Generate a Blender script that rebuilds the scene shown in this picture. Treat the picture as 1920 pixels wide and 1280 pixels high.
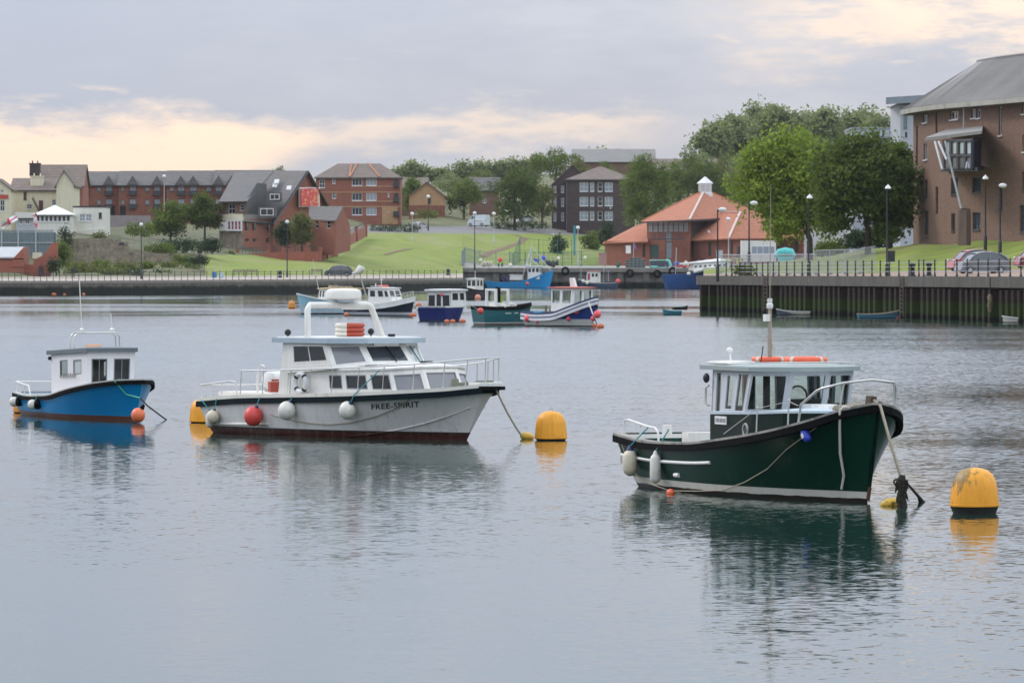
import bpy, math, random
import numpy as np
from math import sin, cos, tan, atan, atan2, radians, pi, sqrt, hypot
from mathutils import Vector, Matrix
random.seed(7)
for o in list(bpy.data.objects): bpy.data.objects.remove(o)
SC = bpy.context.scene
COL = SC.collection

# ------------------------------------------------------------------ camera
F, H, YH = 10000.0, 4.6, 492.0          # focal length in photo pixels, eye height in metres, row of the horizon
PITCH = atan((640 - YH) / F)
cd = bpy.data.cameras.new('camera'); cam = bpy.data.objects.new('camera', cd); COL.objects.link(cam)
cam.location = (0, 0, H); cam.rotation_euler = (pi / 2 - PITCH, 0, 0)
cd.sensor_width = 36; cd.lens = 36 * F / 1920; cd.clip_start = 1; cd.clip_end = 12000
cd.dof.use_dof = True; cd.dof.focus_distance = 118; cd.dof.aperture_fstop = 9
SC.camera = cam

# ------------------------------------------------------------------ sky, sun, exposure
SUN_EL, SUN_AZ = radians(38), radians(-58)        # azimuth from +Y (ahead) towards +X
world = bpy.data.worlds.new('World'); SC.world = world; world.use_nodes = True
nt = world.node_tree; nt.nodes.clear()
class NB:
    """small helper that writes node graphs"""
    def __init__(s, t): s.t = t
    def n(s, typ, **kw):
        nd = s.t.nodes.new(typ)
        for k, v in kw.items(): setattr(nd, k, v)
        return nd
    def put(s, sock, v):
        if isinstance(v, bpy.types.NodeSocket): s.t.links.new(v, sock)
        elif v is not None: sock.default_value = v
    def m(s, op, a, b=None, c=None, clamp=False):
        nd = s.n('ShaderNodeMath', operation=op, use_clamp=clamp)
        for i, v in enumerate((a, b, c)):
            if v is not None: s.put(nd.inputs[i], v)
        return nd.outputs[0]
    def mix(s, f, a, b, mode='MIX'):
        nd = s.n('ShaderNodeMix', data_type='RGBA', blend_type=mode)
        s.put(nd.inputs[0], f)
        for sock, v in ((nd.inputs[6], a), (nd.inputs[7], b)):
            s.put(sock, tuple(v) + (1,) if isinstance(v, (tuple, list)) and len(v) == 3 else v)
        return nd.outputs[2]
    def rng(s, v, a, b, c=0.0, d=1.0, smooth=True):
        nd = s.n('ShaderNodeMapRange', interpolation_type='SMOOTHSTEP' if smooth else 'LINEAR', clamp=True)
        for sock, x in zip(nd.inputs[:5], (v, a, b, c, d)): s.put(sock, x)
        return nd.outputs[0]
    def comb(s, x, y, z=0.0):
        nd = s.n('ShaderNodeCombineXYZ')
        for i, v in enumerate((x, y, z)): s.put(nd.inputs[i], v)
        return nd.outputs[0]
    def noise(s, vec, scale=1.0, detail=3.0, rough=0.5, dist=0.0):
        nd = s.n('ShaderNodeTexNoise'); s.put(nd.inputs['Vector'], vec); s.put(nd.inputs['Scale'], scale)
        nd.inputs['Detail'].default_value = detail; nd.inputs['Roughness'].default_value = rough; nd.inputs['Distortion'].default_value = dist
        return nd.outputs['Fac']
    def scale(s, vec, sc):
        nd = s.n('ShaderNodeMapping'); s.put(nd.inputs['Vector'], vec); nd.inputs['Scale'].default_value = sc
        return nd.outputs[0]
b = NB(nt)
tc = b.n('ShaderNodeTexCoord'); sx = b.n('ShaderNodeSeparateXYZ'); nt.links.new(tc.outputs['Generated'], sx.inputs[0])
X_, Y_, Z_ = sx.outputs
az = b.m('MULTIPLY', b.m('ARCTAN2', X_, Y_), 57.2958)          # degrees
el = b.m('MULTIPLY', b.m('ARCSINE', Z_), 57.2958)
warp = b.m('SUBTRACT', b.noise(b.comb(b.m('MULTIPLY', az, .55), b.m('MULTIPLY', el, 1.6)), 1.0, 5, .6), .5)
fine = b.m('SUBTRACT', b.noise(b.comb(b.m('MULTIPLY', az, 1.1), b.m('MULTIPLY', el, 4.5), 3.0), 1.0, 6, .62), .5)
grey_low, grey_hi, cream, haze_c = (.60, .60, .67), (.525, .585, .715), (1.34, 1.03, .76), (.88, .80, .75)
hi = b.rng(el, .6, 4.2)
base = b.mix(hi, grey_low, grey_hi); base = b.mix(b.rng(el, 4, 22), base, (.625, .735, .79))
patch = b.noise(b.comb(b.m('MULTIPLY', az, .22), b.m('MULTIPLY', el, .7), 9.0), 1.0, 5, .55)
base = b.mix(b.rng(patch, .42, .66), base, (.64, .655, .73)); base = b.mix(b.m('MULTIPLY', b.rng(fine, -.12, .16), .35), base, (.50, .53, .63))
base = b.mix(b.rng(b.m('ADD', az, b.m('MULTIPLY', warp, 4.0)), -5.5, .5, .75, 0), base, (.50, .545, .665))
# warm break low in the sky, thinning towards the right, and a second one high on the right
eln = b.m('ADD', el, b.m('ADD', b.m('MULTIPLY', warp, 1.25), b.m('MULTIPLY', fine, .45)))
azl = b.m('ADD', az, b.m('MULTIPLY', warp, 3.0))
low_edge = b.rng(azl, -4.2, -1.6, .3, 1.32)
bandA = b.m('MULTIPLY', b.rng(eln, b.m('SUBTRACT', low_edge, .25), b.m('ADD', low_edge, .3)), b.rng(eln, 1.30, 1.72, 1, 0))
bandA = b.m('MULTIPLY', bandA, b.rng(azl, .6, 2.0, 1, .12))
bandB = b.m('MULTIPLY', b.rng(eln, 1.9, 2.5), b.rng(eln, 2.9, 3.7, 1, 0))
bandB = b.m('MULTIPLY', bandB, b.m('MULTIPLY', b.rng(azl, 1.6, 4.4), b.rng(fine, -.16, .06, .35, 1)))
wisp = b.rng(b.noise(b.comb(b.m('MULTIPLY', az, .5), b.m('MULTIPLY', el, 2.6), 5.0), 1.0, 6, .6), .60, .74, 0, .45)
warm = b.m('MAXIMUM', b.m('MAXIMUM', b.m('MULTIPLY', bandA, .85), b.m('MULTIPLY', bandB, .72)), b.m('MULTIPLY', wisp, b.rng(el, 3, 12, 1, .3)))
col = b.mix(warm, base, cream)
col = b.mix(b.rng(el, .15, 1.25, .5, 0), col, haze_c)
lift = b.m('ADD', 1.0, b.m('MULTIPLY', b.m('MINIMUM', b.m('MAXIMUM', Z_, 0.0), .42), 4.9))      # overcast: brighter towards the zenith
vm = b.n('ShaderNodeVectorMath', operation='SCALE'); nt.links.new(col, vm.inputs[0]); nt.links.new(lift, vm.inputs[3])
bg = b.n('ShaderNodeBackground'); nt.links.new(vm.outputs[0], bg.inputs[0]); bg.inputs[1].default_value = .88
sky = b.n('ShaderNodeTexSky', sky_type='NISHITA'); sky.sun_disc = False; sky.sun_elevation = SUN_EL; sky.sun_rotation = SUN_AZ
bg2 = b.n('ShaderNodeBackground'); nt.links.new(sky.outputs[0], bg2.inputs[0]); bg2.inputs[1].default_value = .1
ms = b.n('ShaderNodeMixShader'); ms.inputs[0].default_value = .92
nt.links.new(bg2.outputs[0], ms.inputs[1]); nt.links.new(bg.outputs[0], ms.inputs[2])
wo = b.n('ShaderNodeOutputWorld'); nt.links.new(ms.outputs[0], wo.inputs[0])
ld = bpy.data.lights.new('sun', 'SUN'); ld.energy = 1.5; ld.angle = radians(11); ld.color = (1, .93, .82)
sun = bpy.data.objects.new('sun', ld); COL.objects.link(sun)
sd = Vector((sin(SUN_AZ) * cos(SUN_EL), cos(SUN_AZ) * cos(SUN_EL), sin(SUN_EL)))
sun.rotation_euler = sd.to_track_quat('Z', 'Y').to_euler(); sun.location = (-300, 300, 300)
vs = SC.view_settings; vs.view_transform = 'Standard'; vs.look = 'None'; vs.exposure = 0; vs.gamma = 1; vs.use_curve_mapping = False
SC.cycles.use_denoising = True
SC.cycles.max_bounces = 8; SC.cycles.transparent_max_bounces = 12; SC.cycles.volume_bounces = 0
SC.cycles.sample_clamp_indirect = 6

# ------------------------------------------------------------------ photo pixel -> point in the place
def ray(px, py):
    cx, cy = (px - 960) / F, (640 - py) / F
    return Vector((cx, cos(PITCH) + cy * sin(PITCH), -sin(PITCH) + cy * cos(PITCH)))
def P(px, py, D):
    d = ray(px, py); return Vector((0, 0, H)) + d * (D / d.y)
def W(px, py, z=0.0):
    d = ray(px, py); return Vector((0, 0, H)) + d * ((z - H) / d.z)
def Xd(px, D): return P(px, 492, D).x
def Zy(py, D): return P(960, py, D).z

# ------------------------------------------------------------------ meshes
def V(*a): return Vector(a)
class MB:
    def __init__(s): s.v = []; s.f = []; s.m = []
    def add(s, vs, fs, mi=0):
        k = len(s.v); s.v += [tuple(v) for v in vs]
        s.f += [tuple(i + k for i in f) for f in fs]; s.m += [mi] * len(fs); return s
    def hexa(s, lo, hi, mi=0):
        return s.add(list(lo) + list(hi), [(3, 2, 1, 0), (4, 5, 6, 7), (0, 1, 5, 4), (1, 2, 6, 5), (2, 3, 7, 6), (3, 0, 4, 7)], mi)
    def box(s, c, d, rz=0, mi=0):
        x, y, z = [q / 2 for q in d]; r = Matrix.Rotation(rz, 3, 'Z'); c = Vector(c)
        q = [c + r @ Vector((a * x, e * y, 0)) for a, e in ((-1, -1), (1, -1), (1, 1), (-1, 1))]
        return s.hexa([p - V(0, 0, z) for p in q], [p + V(0, 0, z) for p in q], mi)
    def bar(s, a, c, w, h=None, up=(0, 0, 1), mi=0):
        a, c = Vector(a), Vector(c); h = h or w; t = (c - a).normalized(); u = Vector(up)
        if abs(t.dot(u)) > .98: u = V(1, 0, 0)
        sd = t.cross(u).normalized(); u = sd.cross(t)
        q = [sd * i * w / 2 + u * j * h / 2 for i, j in ((-1, -1), (1, -1), (1, 1), (-1, 1))]
        return s.hexa([a + x for x in q], [c + x for x in q], mi)
    def tube(s, pts, r, seg=6, closed=False, mi=0):
        pts = [Vector(p) for p in pts]; n = len(pts); k = len(s.v)
        rs = r if isinstance(r, (list, tuple)) else [r] * n
        ref = None
        for i, p in enumerate(pts):
            a = pts[i - 1] if (i or closed) else p; c = pts[(i + 1) % n] if (i < n - 1 or closed) else p
            t = (c - a).normalized()
            if ref is None: ref = t.orthogonal().normalized()
            ref = (ref - t * ref.dot(t)); ref = ref.normalized() if ref.length > 1e-6 else t.orthogonal().normalized()
            bn = t.cross(ref)
            for j in range(seg):
                g = 2 * pi * j / seg
                s.v.append(tuple(p + (ref * cos(g) + bn * sin(g)) * rs[i]))
        for i in range(n if closed else n - 1):
            for j in range(seg):
                i2, j2 = (i + 1) % n, (j + 1) % seg
                s.f.append((k + i * seg + j, k + i * seg + j2, k + i2 * seg + j2, k + i2 * seg + j)); s.m.append(mi)
        if not closed:
            s.f.append(tuple(k + j for j in reversed(range(seg)))); s.f.append(tuple(k + (n - 1) * seg + j for j in range(seg))); s.m += [mi, mi]
        return s
    def lathe(s, prof, seg=16, c=(0, 0, 0), M=None, mi=0):
        c = Vector(c); k = len(s.v); n = len(prof)
        for r, z in prof:
            for j in range(seg):
                g = 2 * pi * j / seg; p = V(r * cos(g), r * sin(g), z)
                if M is not None: p = M @ p
                s.v.append(tuple(c + p))
        for i in range(n - 1):
            for j in range(seg):
                j2 = (j + 1) % seg
                s.f.append((k + i * seg + j, k + i * seg + j2, k + (i + 1) * seg + j2, k + (i + 1) * seg + j)); s.m.append(mi)
        s.f.append(tuple(k + j for j in reversed(range(seg)))); s.f.append(tuple(k + (n - 1) * seg + j for j in range(seg))); s.m += [mi, mi]
        return s
    def ball(s, c, r, sc=(1, 1, 1), seg=12, M=None, mi=0):
        n = max(6, seg // 2 + 1); c = Vector(c); k = len(s.v)
        S = Matrix.Diagonal(sc)
        if M is not None: S = M @ S
        for i in range(n + 1):
            t = pi * i / n
            for j in range(seg):
                g = 2 * pi * j / seg
                s.v.append(tuple(c + S @ V(sin(t) * cos(g) * r, sin(t) * sin(g) * r, -cos(t) * r)))
        for i in range(n):
            for j in range(seg):
                j2 = (j + 1) % seg
                s.f.append((k + i * seg + j, k + i * seg + j2, k + (i + 1) * seg + j2, k + (i + 1) * seg + j)); s.m.append(mi)
        return s
    def torus(s, c, R, r, M=None, n=20, seg=8, mi=0):
        c = Vector(c); M = M or Matrix.Identity(3)
        return s.tube([c + M @ V(R * cos(2 * pi * i / n), R * sin(2 * pi * i / n), 0) for i in range(n)], r, seg, True, mi)
    def prism(s, poly, vec, mi=0):
        poly = [Vector(p) for p in poly]; n = len(poly); vec = Vector(vec)
        return s.add(poly + [p + vec for p in poly], [tuple(reversed(range(n))), tuple(range(n, 2 * n))] + [(i, (i + 1) % n, (i + 1) % n + n, i + n) for i in range(n)], mi)
    def panel(s, c4, holes=(), inn=(0, 0, 0), mi=0, mi_in=None, du=None):
        """wall between four corners (p00,p10,p11,p01) with rectangular openings in uv and reveals of depth inn"""
        fn = bil(c4); inn = Vector(inn); mi_in = mi if mi_in is None else mi_in
        us = sorted({0.0, 1.0} | {h[i] for h in holes for i in (0, 2)}); vs = sorted({0.0, 1.0} | {h[i] for h in holes for i in (1, 3)})
        two = inn.length > 0
        for i in range(len(us) - 1):
            for j in range(len(vs) - 1):
                um, vm_ = (us[i] + us[i + 1]) / 2, (vs[j] + vs[j + 1]) / 2
                if any(h[0] < um < h[2] and h[1] < vm_ < h[3] for h in holes): continue
                q = [fn(us[i], vs[j]), fn(us[i + 1], vs[j]), fn(us[i + 1], vs[j + 1]), fn(us[i], vs[j + 1])]
                s.add(q, [(0, 1, 2, 3)], mi)
                if two: s.add([p + inn for p in q], [(3, 2, 1, 0)], mi_in)
        if two:
            for h in list(holes) + [(0, 0, 1, 1)]:
                q = [fn(h[0], h[1]), fn(h[2], h[1]), fn(h[2], h[3]), fn(h[0], h[3])]
                s.add(q + [p + inn for p in q], [(i, (i + 1) % 4, (i + 1) % 4 + 4, i + 4) for i in range(4)], mi)
        return s
    def build(s, name, mats, parent=None, smooth=0, loc=None, world=True, **props):
        me = bpy.data.meshes.new(name)
        off = V(0, 0, 0)
        if parent is not None and world: off = wloc(parent)
        if loc is not None: off = Vector(loc)
        me.from_pydata([(x - off.x, y - off.y, z - off.z) for x, y, z in s.v] if off.length else s.v, [], s.f)
        for m in (mats if isinstance(mats, (list, tuple)) else [mats]): me.materials.append(m)
        if len(me.materials) > 1: me.polygons.foreach_set('material_index', s.m)
        if smooth:
            me.polygons.foreach_set('use_smooth', [True] * len(me.polygons)); me.set_sharp_from_angle(angle=radians(smooth))
        me.update()
        o = bpy.data.objects.new(name, me); COL.objects.link(o)
        if parent is not None: o.parent = parent
        elif loc is not None: o.location = loc
        for k, v in props.items(): o[k] = v
        return o
def wloc(o):
    p = V(0, 0, 0)
    while o is not None: p += o.location; o = o.parent
    return p
def bil(c4):
    a, q, c, d = [Vector(p) for p in c4]
    return lambda u, v: (a * (1 - u) + q * u) * (1 - v) + (d * (1 - u) + c * u) * v
def thing(name, label, cat, loc=(0, 0, 0), rz=0, group=None):
    o = bpy.data.objects.new(name, None); COL.objects.link(o); o.location = loc; o.rotation_euler = (0, 0, rz); o.empty_display_size = .5
    return tag(o, label, cat, group)
def tag(o, label, cat, group=None):
    o['label'] = label; o['category'] = cat
    if group: o['group'] = group
    return o
def struct(o): o['kind'] = 'structure'; return o
def stuff(o): o['kind'] = 'stuff'; return o
def dup(o, parent=None, loc=None, rz=None, label=None):
    c = o.copy(); COL.objects.link(c)
    if parent is not None: c.parent = parent
    for ch in list(o.children): dup(ch, c)
    if loc is not None: c.location = loc
    if rz is not None: c.rotation_euler = (0, 0, rz)
    if label: c['label'] = label
    return c
def frame_bars(mb, fn, rect, n, fw, t, nx=1, ny=1, mi=0):
    u0, v0, u1, v1 = rect
    wu = (fn(u1, v0) - fn(u0, v0)).length / max(u1 - u0, 1e-6); wv = (fn(u0, v1) - fn(u0, v0)).length / max(v1 - v0, 1e-6)
    a, c = fw / wu, fw / wv
    R = [(u0, v0, u0 + a, v1), (u1 - a, v0, u1, v1), (u0 + a, v0, u1 - a, v0 + c), (u0 + a, v1 - c, u1 - a, v1)]
    for i in range(1, nx):
        u = u0 + (u1 - u0) * i / nx; R.append((u - a * .35, v0 + c, u + a * .35, v1 - c))
    for j in range(1, ny):
        v = v0 + (v1 - v0) * j / ny; R.append((u0 + a, v - c * .35, u1 - a, v + c * .35))
    for r in R:
        q = [fn(r[0], r[1]), fn(r[2], r[1]), fn(r[2], r[3]), fn(r[0], r[3])]
        mb.hexa([p - n * (t / 2) for p in q], [p + n * (t / 2) for p in q], mi)
def window(parent, fn, rect, n, fmat, gmat, fw=.06, nx=1, ny=1, inset=.1, t=.06, name='window', world=True, sill=None):
    n = Vector(n); sh = lambda u, v: fn(u, v) - n * inset
    mb = MB(); frame_bars(mb, sh, rect, n, fw, t, nx, ny)
    if sill:
        a, c = fn(rect[0], rect[1]), fn(rect[2], rect[1]); mb.bar(a + n * .05 - V(0, 0, .06), c + n * .05 - V(0, 0, .06), .16, .12)
    w = mb.build(name, fmat, parent, world=world)
    u0, v0, u1, v1 = rect; g = MB(); q = [sh(u0, v0), sh(u1, v0), sh(u1, v1), sh(u0, v1)]
    g.add(q, [(0, 1, 2, 3)]); g.build('pane', gmat, w, world=world)
    return w

# ------------------------------------------------------------------ materials
MATS = {}
def mat(name, rgb, rough=.6, var=.12, scale=2.0, metal=0.0, bump=0.0, bscale=20.0, spec=.5, streak=0.0, stain=None, stain_at=(.55, .7), coords='Object', coat=0.0, courses=0.0, patches=None):
    if name in MATS: return MATS[name]
    m = bpy.data.materials.new(name); m.use_nodes = True; t = m.node_tree; bb = NB(t); pr = t.nodes['Principled BSDF']
    c = bb.n('ShaderNodeTexCoord').outputs[coords]
    n1 = bb.noise(c, scale, 5, .6)
    k = bb.rng(n1, .25, .75, 1 - var, 1 + var, False)
    cc = bb.mix(1.0, rgb, bb.comb(k, k, k), 'MULTIPLY')
    if streak:
        s2 = bb.noise(bb.scale(c, (1, 1, .06)), scale * 5, 4, .6)
        k2 = bb.rng(s2, .42, .75, 1, 1 - streak); cc = bb.mix(1.0, cc, bb.comb(k2, k2, k2), 'MULTIPLY')
    if courses:       # rows of tiles or bricks, broken up so that no row runs true
        sz = bb.n('ShaderNodeSeparateXYZ'); t.links.new(c, sz.inputs[0]); wv = bb.m('SINE', bb.m('ADD', bb.m('MULTIPLY', sz.outputs[2], 6.2832 / courses), bb.m('MULTIPLY', bb.noise(c, .6, 2, .5), 2.5)))
        kk = bb.m('MULTIPLY', bb.rng(wv, -1, -.2, .80, 1.0), bb.rng(bb.noise(bb.scale(c, (1, 1, 4)), 2.2, 3, .6), .3, .7, .90, 1.08)); cc = bb.mix(1.0, cc, bb.comb(kk, kk, kk), 'MULTIPLY')
    if patches: cc = bb.mix(bb.rng(bb.noise(bb.scale(c, (1, .35, 1)), .055, 5, .62, .5), .46, .64, 0, .75), cc, patches)
    if stain:
        cc = bb.mix(bb.rng(bb.noise(c, scale * .7, 6, .65, .4), stain_at[0], stain_at[1], 0, .85), cc, stain)
    t.links.new(cc, pr.inputs['Base Color'])
    pr.inputs['Roughness'].default_value = rough; pr.inputs['Metallic'].default_value = metal; pr.inputs['Specular IOR Level'].default_value = spec
    pr.inputs['Coat Weight'].default_value = coat; pr.inputs['Coat Roughness'].default_value = .15
    if bump:
        bp = bb.n('ShaderNodeBump'); bp.inputs['Strength'].default_value = bump; bp.inputs['Distance'].default_value = .05
        t.links.new(bb.noise(c, bscale, 4, .6), bp.inputs['Height']); t.links.new(bp.outputs[0], pr.inputs['Normal'])
    MATS[name] = m; return m
def hull_mat(name, bands, rough=.35, grime=.35, grime_col=(.10, .09, .06), coat=.04, spec=.3):
    """paint in horizontal bands (z above the waterline, colour); weed and dirt thicken towards the water"""
    m = bpy.data.materials.new(name); m.use_nodes = True; t = m.node_tree; bb = NB(t); pr = t.nodes['Principled BSDF']
    c = bb.n('ShaderNodeTexCoord').outputs['Object']; sp = bb.n('ShaderNodeSeparateXYZ'); t.links.new(c, sp.inputs[0]); z = sp.outputs[2]
    wob = bb.m('MULTIPLY', bb.m('SUBTRACT', bb.noise(c, 3, 4, .6), .5), .05)
    zz = bb.m('ADD', z, wob); cc = bands[0][1]
    for zb, cl in bands[1:]:
        cc = bb.mix(bb.rng(z if zb > .12 else zz, zb - .006, zb + .006), cc, cl)
    st = bb.noise(bb.scale(c, (2.2, 2.2, .25)), 2.5, 6, .65)
    g = bb.m('MULTIPLY', bb.rng(st, .45, .8), bb.rng(z, .05, 1.1, 1.0, .25)); g = bb.m('MULTIPLY', g, grime)
    cc = bb.mix(g, cc, grime_col)
    rs = bb.noise(bb.scale(c, (5, 5, .22)), 1.6, 5, .7); cc = bb.mix(bb.m('MULTIPLY', bb.rng(rs, .60, .72), grime * 1.3), cc, (.17, .085, .035))
    sc_ = bb.noise(bb.scale(c, (1.2, 1.2, 5)), 2.0, 6, .7); cc = bb.mix(bb.rng(sc_, .62, .74, 0, grime * .5), cc, tuple(min(.4, x * 1.6 + .05) for x in bands[-1][1]))
    t.links.new(cc, pr.inputs['Base Color']); pr.inputs['Roughness'].default_value = rough
    pr.inputs['Coat Weight'].default_value = coat; pr.inputs['Coat Roughness'].default_value = .2; pr.inputs['Specular IOR Level'].default_value = spec
    bp = bb.n('ShaderNodeBump'); bp.inputs['Strength'].default_value = .12; bp.inputs['Distance'].default_value = .03
    t.links.new(bb.noise(c, 2.2, 3, .5), bp.inputs['Height']); t.links.new(bp.outputs[0], pr.inputs['Normal'])
    return m
def glass_mat(name, tint, clear, rough=.04):
    m = bpy.data.materials.new(name); m.use_nodes = True; t = m.node_tree; bb = NB(t); pr = t.nodes['Principled BSDF']
    pr.inputs['Base Color'].default_value = tuple(tint) + (1,); pr.inputs['Roughness'].default_value = rough
    if clear:
        tr = bb.n('ShaderNodeBsdfTransparent'); tr.inputs[0].default_value = (clear * .93, clear, clear * .96, 1)
        mx = bb.n('ShaderNodeMixShader'); fr = bb.n('ShaderNodeFresnel'); fr.inputs[0].default_value = 1.45
        gl = bb.n('ShaderNodeBsdfGlossy'); gl.inputs['Roughness'].default_value = rough
        t.links.new(fr.outputs[0], mx.inputs[0]); t.links.new(tr.outputs[0], mx.inputs[1]); t.links.new(gl.outputs[0], mx.inputs[2])
        t.links.new(mx.outputs[0], t.nodes['Material Output'].inputs[0])
    return m
white_paint = mat('white_paint', (.72, .71, .68), .45, .06, 1.5, streak=.12, stain=(.42, .36, .26), stain_at=(.66, .85))
cream_gel = mat('cream_gelcoat', (.74, .71, .65), .4, .06, 1.2, streak=.1)
black_rubber = mat('black_rubber', (.004, .004, .0045), .75, .3, 3, spec=.08)
dark_metal = mat('dark_metal', (.02, .021, .023), .5, .2, 3, spec=.3)
steel = mat('steel_tube', (.55, .54, .51), .35, .1, 5, metal=.6)
galv = mat('galvanised', (.42, .44, .45), .5, .12, 3, metal=.3)
teak = mat('varnished_wood', (.30, .17, .08), .5, .25, 4)
wood_grey = mat('weathered_wood', (.22, .18, .14), .8, .3, 6)
orange_p = mat('orange_plastic', (.75, .13, .05), .45, .12, 4, stain=(.45, .09, .04), stain_at=(.6, .8))
red_ball = mat('red_fender', (.62, .06, .05), .45, .12, 3, stain=(.4, .10, .08), stain_at=(.6, .8))
pink_ball = mat('pink_fender', (.80, .09, .11), .45, .1, 3)
white_ball = mat('white_fender', (.66, .63, .56), .5, .12, 3, stain=(.30, .25, .17), stain_at=(.55, .78))
cream_fend = mat('cream_fender', (.60, .53, .40), .55, .12, 4, stain=(.32, .26, .16), stain_at=(.55, .8))
navy_pl = mat('navy_plastic', (.02, .03, .10), .45, .15, 4)
blue_pl = mat('blue_plastic', (.03, .06, .45), .4, .15, 4)
rope_mat = mat('rope', (.36, .31, .23), .9, .25, 30)
rope_white = mat('pale_rope', (.55, .52, .45), .9, .2, 30)
rope_teal = mat('teal_rope', (.05, .30, .32), .85, .2, 30)
rope_green = mat('green_rope', (.06, .33, .22), .85, .2, 30)
weed = mat('weed', (.025, .022, .014), .95, .5, 12, bump=1, bscale=30)
deck_grey = mat('deck_paint', (.45, .46, .44), .7, .12, 2, stain=(.28, .25, .2))
deck_blue = mat('pale_blue_deck', (.42, .49, .54), .6, .1, 2)
roof_blue = mat('roof_edge_blue', (.36, .43, .48), .5, .08, 2)
slate_trim = mat('slate_trim', (.10, .125, .14), .5, .12, 2)
green_paint = mat('green_paint', (.001, .012, .007), .4, .2, 1.5, spec=.12)
inside_shade_brown = mat('wheelhouse_shade_brown', (.06, .045, .032), .7, .2, 3)  # dark brown puts interior shade into the colour of inside faces and console
glass_clear = glass_mat('clear_glass', (.02, .02, .02), .88)
glass_grey = glass_mat('mid_grey_glass', (.20, .205, .215), 0, .12)  # even grey tint for the cruiser's front panes
glass_dark = glass_mat('dark_glass', (.018, .021, .022), 0, .06)
glass_pale = glass_mat('pale_glass', (.42, .47, .46), 0, .15)
glass_house = glass_mat('house_glass', (.035, .042, .05), 0, .12)
glass_net = glass_mat('net_curtain_glass', (.26, .29, .32), 0, .2)
HAZE = True
# ------------------------------------------------------------------ water
K = F / 7000.0
def water_mat():
    m = bpy.data.materials.new('harbour_water'); m.use_nodes = True; t = m.node_tree; bb = NB(t); pr = t.nodes['Principled BSDF']
    c = bb.n('ShaderNodeTexCoord').outputs['Object']
    def slopes(sc, amp, det=2.0):
        nd = bb.n('ShaderNodeTexNoise'); t.links.new(bb.scale(c, sc), nd.inputs['Vector']); nd.inputs['Scale'].default_value = 1
        nd.inputs['Detail'].default_value = det; nd.inputs['Roughness'].default_value = .55
        s = bb.n('ShaderNodeVectorMath', operation='SUBTRACT'); t.links.new(nd.outputs['Color'], s.inputs[0]); s.inputs[1].default_value = (.5, .5, .5)
        q = bb.n('ShaderNodeVectorMath', operation='SCALE'); t.links.new(s.outputs[0], q.inputs[0]); bb.put(q.inputs[3], amp)
        return q.outputs[0]
    calm = bb.noise(bb.scale(c, (.012, .0075, 1)), 1, 4, .6, .6)
    band = bb.noise(bb.scale(c, (.006, .03, 1)), 1, 4, .6, .3)
    sy = bb.n('ShaderNodeSeparateXYZ'); t.links.new(c, sy.inputs[0])
    yw = bb.m('ADD', sy.outputs[1], bb.m('MULTIPLY', bb.m('SUBTRACT', calm, .5), 160.0))
    lane = bb.m('MULTIPLY', bb.rng(yw, 150, 240), bb.rng(yw, 340, 470, 1, 0))       # breeze lane across the river
    k = bb.m('MULTIPLY', bb.rng(calm, .38, .62, .36, 1.45), bb.rng(band, .36, .6, .45, 1.15)); k = bb.m('ADD', k, bb.m('MULTIPLY', lane, .9))
    a = slopes((2.0, 3.0, 1), bb.m('MULTIPLY', k, .045))
    d = slopes((5.5, 7.0, 1), bb.m('MULTIPLY', k, .105))
    e = slopes((.22, .30, 1), .012, 1.0)
    s1 = bb.n('ShaderNodeVectorMath', operation='ADD'); t.links.new(a, s1.inputs[0]); t.links.new(d, s1.inputs[1])
    s2 = bb.n('ShaderNodeVectorMath', operation='ADD'); t.links.new(s1.outputs[0], s2.inputs[0]); t.links.new(e, s2.inputs[1])
    mu = bb.n('ShaderNodeVectorMath', operation='MULTIPLY_ADD'); t.links.new(s2.outputs[0], mu.inputs[0]); mu.inputs[1].default_value = (1, 1, 0); mu.inputs[2].default_value = (0, 0, 1)
    # at a glancing angle the backs of ripples hide: the facets seen lean towards the eye, from wherever one looks
    gi = bb.n('ShaderNodeNewGeometry').outputs['Incoming']; iz = bb.n('ShaderNodeSeparateXYZ'); t.links.new(gi, iz.inputs[0])
    lean = bb.m('MULTIPLY', bb.m('MULTIPLY', k, .021), bb.rng(iz.outputs[2], .012, .046, 1, .34))
    lv = bb.n('ShaderNodeVectorMath', operation='SCALE'); t.links.new(gi, lv.inputs[0]); t.links.new(lean, lv.inputs[3])
    ad = bb.n('ShaderNodeVectorMath', operation='ADD'); t.links.new(lv.outputs[0], ad.inputs[1])
    nm = bb.n('ShaderNodeVectorMath', operation='NORMALIZE'); t.links.new(mu.outputs[0], ad.inputs[0]); t.links.new(ad.outputs[0], nm.inputs[0])
    t.links.new(nm.outputs[0], pr.inputs['Normal'])
    pr.inputs['Base Color'].default_value = (.012, .036, .028, 1); pr.inputs['Roughness'].default_value = .05; pr.inputs['IOR'].default_value = 1.34
    return m
wm = MB(); wm.add([(-4000, -60, 0), (4000, -60, 0), (4000, 9000, 0), (-4000, 9000, 0)], [(0, 1, 2, 3)])
struct(wm.build('water', water_mat()))

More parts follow.
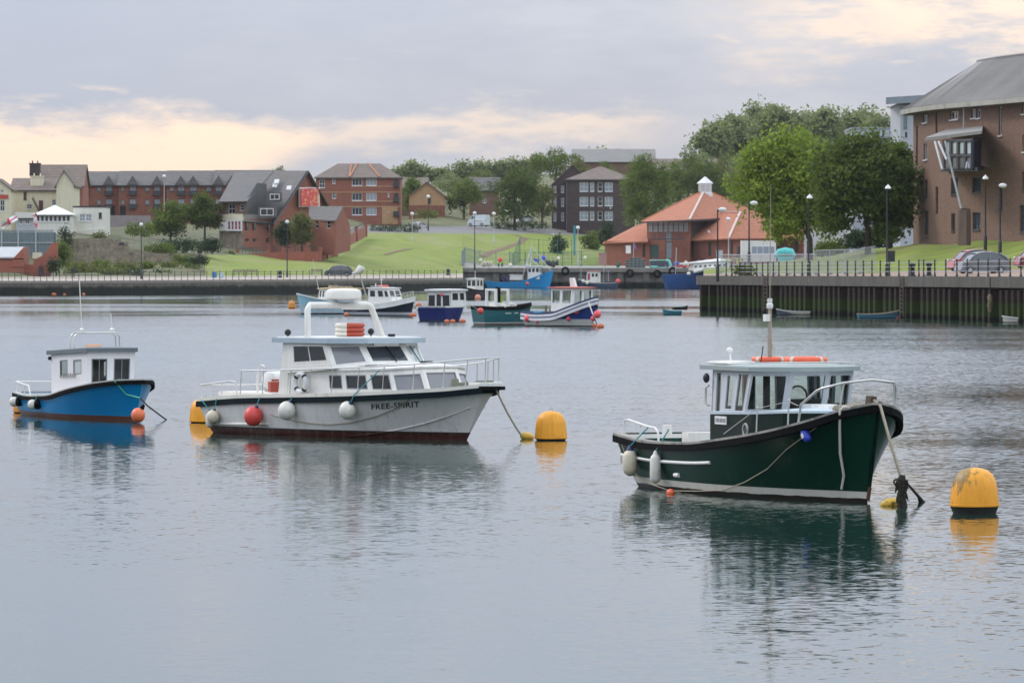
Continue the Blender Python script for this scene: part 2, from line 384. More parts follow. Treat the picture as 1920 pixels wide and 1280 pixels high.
# ------------------------------------------------------------------ land: columns of (photo row, distance at f=7000), read off as (distance, height)
def zrow(y, D): return H + (YH - y) / F * D
LEFT = {-500: [(527, 495), (520, 512), (500, 530), (445, 570), (440, 620), (404, 760), (385, 1200)],
        0: [(527, 528), (519, 546), (514, 556), (450, 592), (437, 640), (405, 760), (390, 1200)],
        130: [(527, 530), (518.5, 549), (497, 588), (449, 592), (432, 640), (408, 760), (390, 1200)],
        235: [(526, 535), (518, 554), (496, 594), (472, 600), (432, 650), (410, 760), (386, 1200)],
        330: [(525.5, 541), (518, 560), (494, 597), (474, 606), (430, 680), (410, 770), (380, 1200)],
        400: [(525, 546), (517.5, 566), (497, 596), (478, 612), (436, 680), (410, 780), (375, 1200)],
        560: [(524, 560), (516, 581), (487, 630), (478, 645), (432, 720), (405, 790), (365, 1200)],
        690: [(522.5, 588), (515, 611), (470, 690), (436, 760), (424, 790), (398, 870), (352, 1300)],
        800: [(521.5, 615), (514, 638), (472, 705), (437.5, 765), (424, 800), (396, 880), (345, 1300)],
        868: [(521, 631), (513, 655), (472, 715), (438, 770), (424, 810), (392, 880), (340, 1300)]}
MID = {866: [(503, 671), (500.5, 683), (489.5, 690), (438, 770), (424, 810), (392, 880), (340, 1300)],
       905: [(503, 671), (500, 690), (495, 702), (438, 782), (424, 811), (392, 883), (337, 1300)],
       1000: [(503, 671), (500, 700), (498, 722), (438, 800), (426, 820), (390, 885), (330, 1300)],
       1130: [(503, 671), (500, 705), (498, 735), (442, 815), (432, 840), (392, 895), (318, 1300)],
       1260: [(503, 671), (500, 710), (498, 765), (480, 810), (440, 850), (380, 900), (300, 1300)],
       1530: [(503, 671), (500, 710), (498, 765), (480, 810), (430, 850), (370, 900), (290, 1300)],
       2400: [(503, 671), (500, 710), (498, 765), (480, 810), (430, 850), (370, 900), (320, 1300)]}
RIGHT = {1319: [(518, 358), (513, 385), (508, 420), (505, 500), (501, 690)],
         1420: [(518.3, 346), (513, 372), (501, 420), (496, 470), (500, 690)],
         1540: [(518.7, 330), (513, 356), (483, 395), (480, 440), (499, 690)],
         1640: [(519, 318), (512, 342), (470, 372), (466, 400), (490, 690)],
         1720: [(519.3, 308), (508, 334), (461, 366), (458, 382), (470, 690)],
         1920: [(520, 285), (503, 318), (452, 346), (450, 360), (460, 690)],
         2600: [(523, 228), (503, 280), (452, 315), (450, 330), (460, 690)]}
def prep(T): return {x: [(D * K, zrow(y, D * K)) for y, D in r] for x, r in T.items()}
LEFT, MID, RIGHT = prep(LEFT), prep(MID), prep(RIGHT)
def col_at(T, px):
    xs = sorted(T); px = min(max(px, xs[0]), xs[-1])
    for a, c in zip(xs, xs[1:]):
        if a <= px <= c:
            f = (px - a) / (c - a)
            return [(p[0] * (1 - f) + q[0] * f, p[1] * (1 - f) + q[1] * f) for p, q in zip(T[a], T[c])]
def gz(T, px, D):
    r = col_at(T, px)
    for a, c in zip(r, r[1:]):
        if D <= c[0]: return a[1] + (c[1] - a[1]) * max(0, (D - a[0]) / (c[0] - a[0]))
    return r[-1][1]
def at_px(px, D, z): return V((px - 960) / F * D / cos(PITCH), D, z)
def strip(name, T, x0, x1, rows, m, sub=6, dx=8, wig=0.0, tail=False, dz=0.0):
    mb = MB(); n = int((x1 - x0) / dx) + 1; cols = []
    for i in range(n + 1):
        px = x0 + (x1 - x0) * i / n; r = col_at(T, px); pts = []
        for q in range(rows[0], rows[1]):
            for s in range(sub):
                f = s / sub; D = r[q][0] + (r[q + 1][0] - r[q][0]) * f; z = r[q][1] + (r[q + 1][1] - r[q][1]) * f
                w = wig * (sin(px * .021 + D * .05) + sin(px * .047 - D * .031)) if q > rows[0] or s else 0
                pts.append(at_px(px, D, z + w + dz))
        pts.append(at_px(px, r[rows[1]][0], r[rows[1]][1] + dz))
        if tail: pts.append(at_px(px, 6500, -2))
        cols.append(pts)
    k = len(cols[0])
    mb.v = [tuple(p) for c in cols for p in c]
    mb.f = [(i * k + j, (i + 1) * k + j, (i + 1) * k + j + 1, i * k + j + 1) for i in range(n) for j in range(k - 1)]; mb.m = [0] * len(mb.f)
    return struct(mb.build(name, m, smooth=60))
grass_m = mat('mown_grass', (.145, .19, .008), .9, .38, .3, bump=.6, bscale=2, stain=(.20, .185, .045), stain_at=(.48, .78), patches=(.20, .20, .06))
rough_m = mat('rough_grass', (.12, .108, .045), .95, .35, .35, bump=1, bscale=2, stain=(.06, .085, .025), stain_at=(.45, .65))
road_m = mat('asphalt', (.16, .15, .145), .9, .1, .5)
paving_m = mat('pale_paving', (.36, .30, .25), .9, .1, .6)
setts_m = mat('brown_paving', (.27, .19, .145), .9, .15, .6)
yard_m = mat('quay_concrete', (.27, .25, .22), .9, .2, .4)
strip('promenade', LEFT, -500, 868, (0, 1), paving_m)
strip('rough_bank', LEFT, -500, 385, (1, 3), rough_m, wig=.25)
strip('grass_slope', LEFT, 385, 868, (1, 3), grass_m, wig=.08)
strip('terrace_ground', LEFT, -500, 560, (3, 4), mat('bare_ground', (.13, .11, .065), .95, .35, .4, stain=(.055, .075, .022), stain_at=(.42, .56)))
strip('upper_road', LEFT, 560, 868, (3, 4), road_m)
strip('hillside', LEFT, -500, 868, (4, 6), rough_m, tail=True, wig=.3)
strip('fishing_quay_ground', MID, 866, 2400, (0, 2), yard_m)
strip('grass_slope', MID, 866, 1180, (2, 3), grass_m, wig=.08)
strip('yard', MID, 1180, 2400, (2, 3), yard_m)
strip('upper_road', MID, 866, 2400, (3, 4), road_m)
strip('hillside', MID, 866, 2400, (4, 6), rough_m, tail=True, wig=.3)
strip('quay_road', RIGHT, 1319, 2600, (0, 1), setts_m)
strip('grass_bank', RIGHT, 1319, 2600, (1, 3), grass_m, wig=.12)
strip('building_yard', RIGHT, 1319, 2600, (3, 4), road_m)
def path(name, T, pts, w, m, dz=.06):
    mb = MB(); L = []
    for i in range(len(pts) - 1):
        for s in range(6):
            f = s / 6; L.append((pts[i][0] * (1 - f) + pts[i + 1][0] * f, pts[i][1] * (1 - f) + pts[i + 1][1] * f))
    L.append(pts[-1])
    q = []
    wg = lambda px, D: .08 * (sin(px * .021 + D * .05) + sin(px * .047 - D * .031))
    for px, y in L:        # find the distance on the slope that shows at this row
        D = min((D for D in np.arange(600 * K, 800 * K, 1.0)), key=lambda D: abs(zrow(y, D) - gz(T, px, D)))
        q.append(at_px(px, D, 0))
    for i, p in enumerate(q):
        t = (q[min(i + 1, len(q) - 1)] - q[max(i - 1, 0)]).normalized(); s = V(-t.y, t.x, 0) * w / 2
        for e in (-1, 1):
            r = p + s * e; mb.v.append((r.x, r.y, gz(T, 960 + r.x / r.y * F, r.y) + wg(960 + r.x / r.y * F, r.y) + dz))
    mb.f = [(2 * i, 2 * i + 2, 2 * i + 3, 2 * i + 1) for i in range(len(q) - 1)]; mb.m = [0] * len(mb.f)
    return struct(mb.build(name, m))
path_m = mat('red_path', (.15, .085, .05), .9, .15, .5)
path('footpath', MID, [(905, 482), (922, 472), (950, 463), (975, 455), (985, 447), (965, 441)], 1.3, path_m)
path('footpath', LEFT, [(722, 478), (745, 471), (770, 465)], .9, path_m)

# ------------------------------------------------------------------ sea wall with its courses of stone, on the left
stone_m = mat('seawall_stone', (.16, .14, .12), .9, .4, .5, bump=.8, bscale=3, stain=(.05, .05, .04), stain_at=(.5, .7))
cope_m = mat('coping_stone', (.24, .21, .18), .9, .2, .5)
dark_weed = mat('tidal_weed', (.022, .024, .016), .8, .5, .5, bump=1, bscale=2)
def zband(name, rgb_top, rgb_low, z0, z1, var=.3, scale=.6, rough=.85, algae=None):
    m = bpy.data.materials.new(name); m.use_nodes = True; t = m.node_tree; bb = NB(t); pr = t.nodes['Principled BSDF']
    c = bb.n('ShaderNodeTexCoord').outputs['Object']; sp = bb.n('ShaderNodeSeparateXYZ'); t.links.new(c, sp.inputs[0])
    n1 = bb.noise(c, scale, 5, .6); zz = bb.m('ADD', sp.outputs[2], bb.m('MULTIPLY', bb.m('SUBTRACT', n1, .5), 1.4 * (z1 - z0)))
    cc = bb.mix(bb.rng(zz, z0, z1), rgb_low, rgb_top)
    if algae:
        g = bb.m('MULTIPLY', bb.rng(zz, algae[1], algae[1] + .4), bb.rng(zz, algae[2] - .6, algae[2], 1, 0)); cc = bb.mix(bb.m('MULTIPLY', g, algae[3]), cc, algae[0])
    k = bb.rng(bb.noise(bb.scale(c, (1, 1, .35)), scale * 4, 5, .65), .25, .75, 1 - var, 1 + var, False)
    cc = bb.mix(1.0, cc, bb.comb(k, k, k), 'MULTIPLY')
    t.links.new(cc, pr.inputs['Base Color']); pr.inputs['Roughness'].default_value = rough; pr.inputs['Specular IOR Level'].default_value = .15
    bp = bb.n('ShaderNodeBump'); bp.inputs['Strength'].default_value = .5; bp.inputs['Distance'].default_value = .06
    t.links.new(bb.noise(c, scale * 5, 4, .6), bp.inputs['Height']); t.links.new(bp.outputs[0], pr.inputs['Normal'])
    return m
sea_m = zband('sea_wall_weedy', (.135, .12, .10), (.018, .019, .015), .9, 1.5, .45)
sw = thing('sea_wall', 'long dark stone sea wall below the promenade railing, weed on its lower half', 'sea wall', at_px(184, 530 * K, 0))
mb = MB(); mc = MB(); N = 170; pr_ = []
for i in range(N + 1):
    px = -500 + 1368 * i / N; r = col_at(LEFT, px); pr_.append(at_px(px, r[0][0], r[0][1]))
for a, c in zip(pr_, pr_[1:]):
    mb.add([V(a.x, a.y - .5, -1), V(c.x, c.y - .5, -1), V(c.x, c.y, c.z - .35), V(a.x, a.y, a.z - .35)], [(0, 1, 2, 3)])
    mc.hexa([V(a.x, a.y - .12, a.z - .35), V(c.x, c.y - .12, c.z - .35), V(c.x, c.y + .5, c.z - .35), V(a.x, a.y + .5, a.z - .35)],
            [V(a.x, a.y - .12, a.z + .03), V(c.x, c.y - .12, c.z + .03), V(c.x, c.y + .5, c.z + .03), V(a.x, a.y + .5, a.z + .03)])
a = pr_[-1]; mb.add([V(a.x, a.y - .5, -1), V(a.x + 2, a.y + 70, -1), V(a.x + 2, a.y + 70, a.z), V(a.x, a.y, a.z)], [(0, 1, 2, 3)])
mb.build('wall_face', sea_m, sw); mc.build('coping', cope_m, sw)
# promenade railing: one thing, a post each
rail_m = mat('railing_paint', (.045, .05, .055), .5, .1, 2)
rl = thing('railing', 'thin dark railing along the top of the sea wall', 'railing', at_px(184, 532 * K, 2))
pm = MB(); pm.box((0, 0, .6), (.09, .09, 1.2)); pm.ball((0, 0, 1.24), .08, seg=6)
post = None; rr = []
for i in range(75):
    px = -20 + 12.0 * i
    if px > 866: break
    r = col_at(LEFT, px); D = r[0][0] + .6; p = at_px(px, D, r[0][1] + .03); rr.append(p)
    if post is None: post = pm.build('post', rail_m, rl, world=False); post.location = p - wloc(rl)
    else: q = dup(post, rl); q.location = p - wloc(rl)
for h in (.45, .8, 1.15):
    mb = MB()
    for a, c in zip(rr, rr[1:]): mb.bar(a + V(0, 0, h), c + V(0, 0, h), .045)
    mb.build('rail', rail_m, rl)

# ------------------------------------------------------------------ fishing quay in the middle
fq = thing('fishing_quay_wall', 'concrete fishing quay wall with dark recesses and black tyre fenders', 'quay wall', at_px(1060, 671 * K, 0))
DQ = 671 * K; qz = zrow(503, DQ)
qx = lambda px: Xd(px, DQ)
q_conc = zband('quay_face_concrete', (.25, .23, .20), (.020, .024, .02), .75, 1.25, .3, .5)
q_conc2 = zband('quay_pier_concrete', (.15, .135, .12), (.018, .02, .017), .8, 1.4, .3, .5)
mb = MB(); mb.box(((qx(866) + qx(1330)) / 2, DQ + 1.2, qz / 2 - .7), (qx(1330) - qx(866), 1.2, qz + .6)); mb.build('wall_face', q_conc, fq)
mb = MB(); mb.box(((qx(866) + qx(1330)) / 2, DQ + .6, qz - .3), (qx(1330) - qx(866), 2.6, .75)); mb.build('cap_beam', mat('quay_cap', (.21, .19, .165), .9, .25, .6, streak=.3), fq)
pier = None
for px in (872, 884, 930, 961, 986, 1040, 1062, 1090, 1140, 1163, 1180, 1212, 1236, 1262, 1290):
    if pier is None:
        mb = MB(); mb.box((0, 0, qz / 2 - .85), (1.1, .9, qz + .35)); pier = mb.build('pier', q_conc2, fq, world=False)
        o = pier
    else: o = dup(pier, fq)
    o.location = V(qx(px), DQ + .15, 0) - wloc(fq)
tyre = None
for px, y in ((1181, 512), (1232, 513), (1060, 508), (1261, 508)):
    if tyre is None:
        mb = MB(); mb.torus((0, 0, 0), .55, .24, Matrix.Rotation(pi / 2, 3, 'X'), 14, 6); tyre = mb.build('tyre_fender', black_rubber, fq, smooth=60, world=False); o = tyre
    else: o = dup(tyre, fq)
    o.location = V(qx(px), DQ - .6, zrow(y, DQ)) - wloc(fq)

# ------------------------------------------------------------------ sheet-piled quay on the right
rq = thing('sheet_pile_quay', 'rusty brown sheet pile quay wall with green algae and a concrete capping beam', 'quay wall', at_px(1600, 320 * K, 0))
pile_m = zband('rusty_sheet_pile', (.027, .017, .013), (.008, .008, .005), .15, .6, .5, 1.2, .8, ((.026, .046, .005), .2, 1.75, .75))
pile_b = zband('dark_sheet_pile', (.020, .017, .016), (.008, .009, .006), .15, .6, .4, 1.2, .8, ((.025, .042, .008), .2, 1.5, .6))
edge = [at_px(px, col_at(RIGHT, px)[0][0], col_at(RIGHT, px)[0][1]) for px in (1319, 1420, 1540, 1640, 1720, 1920, 2200, 2600)]
def along(px): return at_px(px, col_at(RIGHT, px)[0][0], col_at(RIGHT, px)[0][1])
pxs = []; x = 1321.0
while x < 1960: pxs.append(x); x += 8.0 + 3.2 * (x - 1321) / 600
pile0 = None
for i, (xa, xb) in enumerate(zip(pxs, pxs[1:])):
    a, c = along(xa), along(xb); t = (c - a).normalized(); nn = V(t.y, -t.x, 0); nn = -nn if nn.x > 0 else nn; Lp = (c - a).length; tz = a.z - .78
    if pile0 is None:
        e = lambda u, d, z: V(u, d, z)
        mb = MB(); prof = [(0, 0), (.18, 0), (.30, .62), (.70, .62), (.82, 0), (1, 0), (1, -.06), (0, -.06)]
        mb.prism([V(u, d, -1.2) for u, d in prof], (0, 0, 1), 0)
        mb.f = mb.f[:]; pile0 = mb.build('sheet_pile', [pile_m], rq, world=False); me = pile0.data
        for v in me.vertices: v.co.z = tz if v.co.z > -1.1 else -1.2
        mb2 = MB(); mb2.prism([V(u, d * .25, -1.2) for u, d in prof], (0, 0, 1)); me2 = mb2.build('sheet_pile', [pile_b], rq, world=False)
        for v in me2.data.vertices: v.co.z = tz if v.co.z > -1.1 else -1.2
        o = pile0; pile1 = me2
    elif i == 1: o = pile1
    else: o = dup(pile0, rq)
    ang = atan2(t.y, t.x)
    o.location = V(a.x, a.y, 0) - wloc(rq); o.rotation_euler = (0, 0, ang); o.scale = (Lp, -1, 1)
    if i % 7 == 3 and i > 1: o.data = pile1.data
e0 = edge[0]; e1 = at_px(1330, 960, 0); mb = MB(); mb.prism([V(e0.x, e0.y, -1.2), V(e0.x + 1, e0.y, -1.2), V(e1.x + 1, e1.y, -1.2), V(e1.x, e1.y, -1.2)], (0, 0, 3.3)); mb.build('end_wall', pile_m, rq)
cap_m = mat('cap_concrete', (.10, .09, .075), .9, .25, .7, streak=.45, stain=(.30, .27, .2), stain_at=(.68, .8), bump=.4, bscale=4)
for xa, xb in zip(range(1319, 2580, 66), range(1385, 2700, 66)):
    a, c = along(xa), along(min(xb, 2600)); t = (c - a).normalized(); nn = V(-t.y, t.x, 0); nn = -nn if nn.x > 0 else nn; c = c - t * .05
    lo = [a + nn * .75, c + nn * .75, c - nn * .7, a - nn * .7]
    mb = MB(); mb.hexa([p - V(0, 0, .8) for p in lo], [p + V(0, 0, .06) for p in lo]); mb.build('cap_block', cap_m, rq)
# quay railing
black_p = mat('black_gloss_paint', (.012, .013, .015), .4, .1, 2)
q = thing('quay_railing', 'row of black cast posts with pale rails along the sheet pile quay', 'railing', along(1620))
postx = [1352, 1362.5, 1377.8, 1387, 1398.6, 1409, 1420, 1430, 1440, 1450.5, 1465, 1479.6, 1494, 1508.6, 1524.7, 1541.9, 1560, 1578.5, 1593.4, 1608.3, 1624.4, 1640, 1657, 1674.8, 1693.8, 1712, 1721, 1741.7, 1762.3, 1783, 1802.4, 1823, 1841.4, 1862.2, 1882.6, 1902.8, 1924, 1946, 1968]
post = None; pp = []
for px in postx:
    p = along(px) + V(.5, .3, .06); pp.append(p)
    if post is None:
        mb = MB(); mb.lathe([(.10, 0), (.10, .12), (.065, .2), (.06, 1.2), (.085, 1.24), (.085, 1.3), (.05, 1.36), (.06, 1.4), (.02, 1.46)], 8); post = mb.build('post', black_p, q, smooth=50, world=False); o = post
    else: o = dup(post, q)
    o.location = p - wloc(q); s = 1 - .12 * (1900 - px) / 550; o.scale = (1, 1, s)
for h in (.42, .82, 1.2):
    mb = MB()
    for i, (a, c) in enumerate(zip(pp, pp[1:])): s = 1 - .12 * (1900 - postx[i]) / 550; mb.bar(a + V(0, 0, h * s), c + V(0, 0, h * s), .05)
    mb.build('rail', galv, q)

# ------------------------------------------------------------------ buildings
brick_red = mat('red_brick', (.245, .088, .056), .9, .16, .8, stain=(.19, .075, .055), stain_at=(.5, .75))
brick_ter = mat('terrace_brick', (.215, .080, .050), .9, .25, .8, courses=.45, streak=.2)
brick_dark = mat('dark_brown_brick', (.062, .042, .040), .9, .2, .8)
brick_brn = mat('brown_brick', (.155, .085, .062), .9, .2, .8)
brick_buff = mat('buff_brick', (.38, .23, .12), .9, .12, .8)
brick_orange = mat('garden_wall_brick', (.29, .095, .062), .9, .15, .6, stain=(.22, .09, .07))
brick_big = mat('plum_brick', (.205, .120, .082), .9, .28, 3.0, bump=.3, bscale=8, courses=.15, streak=.12, stain=(.15, .085, .068), stain_at=(.5, .8))
render_cream = mat('cream_render', (.62, .57, .42), .85, .07, .5, streak=.12)
render_white = mat('white_render', (.66, .64, .57), .85, .06, .5, streak=.12)
stone_rub = mat('rubble_stone', (.24, .20, .145), .95, .45, 1.2, bump=1, bscale=4, stain=(.10, .09, .07), stain_at=(.5, .7))
slate = mat('slate_roof', (.115, .105, .10), .8, .2, .8, streak=.2, courses=.5, stain=(.15, .13, .10), stain_at=(.55, .8))
tile_brn = mat('brown_tile_roof', (.165, .125, .105), .85, .2, .7, courses=.5, stain=(.12, .10, .07), stain_at=(.52, .8))
tile_red = mat('orange_tile_roof', (.40, .14, .072), .85, .2, .9, streak=.2, courses=.42, stain=(.25, .12, .07), stain_at=(.52, .78), bump=.5, bscale=5)
ridge_or = mat('ridge_tiles', (.40, .17, .10), .85, .1, 1)
ridge_wh = mat('ridge_lead', (.50, .40, .34), .7, .1, 1)
frame_w = mat('white_window_frame', (.68, .69, .70), .5, .05, 2)
frame_d = mat('dark_window_frame', (.05, .05, .05), .5, .05, 2)
frame_t = mat('teal_window_frame', (.10, .22, .22), .5, .05, 2)
gut = mat('dark_gutter', (.03, .03, .035), .6, .1, 2)
zinc_m = mat('seamed_metal_roof', (.24, .22, .205), .5, .1, .4, metal=.1)
pale_clad = mat('pale_grey_cladding', (.40, .42, .45), .6, .06, .6)

class Fac:
    """a vertical facade between two plan points; windows are given by photo pixels"""
    def __init__(s, A, B_, zb, zt):
        s.A, s.B, s.zb, s.zt = V(A[0], A[1], 0), V(B_[0], B_[1], 0), zb, zt
        t = (s.B - s.A); s.L = t.length; s.t = t / s.L; s.n = V(s.t.y, -s.t.x, 0)
        if s.n.dot(-s.A) < 0: s.n = -s.n
        s.c4 = [s.A + V(0, 0, zb), s.B + V(0, 0, zb), s.B + V(0, 0, zt), s.A + V(0, 0, zt)]; s.fn = bil(s.c4)
    def uv(s, px, py):
        d = ray(px, py); o = V(0, 0, H); k = (s.A - o).dot(s.n) / d.dot(s.n); p = o + d * k
        return (p - s.A).dot(s.t) / s.L, (p.z - s.zb) / (s.zt - s.zb)
    def rect(s, x0, y0, x1, y1):
        a, c = s.uv(x0, y1), s.uv(x1, y0)
        e = .004; return (max(e, min(a[0], c[0])), max(e, min(a[1], c[1])), min(1 - e, max(a[0], c[0])), min(1 - e, max(a[1], c[1])))
def roof_sheet(mb, pts, th=.18): mb.prism([Vector(p) for p in pts], (0, 0, th))
def house(name, label, px0, px1, D, yb, ye, yr, depth, wins=(), wall=None, roof=None, kind='side', hip=3.0, group=None, over=.35, cat='house', wmats=None, fr=None, gl=None, zb=None, band=None, ridge_px=None):
    """a walled volume facing the camera; kind side = ridge across the view, front = gable to the camera, hip, flat"""
    D *= K; x0, x1 = Xd(px0, D), Xd(px1, D); zb = zrow(yb, D) if zb is None else zb; ze = zrow(ye, D)
    root = thing(name, label, cat, ((x0 + x1) / 2, D, zb), 0, group)
    fac = Fac((x0, D), (x1, D), zb - 1.2, ze)
    holes = [fac.rect(*w[:4]) for w in wins]
    mb = MB(); mb.panel(fac.c4, holes, (0, .28, 0))
    y1 = D + depth
    for a, c in (((x0, D + .28), (x0, y1)), ((x1, D + .28), (x1, y1)), ((x0, y1), (x1, y1))):
        mb.add([V(a[0], a[1], zb - 1.2), V(c[0], c[1], zb - 1.2), V(c[0], c[1], ze), V(a[0], a[1], ze)], [(0, 1, 2, 3)])
    rm = MB(); o = over
    if kind == 'side':
        ym = D + depth / 2; zr = zrow(yr, ym)
        for x in (x0, x1): mb.add([V(x, D, ze), V(x, y1, ze), V(x, ym, zr)], [(0, 1, 2)])
        sl = (zr - ze) / (depth / 2); dz = sl * o
        roof_sheet(rm, [V(x0 - o, D - o, ze - dz), V(x1 + o, D - o, ze - dz), V(x1 + o, ym, zr), V(x0 - o, ym, zr)])
        roof_sheet(rm, [V(x1 + o, y1 + o, ze - dz), V(x0 - o, y1 + o, ze - dz), V(x0 - o, ym + .01, zr), V(x1 + o, ym + .01, zr)])
    elif kind == 'front':
        xm = Xd(ridge_px, D) if ridge_px else (x0 + x1) / 2; zr = zrow(yr, D)
        for yy in (D, y1): mb.add([V(x0, yy, ze), V(x1, yy, ze), V(xm, yy, zr)], [(0, 1, 2)])
        dl, dr = (zr - ze) / (xm - x0) * o, (zr - ze) / (x1 - xm) * o
        roof_sheet(rm, [V(x0 - o, D - o, ze - dl), V(xm, D - o, zr), V(xm, y1, zr), V(x0 - o, y1, ze - dl)])
        roof_sheet(rm, [V(xm + .01, D - o, zr), V(x1 + o, D - o, ze - dr), V(x1 + o, y1, ze - dr), V(xm + .01, y1, zr)])
    elif kind == 'hip':
        ym = D + depth / 2; zr = zrow(yr, ym); a, c = x0 + hip, x1 - hip
        if a > c: a = c = (x0 + x1) / 2
        E = [V(x0 - o, D - o, ze - .05), V(x1 + o, D - o, ze - .05), V(x1 + o, y1 + o, ze - .05), V(x0 - o, y1 + o, ze - .05)]; R = [V(a, ym, zr), V(c, ym, zr)]
        for pts in ([E[0], E[1], R[1], R[0]], [E[1], E[2], R[1]], [E[2], E[3], R[0], R[1]], [E[3], E[0], R[0]]):
            pts = [p for i, p in enumerate(pts) if i == 0 or (p - pts[i - 1]).length > .01]; roof_sheet(rm, pts, .14)
    else:
        roof_sheet(rm, [V(x0 - .1, D - .1, ze), V(x1 + .1, D - .1, ze), V(x1 + .1, y1, ze), V(x0 - .1, y1, ze)], .25)
    mb.build('wall', wall, root); ro = rm.build('roof', roof, root)
    if kind in ('side', 'hip'):
        g = MB(); g.bar((x0 - o, D - o - .08, ze - .12), (x1 + o, D - o - .08, ze - .12), .14); g.build('gutter', gut, root)
    for w, h in zip(wins, holes):
        f_, g_ = (w[4] if len(w) > 4 and w[4] else fr or frame_w), (w[5] if len(w) > 5 and w[5] else gl or glass_house)
        nx, ny = (w[6] if len(w) > 6 else (2, 2))
        window(root, fac.fn, h, fac.n, f_, g_, .085, nx, ny, .14, .08, name=w[7] if len(w) > 7 else 'window', sill=(nx > 0))
    return dict(root=root, fac=fac, x0=x0, x1=x1, D=D, zb=zb, ze=ze, roof=ro, y1=y1)
def chimney(h, px, yt, yb, w=1.1, D=None, m=None):
    D = D or h['D'] + 4; x = Xd(px, D); zt, z0 = zrow(yt, D), zrow(yb, D)
    mb = MB(); mb.box((x, D, (zt + z0) / 2), (w, w, zt - z0)); mb.box((x, D, zt + .08), (w + .25, w + .25, .2))
    mb.lathe([(.13, 0), (.1, .5)], 8, (x - w / 4, D, zt + .15)); mb.lathe([(.13, 0), (.1, .5)], 8, (x + w / 4, D, zt + .15))
    return mb.build('chimney', m or brick_brn, h['roof'])
def polywall(root, name, pts, m, th=.3, smooth=0):
    """a face with real thickness from (photo x, photo y, distance) corners"""
    q = [P(x, y, D * K) for x, y, D in pts]; n = (q[1] - q[0]).cross(q[2] - q[0]).normalized()
    if n.y < 0: n = -n
    mb = MB(); mb.prism(q, n * th); return mb.build(name, m, root)
def polywall_win(root, a, c, yt, yb, wins, m, depth=.3, name='wall', fr=None, gl=None):
    """upright wall from plan point a=(px,D) to c=(px,D) with windows"""
    A = at_px(a[0], a[1] * K, 0); C = at_px(c[0], c[1] * K, 0); zb, zt = zrow(yb, a[1] * K), zrow(yt, a[1] * K)
    f = Fac((A.x, A.y), (C.x, C.y), zb, zt); holes = [f.rect(*w[:4]) for w in wins]
    mb = MB(); mb.panel(f.c4, holes, -f.n * depth); w_ = mb.build(name, m, root)
    for w, h in zip(wins, holes):
        nx, ny = w[6] if len(w) > 6 else (1, 2)
        window(root, f.fn, h, f.n, (w[4] if len(w) > 4 and w[4] else fr or frame_w), (w[5] if len(w) > 5 and w[5] else gl or glass_house), .08, nx, ny, .16, .08, name=w[7] if len(w) > 7 else 'window')
    return f, w_
# ---- old pub buildings, left edge
h = house('cream_house', 'cream rendered gabled house cut by the left edge of the view', -62, 21, 652, 425, 355, 336, 9, [(0, 375, 9, 396), (1, 352, 7, 362)], render_cream, tile_brn, 'front', ridge_px=-4)
mb = MB(); x = Xd(4, h['D']); mb.box((x, h['D'] - .1, zrow(369, h['D'])), (2.2, .12, .7)); mb.build('red_sign_board', mat('red_board', (.4, .06, .04)), h['root'])
h = house('pub_building', 'long cream rendered pub building with brown tiled roof and cream chimney', 22, 107, 660, 428, 357, 336, 12, [(44, 360, 50, 374, frame_d, mat('maroon_door', (.10, .02, .03)), (1, 1), 'door'), (73, 376, 81, 397, frame_d, mat('maroon_door', (.1, .02, .03)), (1, 1), 'door'), (97, 374, 105, 385), (50, 383, 60, 392)], render_cream, tile_brn, 'side')
chimney(h, 70, 332, 352, 2.2, h['D'] + 3, render_cream)
mb = MB(); D = h['D'] + 1.6; mb.prism([P(85, 356.5, D - .9), P(97, 356.5, D - .9), P(97, 351, D + .6), P(85, 351, D + .6)], (0, -.1, .1)); mb.build('skylight', white_paint, h['root'])
st = MB(); D = h['D'] - 1.5
for i in range(7): st.box((Xd(62 + i * 1.8, D), D, zrow(372 + i * 3.4, D)), (.35, 1.1, .12))
st.bar(P(60, 371, D - .5), P(73, 396, D - .5), .08, .2); st.bar(P(60, 365, D - .5), P(73, 390, D - .5), .05); st.build('fire_escape', gut, h['root'])
h = house('pub_gable_wing', 'cream gabled wing at the right end of the pub building', 106, 139, 652, 430, 346, 320.5, 12, [], render_cream, tile_brn, 'front', ridge_px=120)
h = house('brown_roofed_hall', 'tall brown roofed hall with dark brick chimney rising behind the pub', 60, 155, 690, 420, 349, 310.5, 14, [], brick_red, tile_brn, 'side')
chimney(h, 66, 308, 330, 1.9, h['D'] + 2, brick_dark)
h = house('flat_roofed_block', 'small white rendered block with flat roof above the rubble wall', 137.5, 199, 628, 441, 389, 389, 9, [(149, 401.5, 160, 414.5, frame_w, glass_net, (2, 2)), (161, 401.5, 172, 414.5, frame_w, glass_net, (2, 2)), (185, 398.5, 191, 409, frame_d, glass_dark, (1, 1))], render_white, gut, 'flat', cat='building')
mb = MB(); D = h['D']; mb.prism([P(129, 446, D - .4), P(200, 443, D - .4), P(199, 428, D - .4), P(132, 434, D - .4)], (0, 1.2, 0)); mb.build('plinth', render_white, h['root'])
h = house('conservatory', 'white tent roofed conservatory with a row of dark windows beside the pub', 66, 132, 622, 426, 403, 386, 8, [(68 + i * 8.1, 404.5, 74.5 + i * 8.1, 415.5, frame_w, glass_house, (1, 1)) for i in range(8)], render_white, mat('canvas_white', (.66, .65, .60), .8), 'hip', 3.2, cat='conservatory')
house('pergola_shed', 'low grey roofed shed between flag and conservatory', 30, 64, 640, 428, 409, 400, 5, [(36, 412, 43, 420), (47, 412, 56, 420)], pale_clad, mat('felt_roof', (.25, .24, .22), .9), 'side', cat='shed')
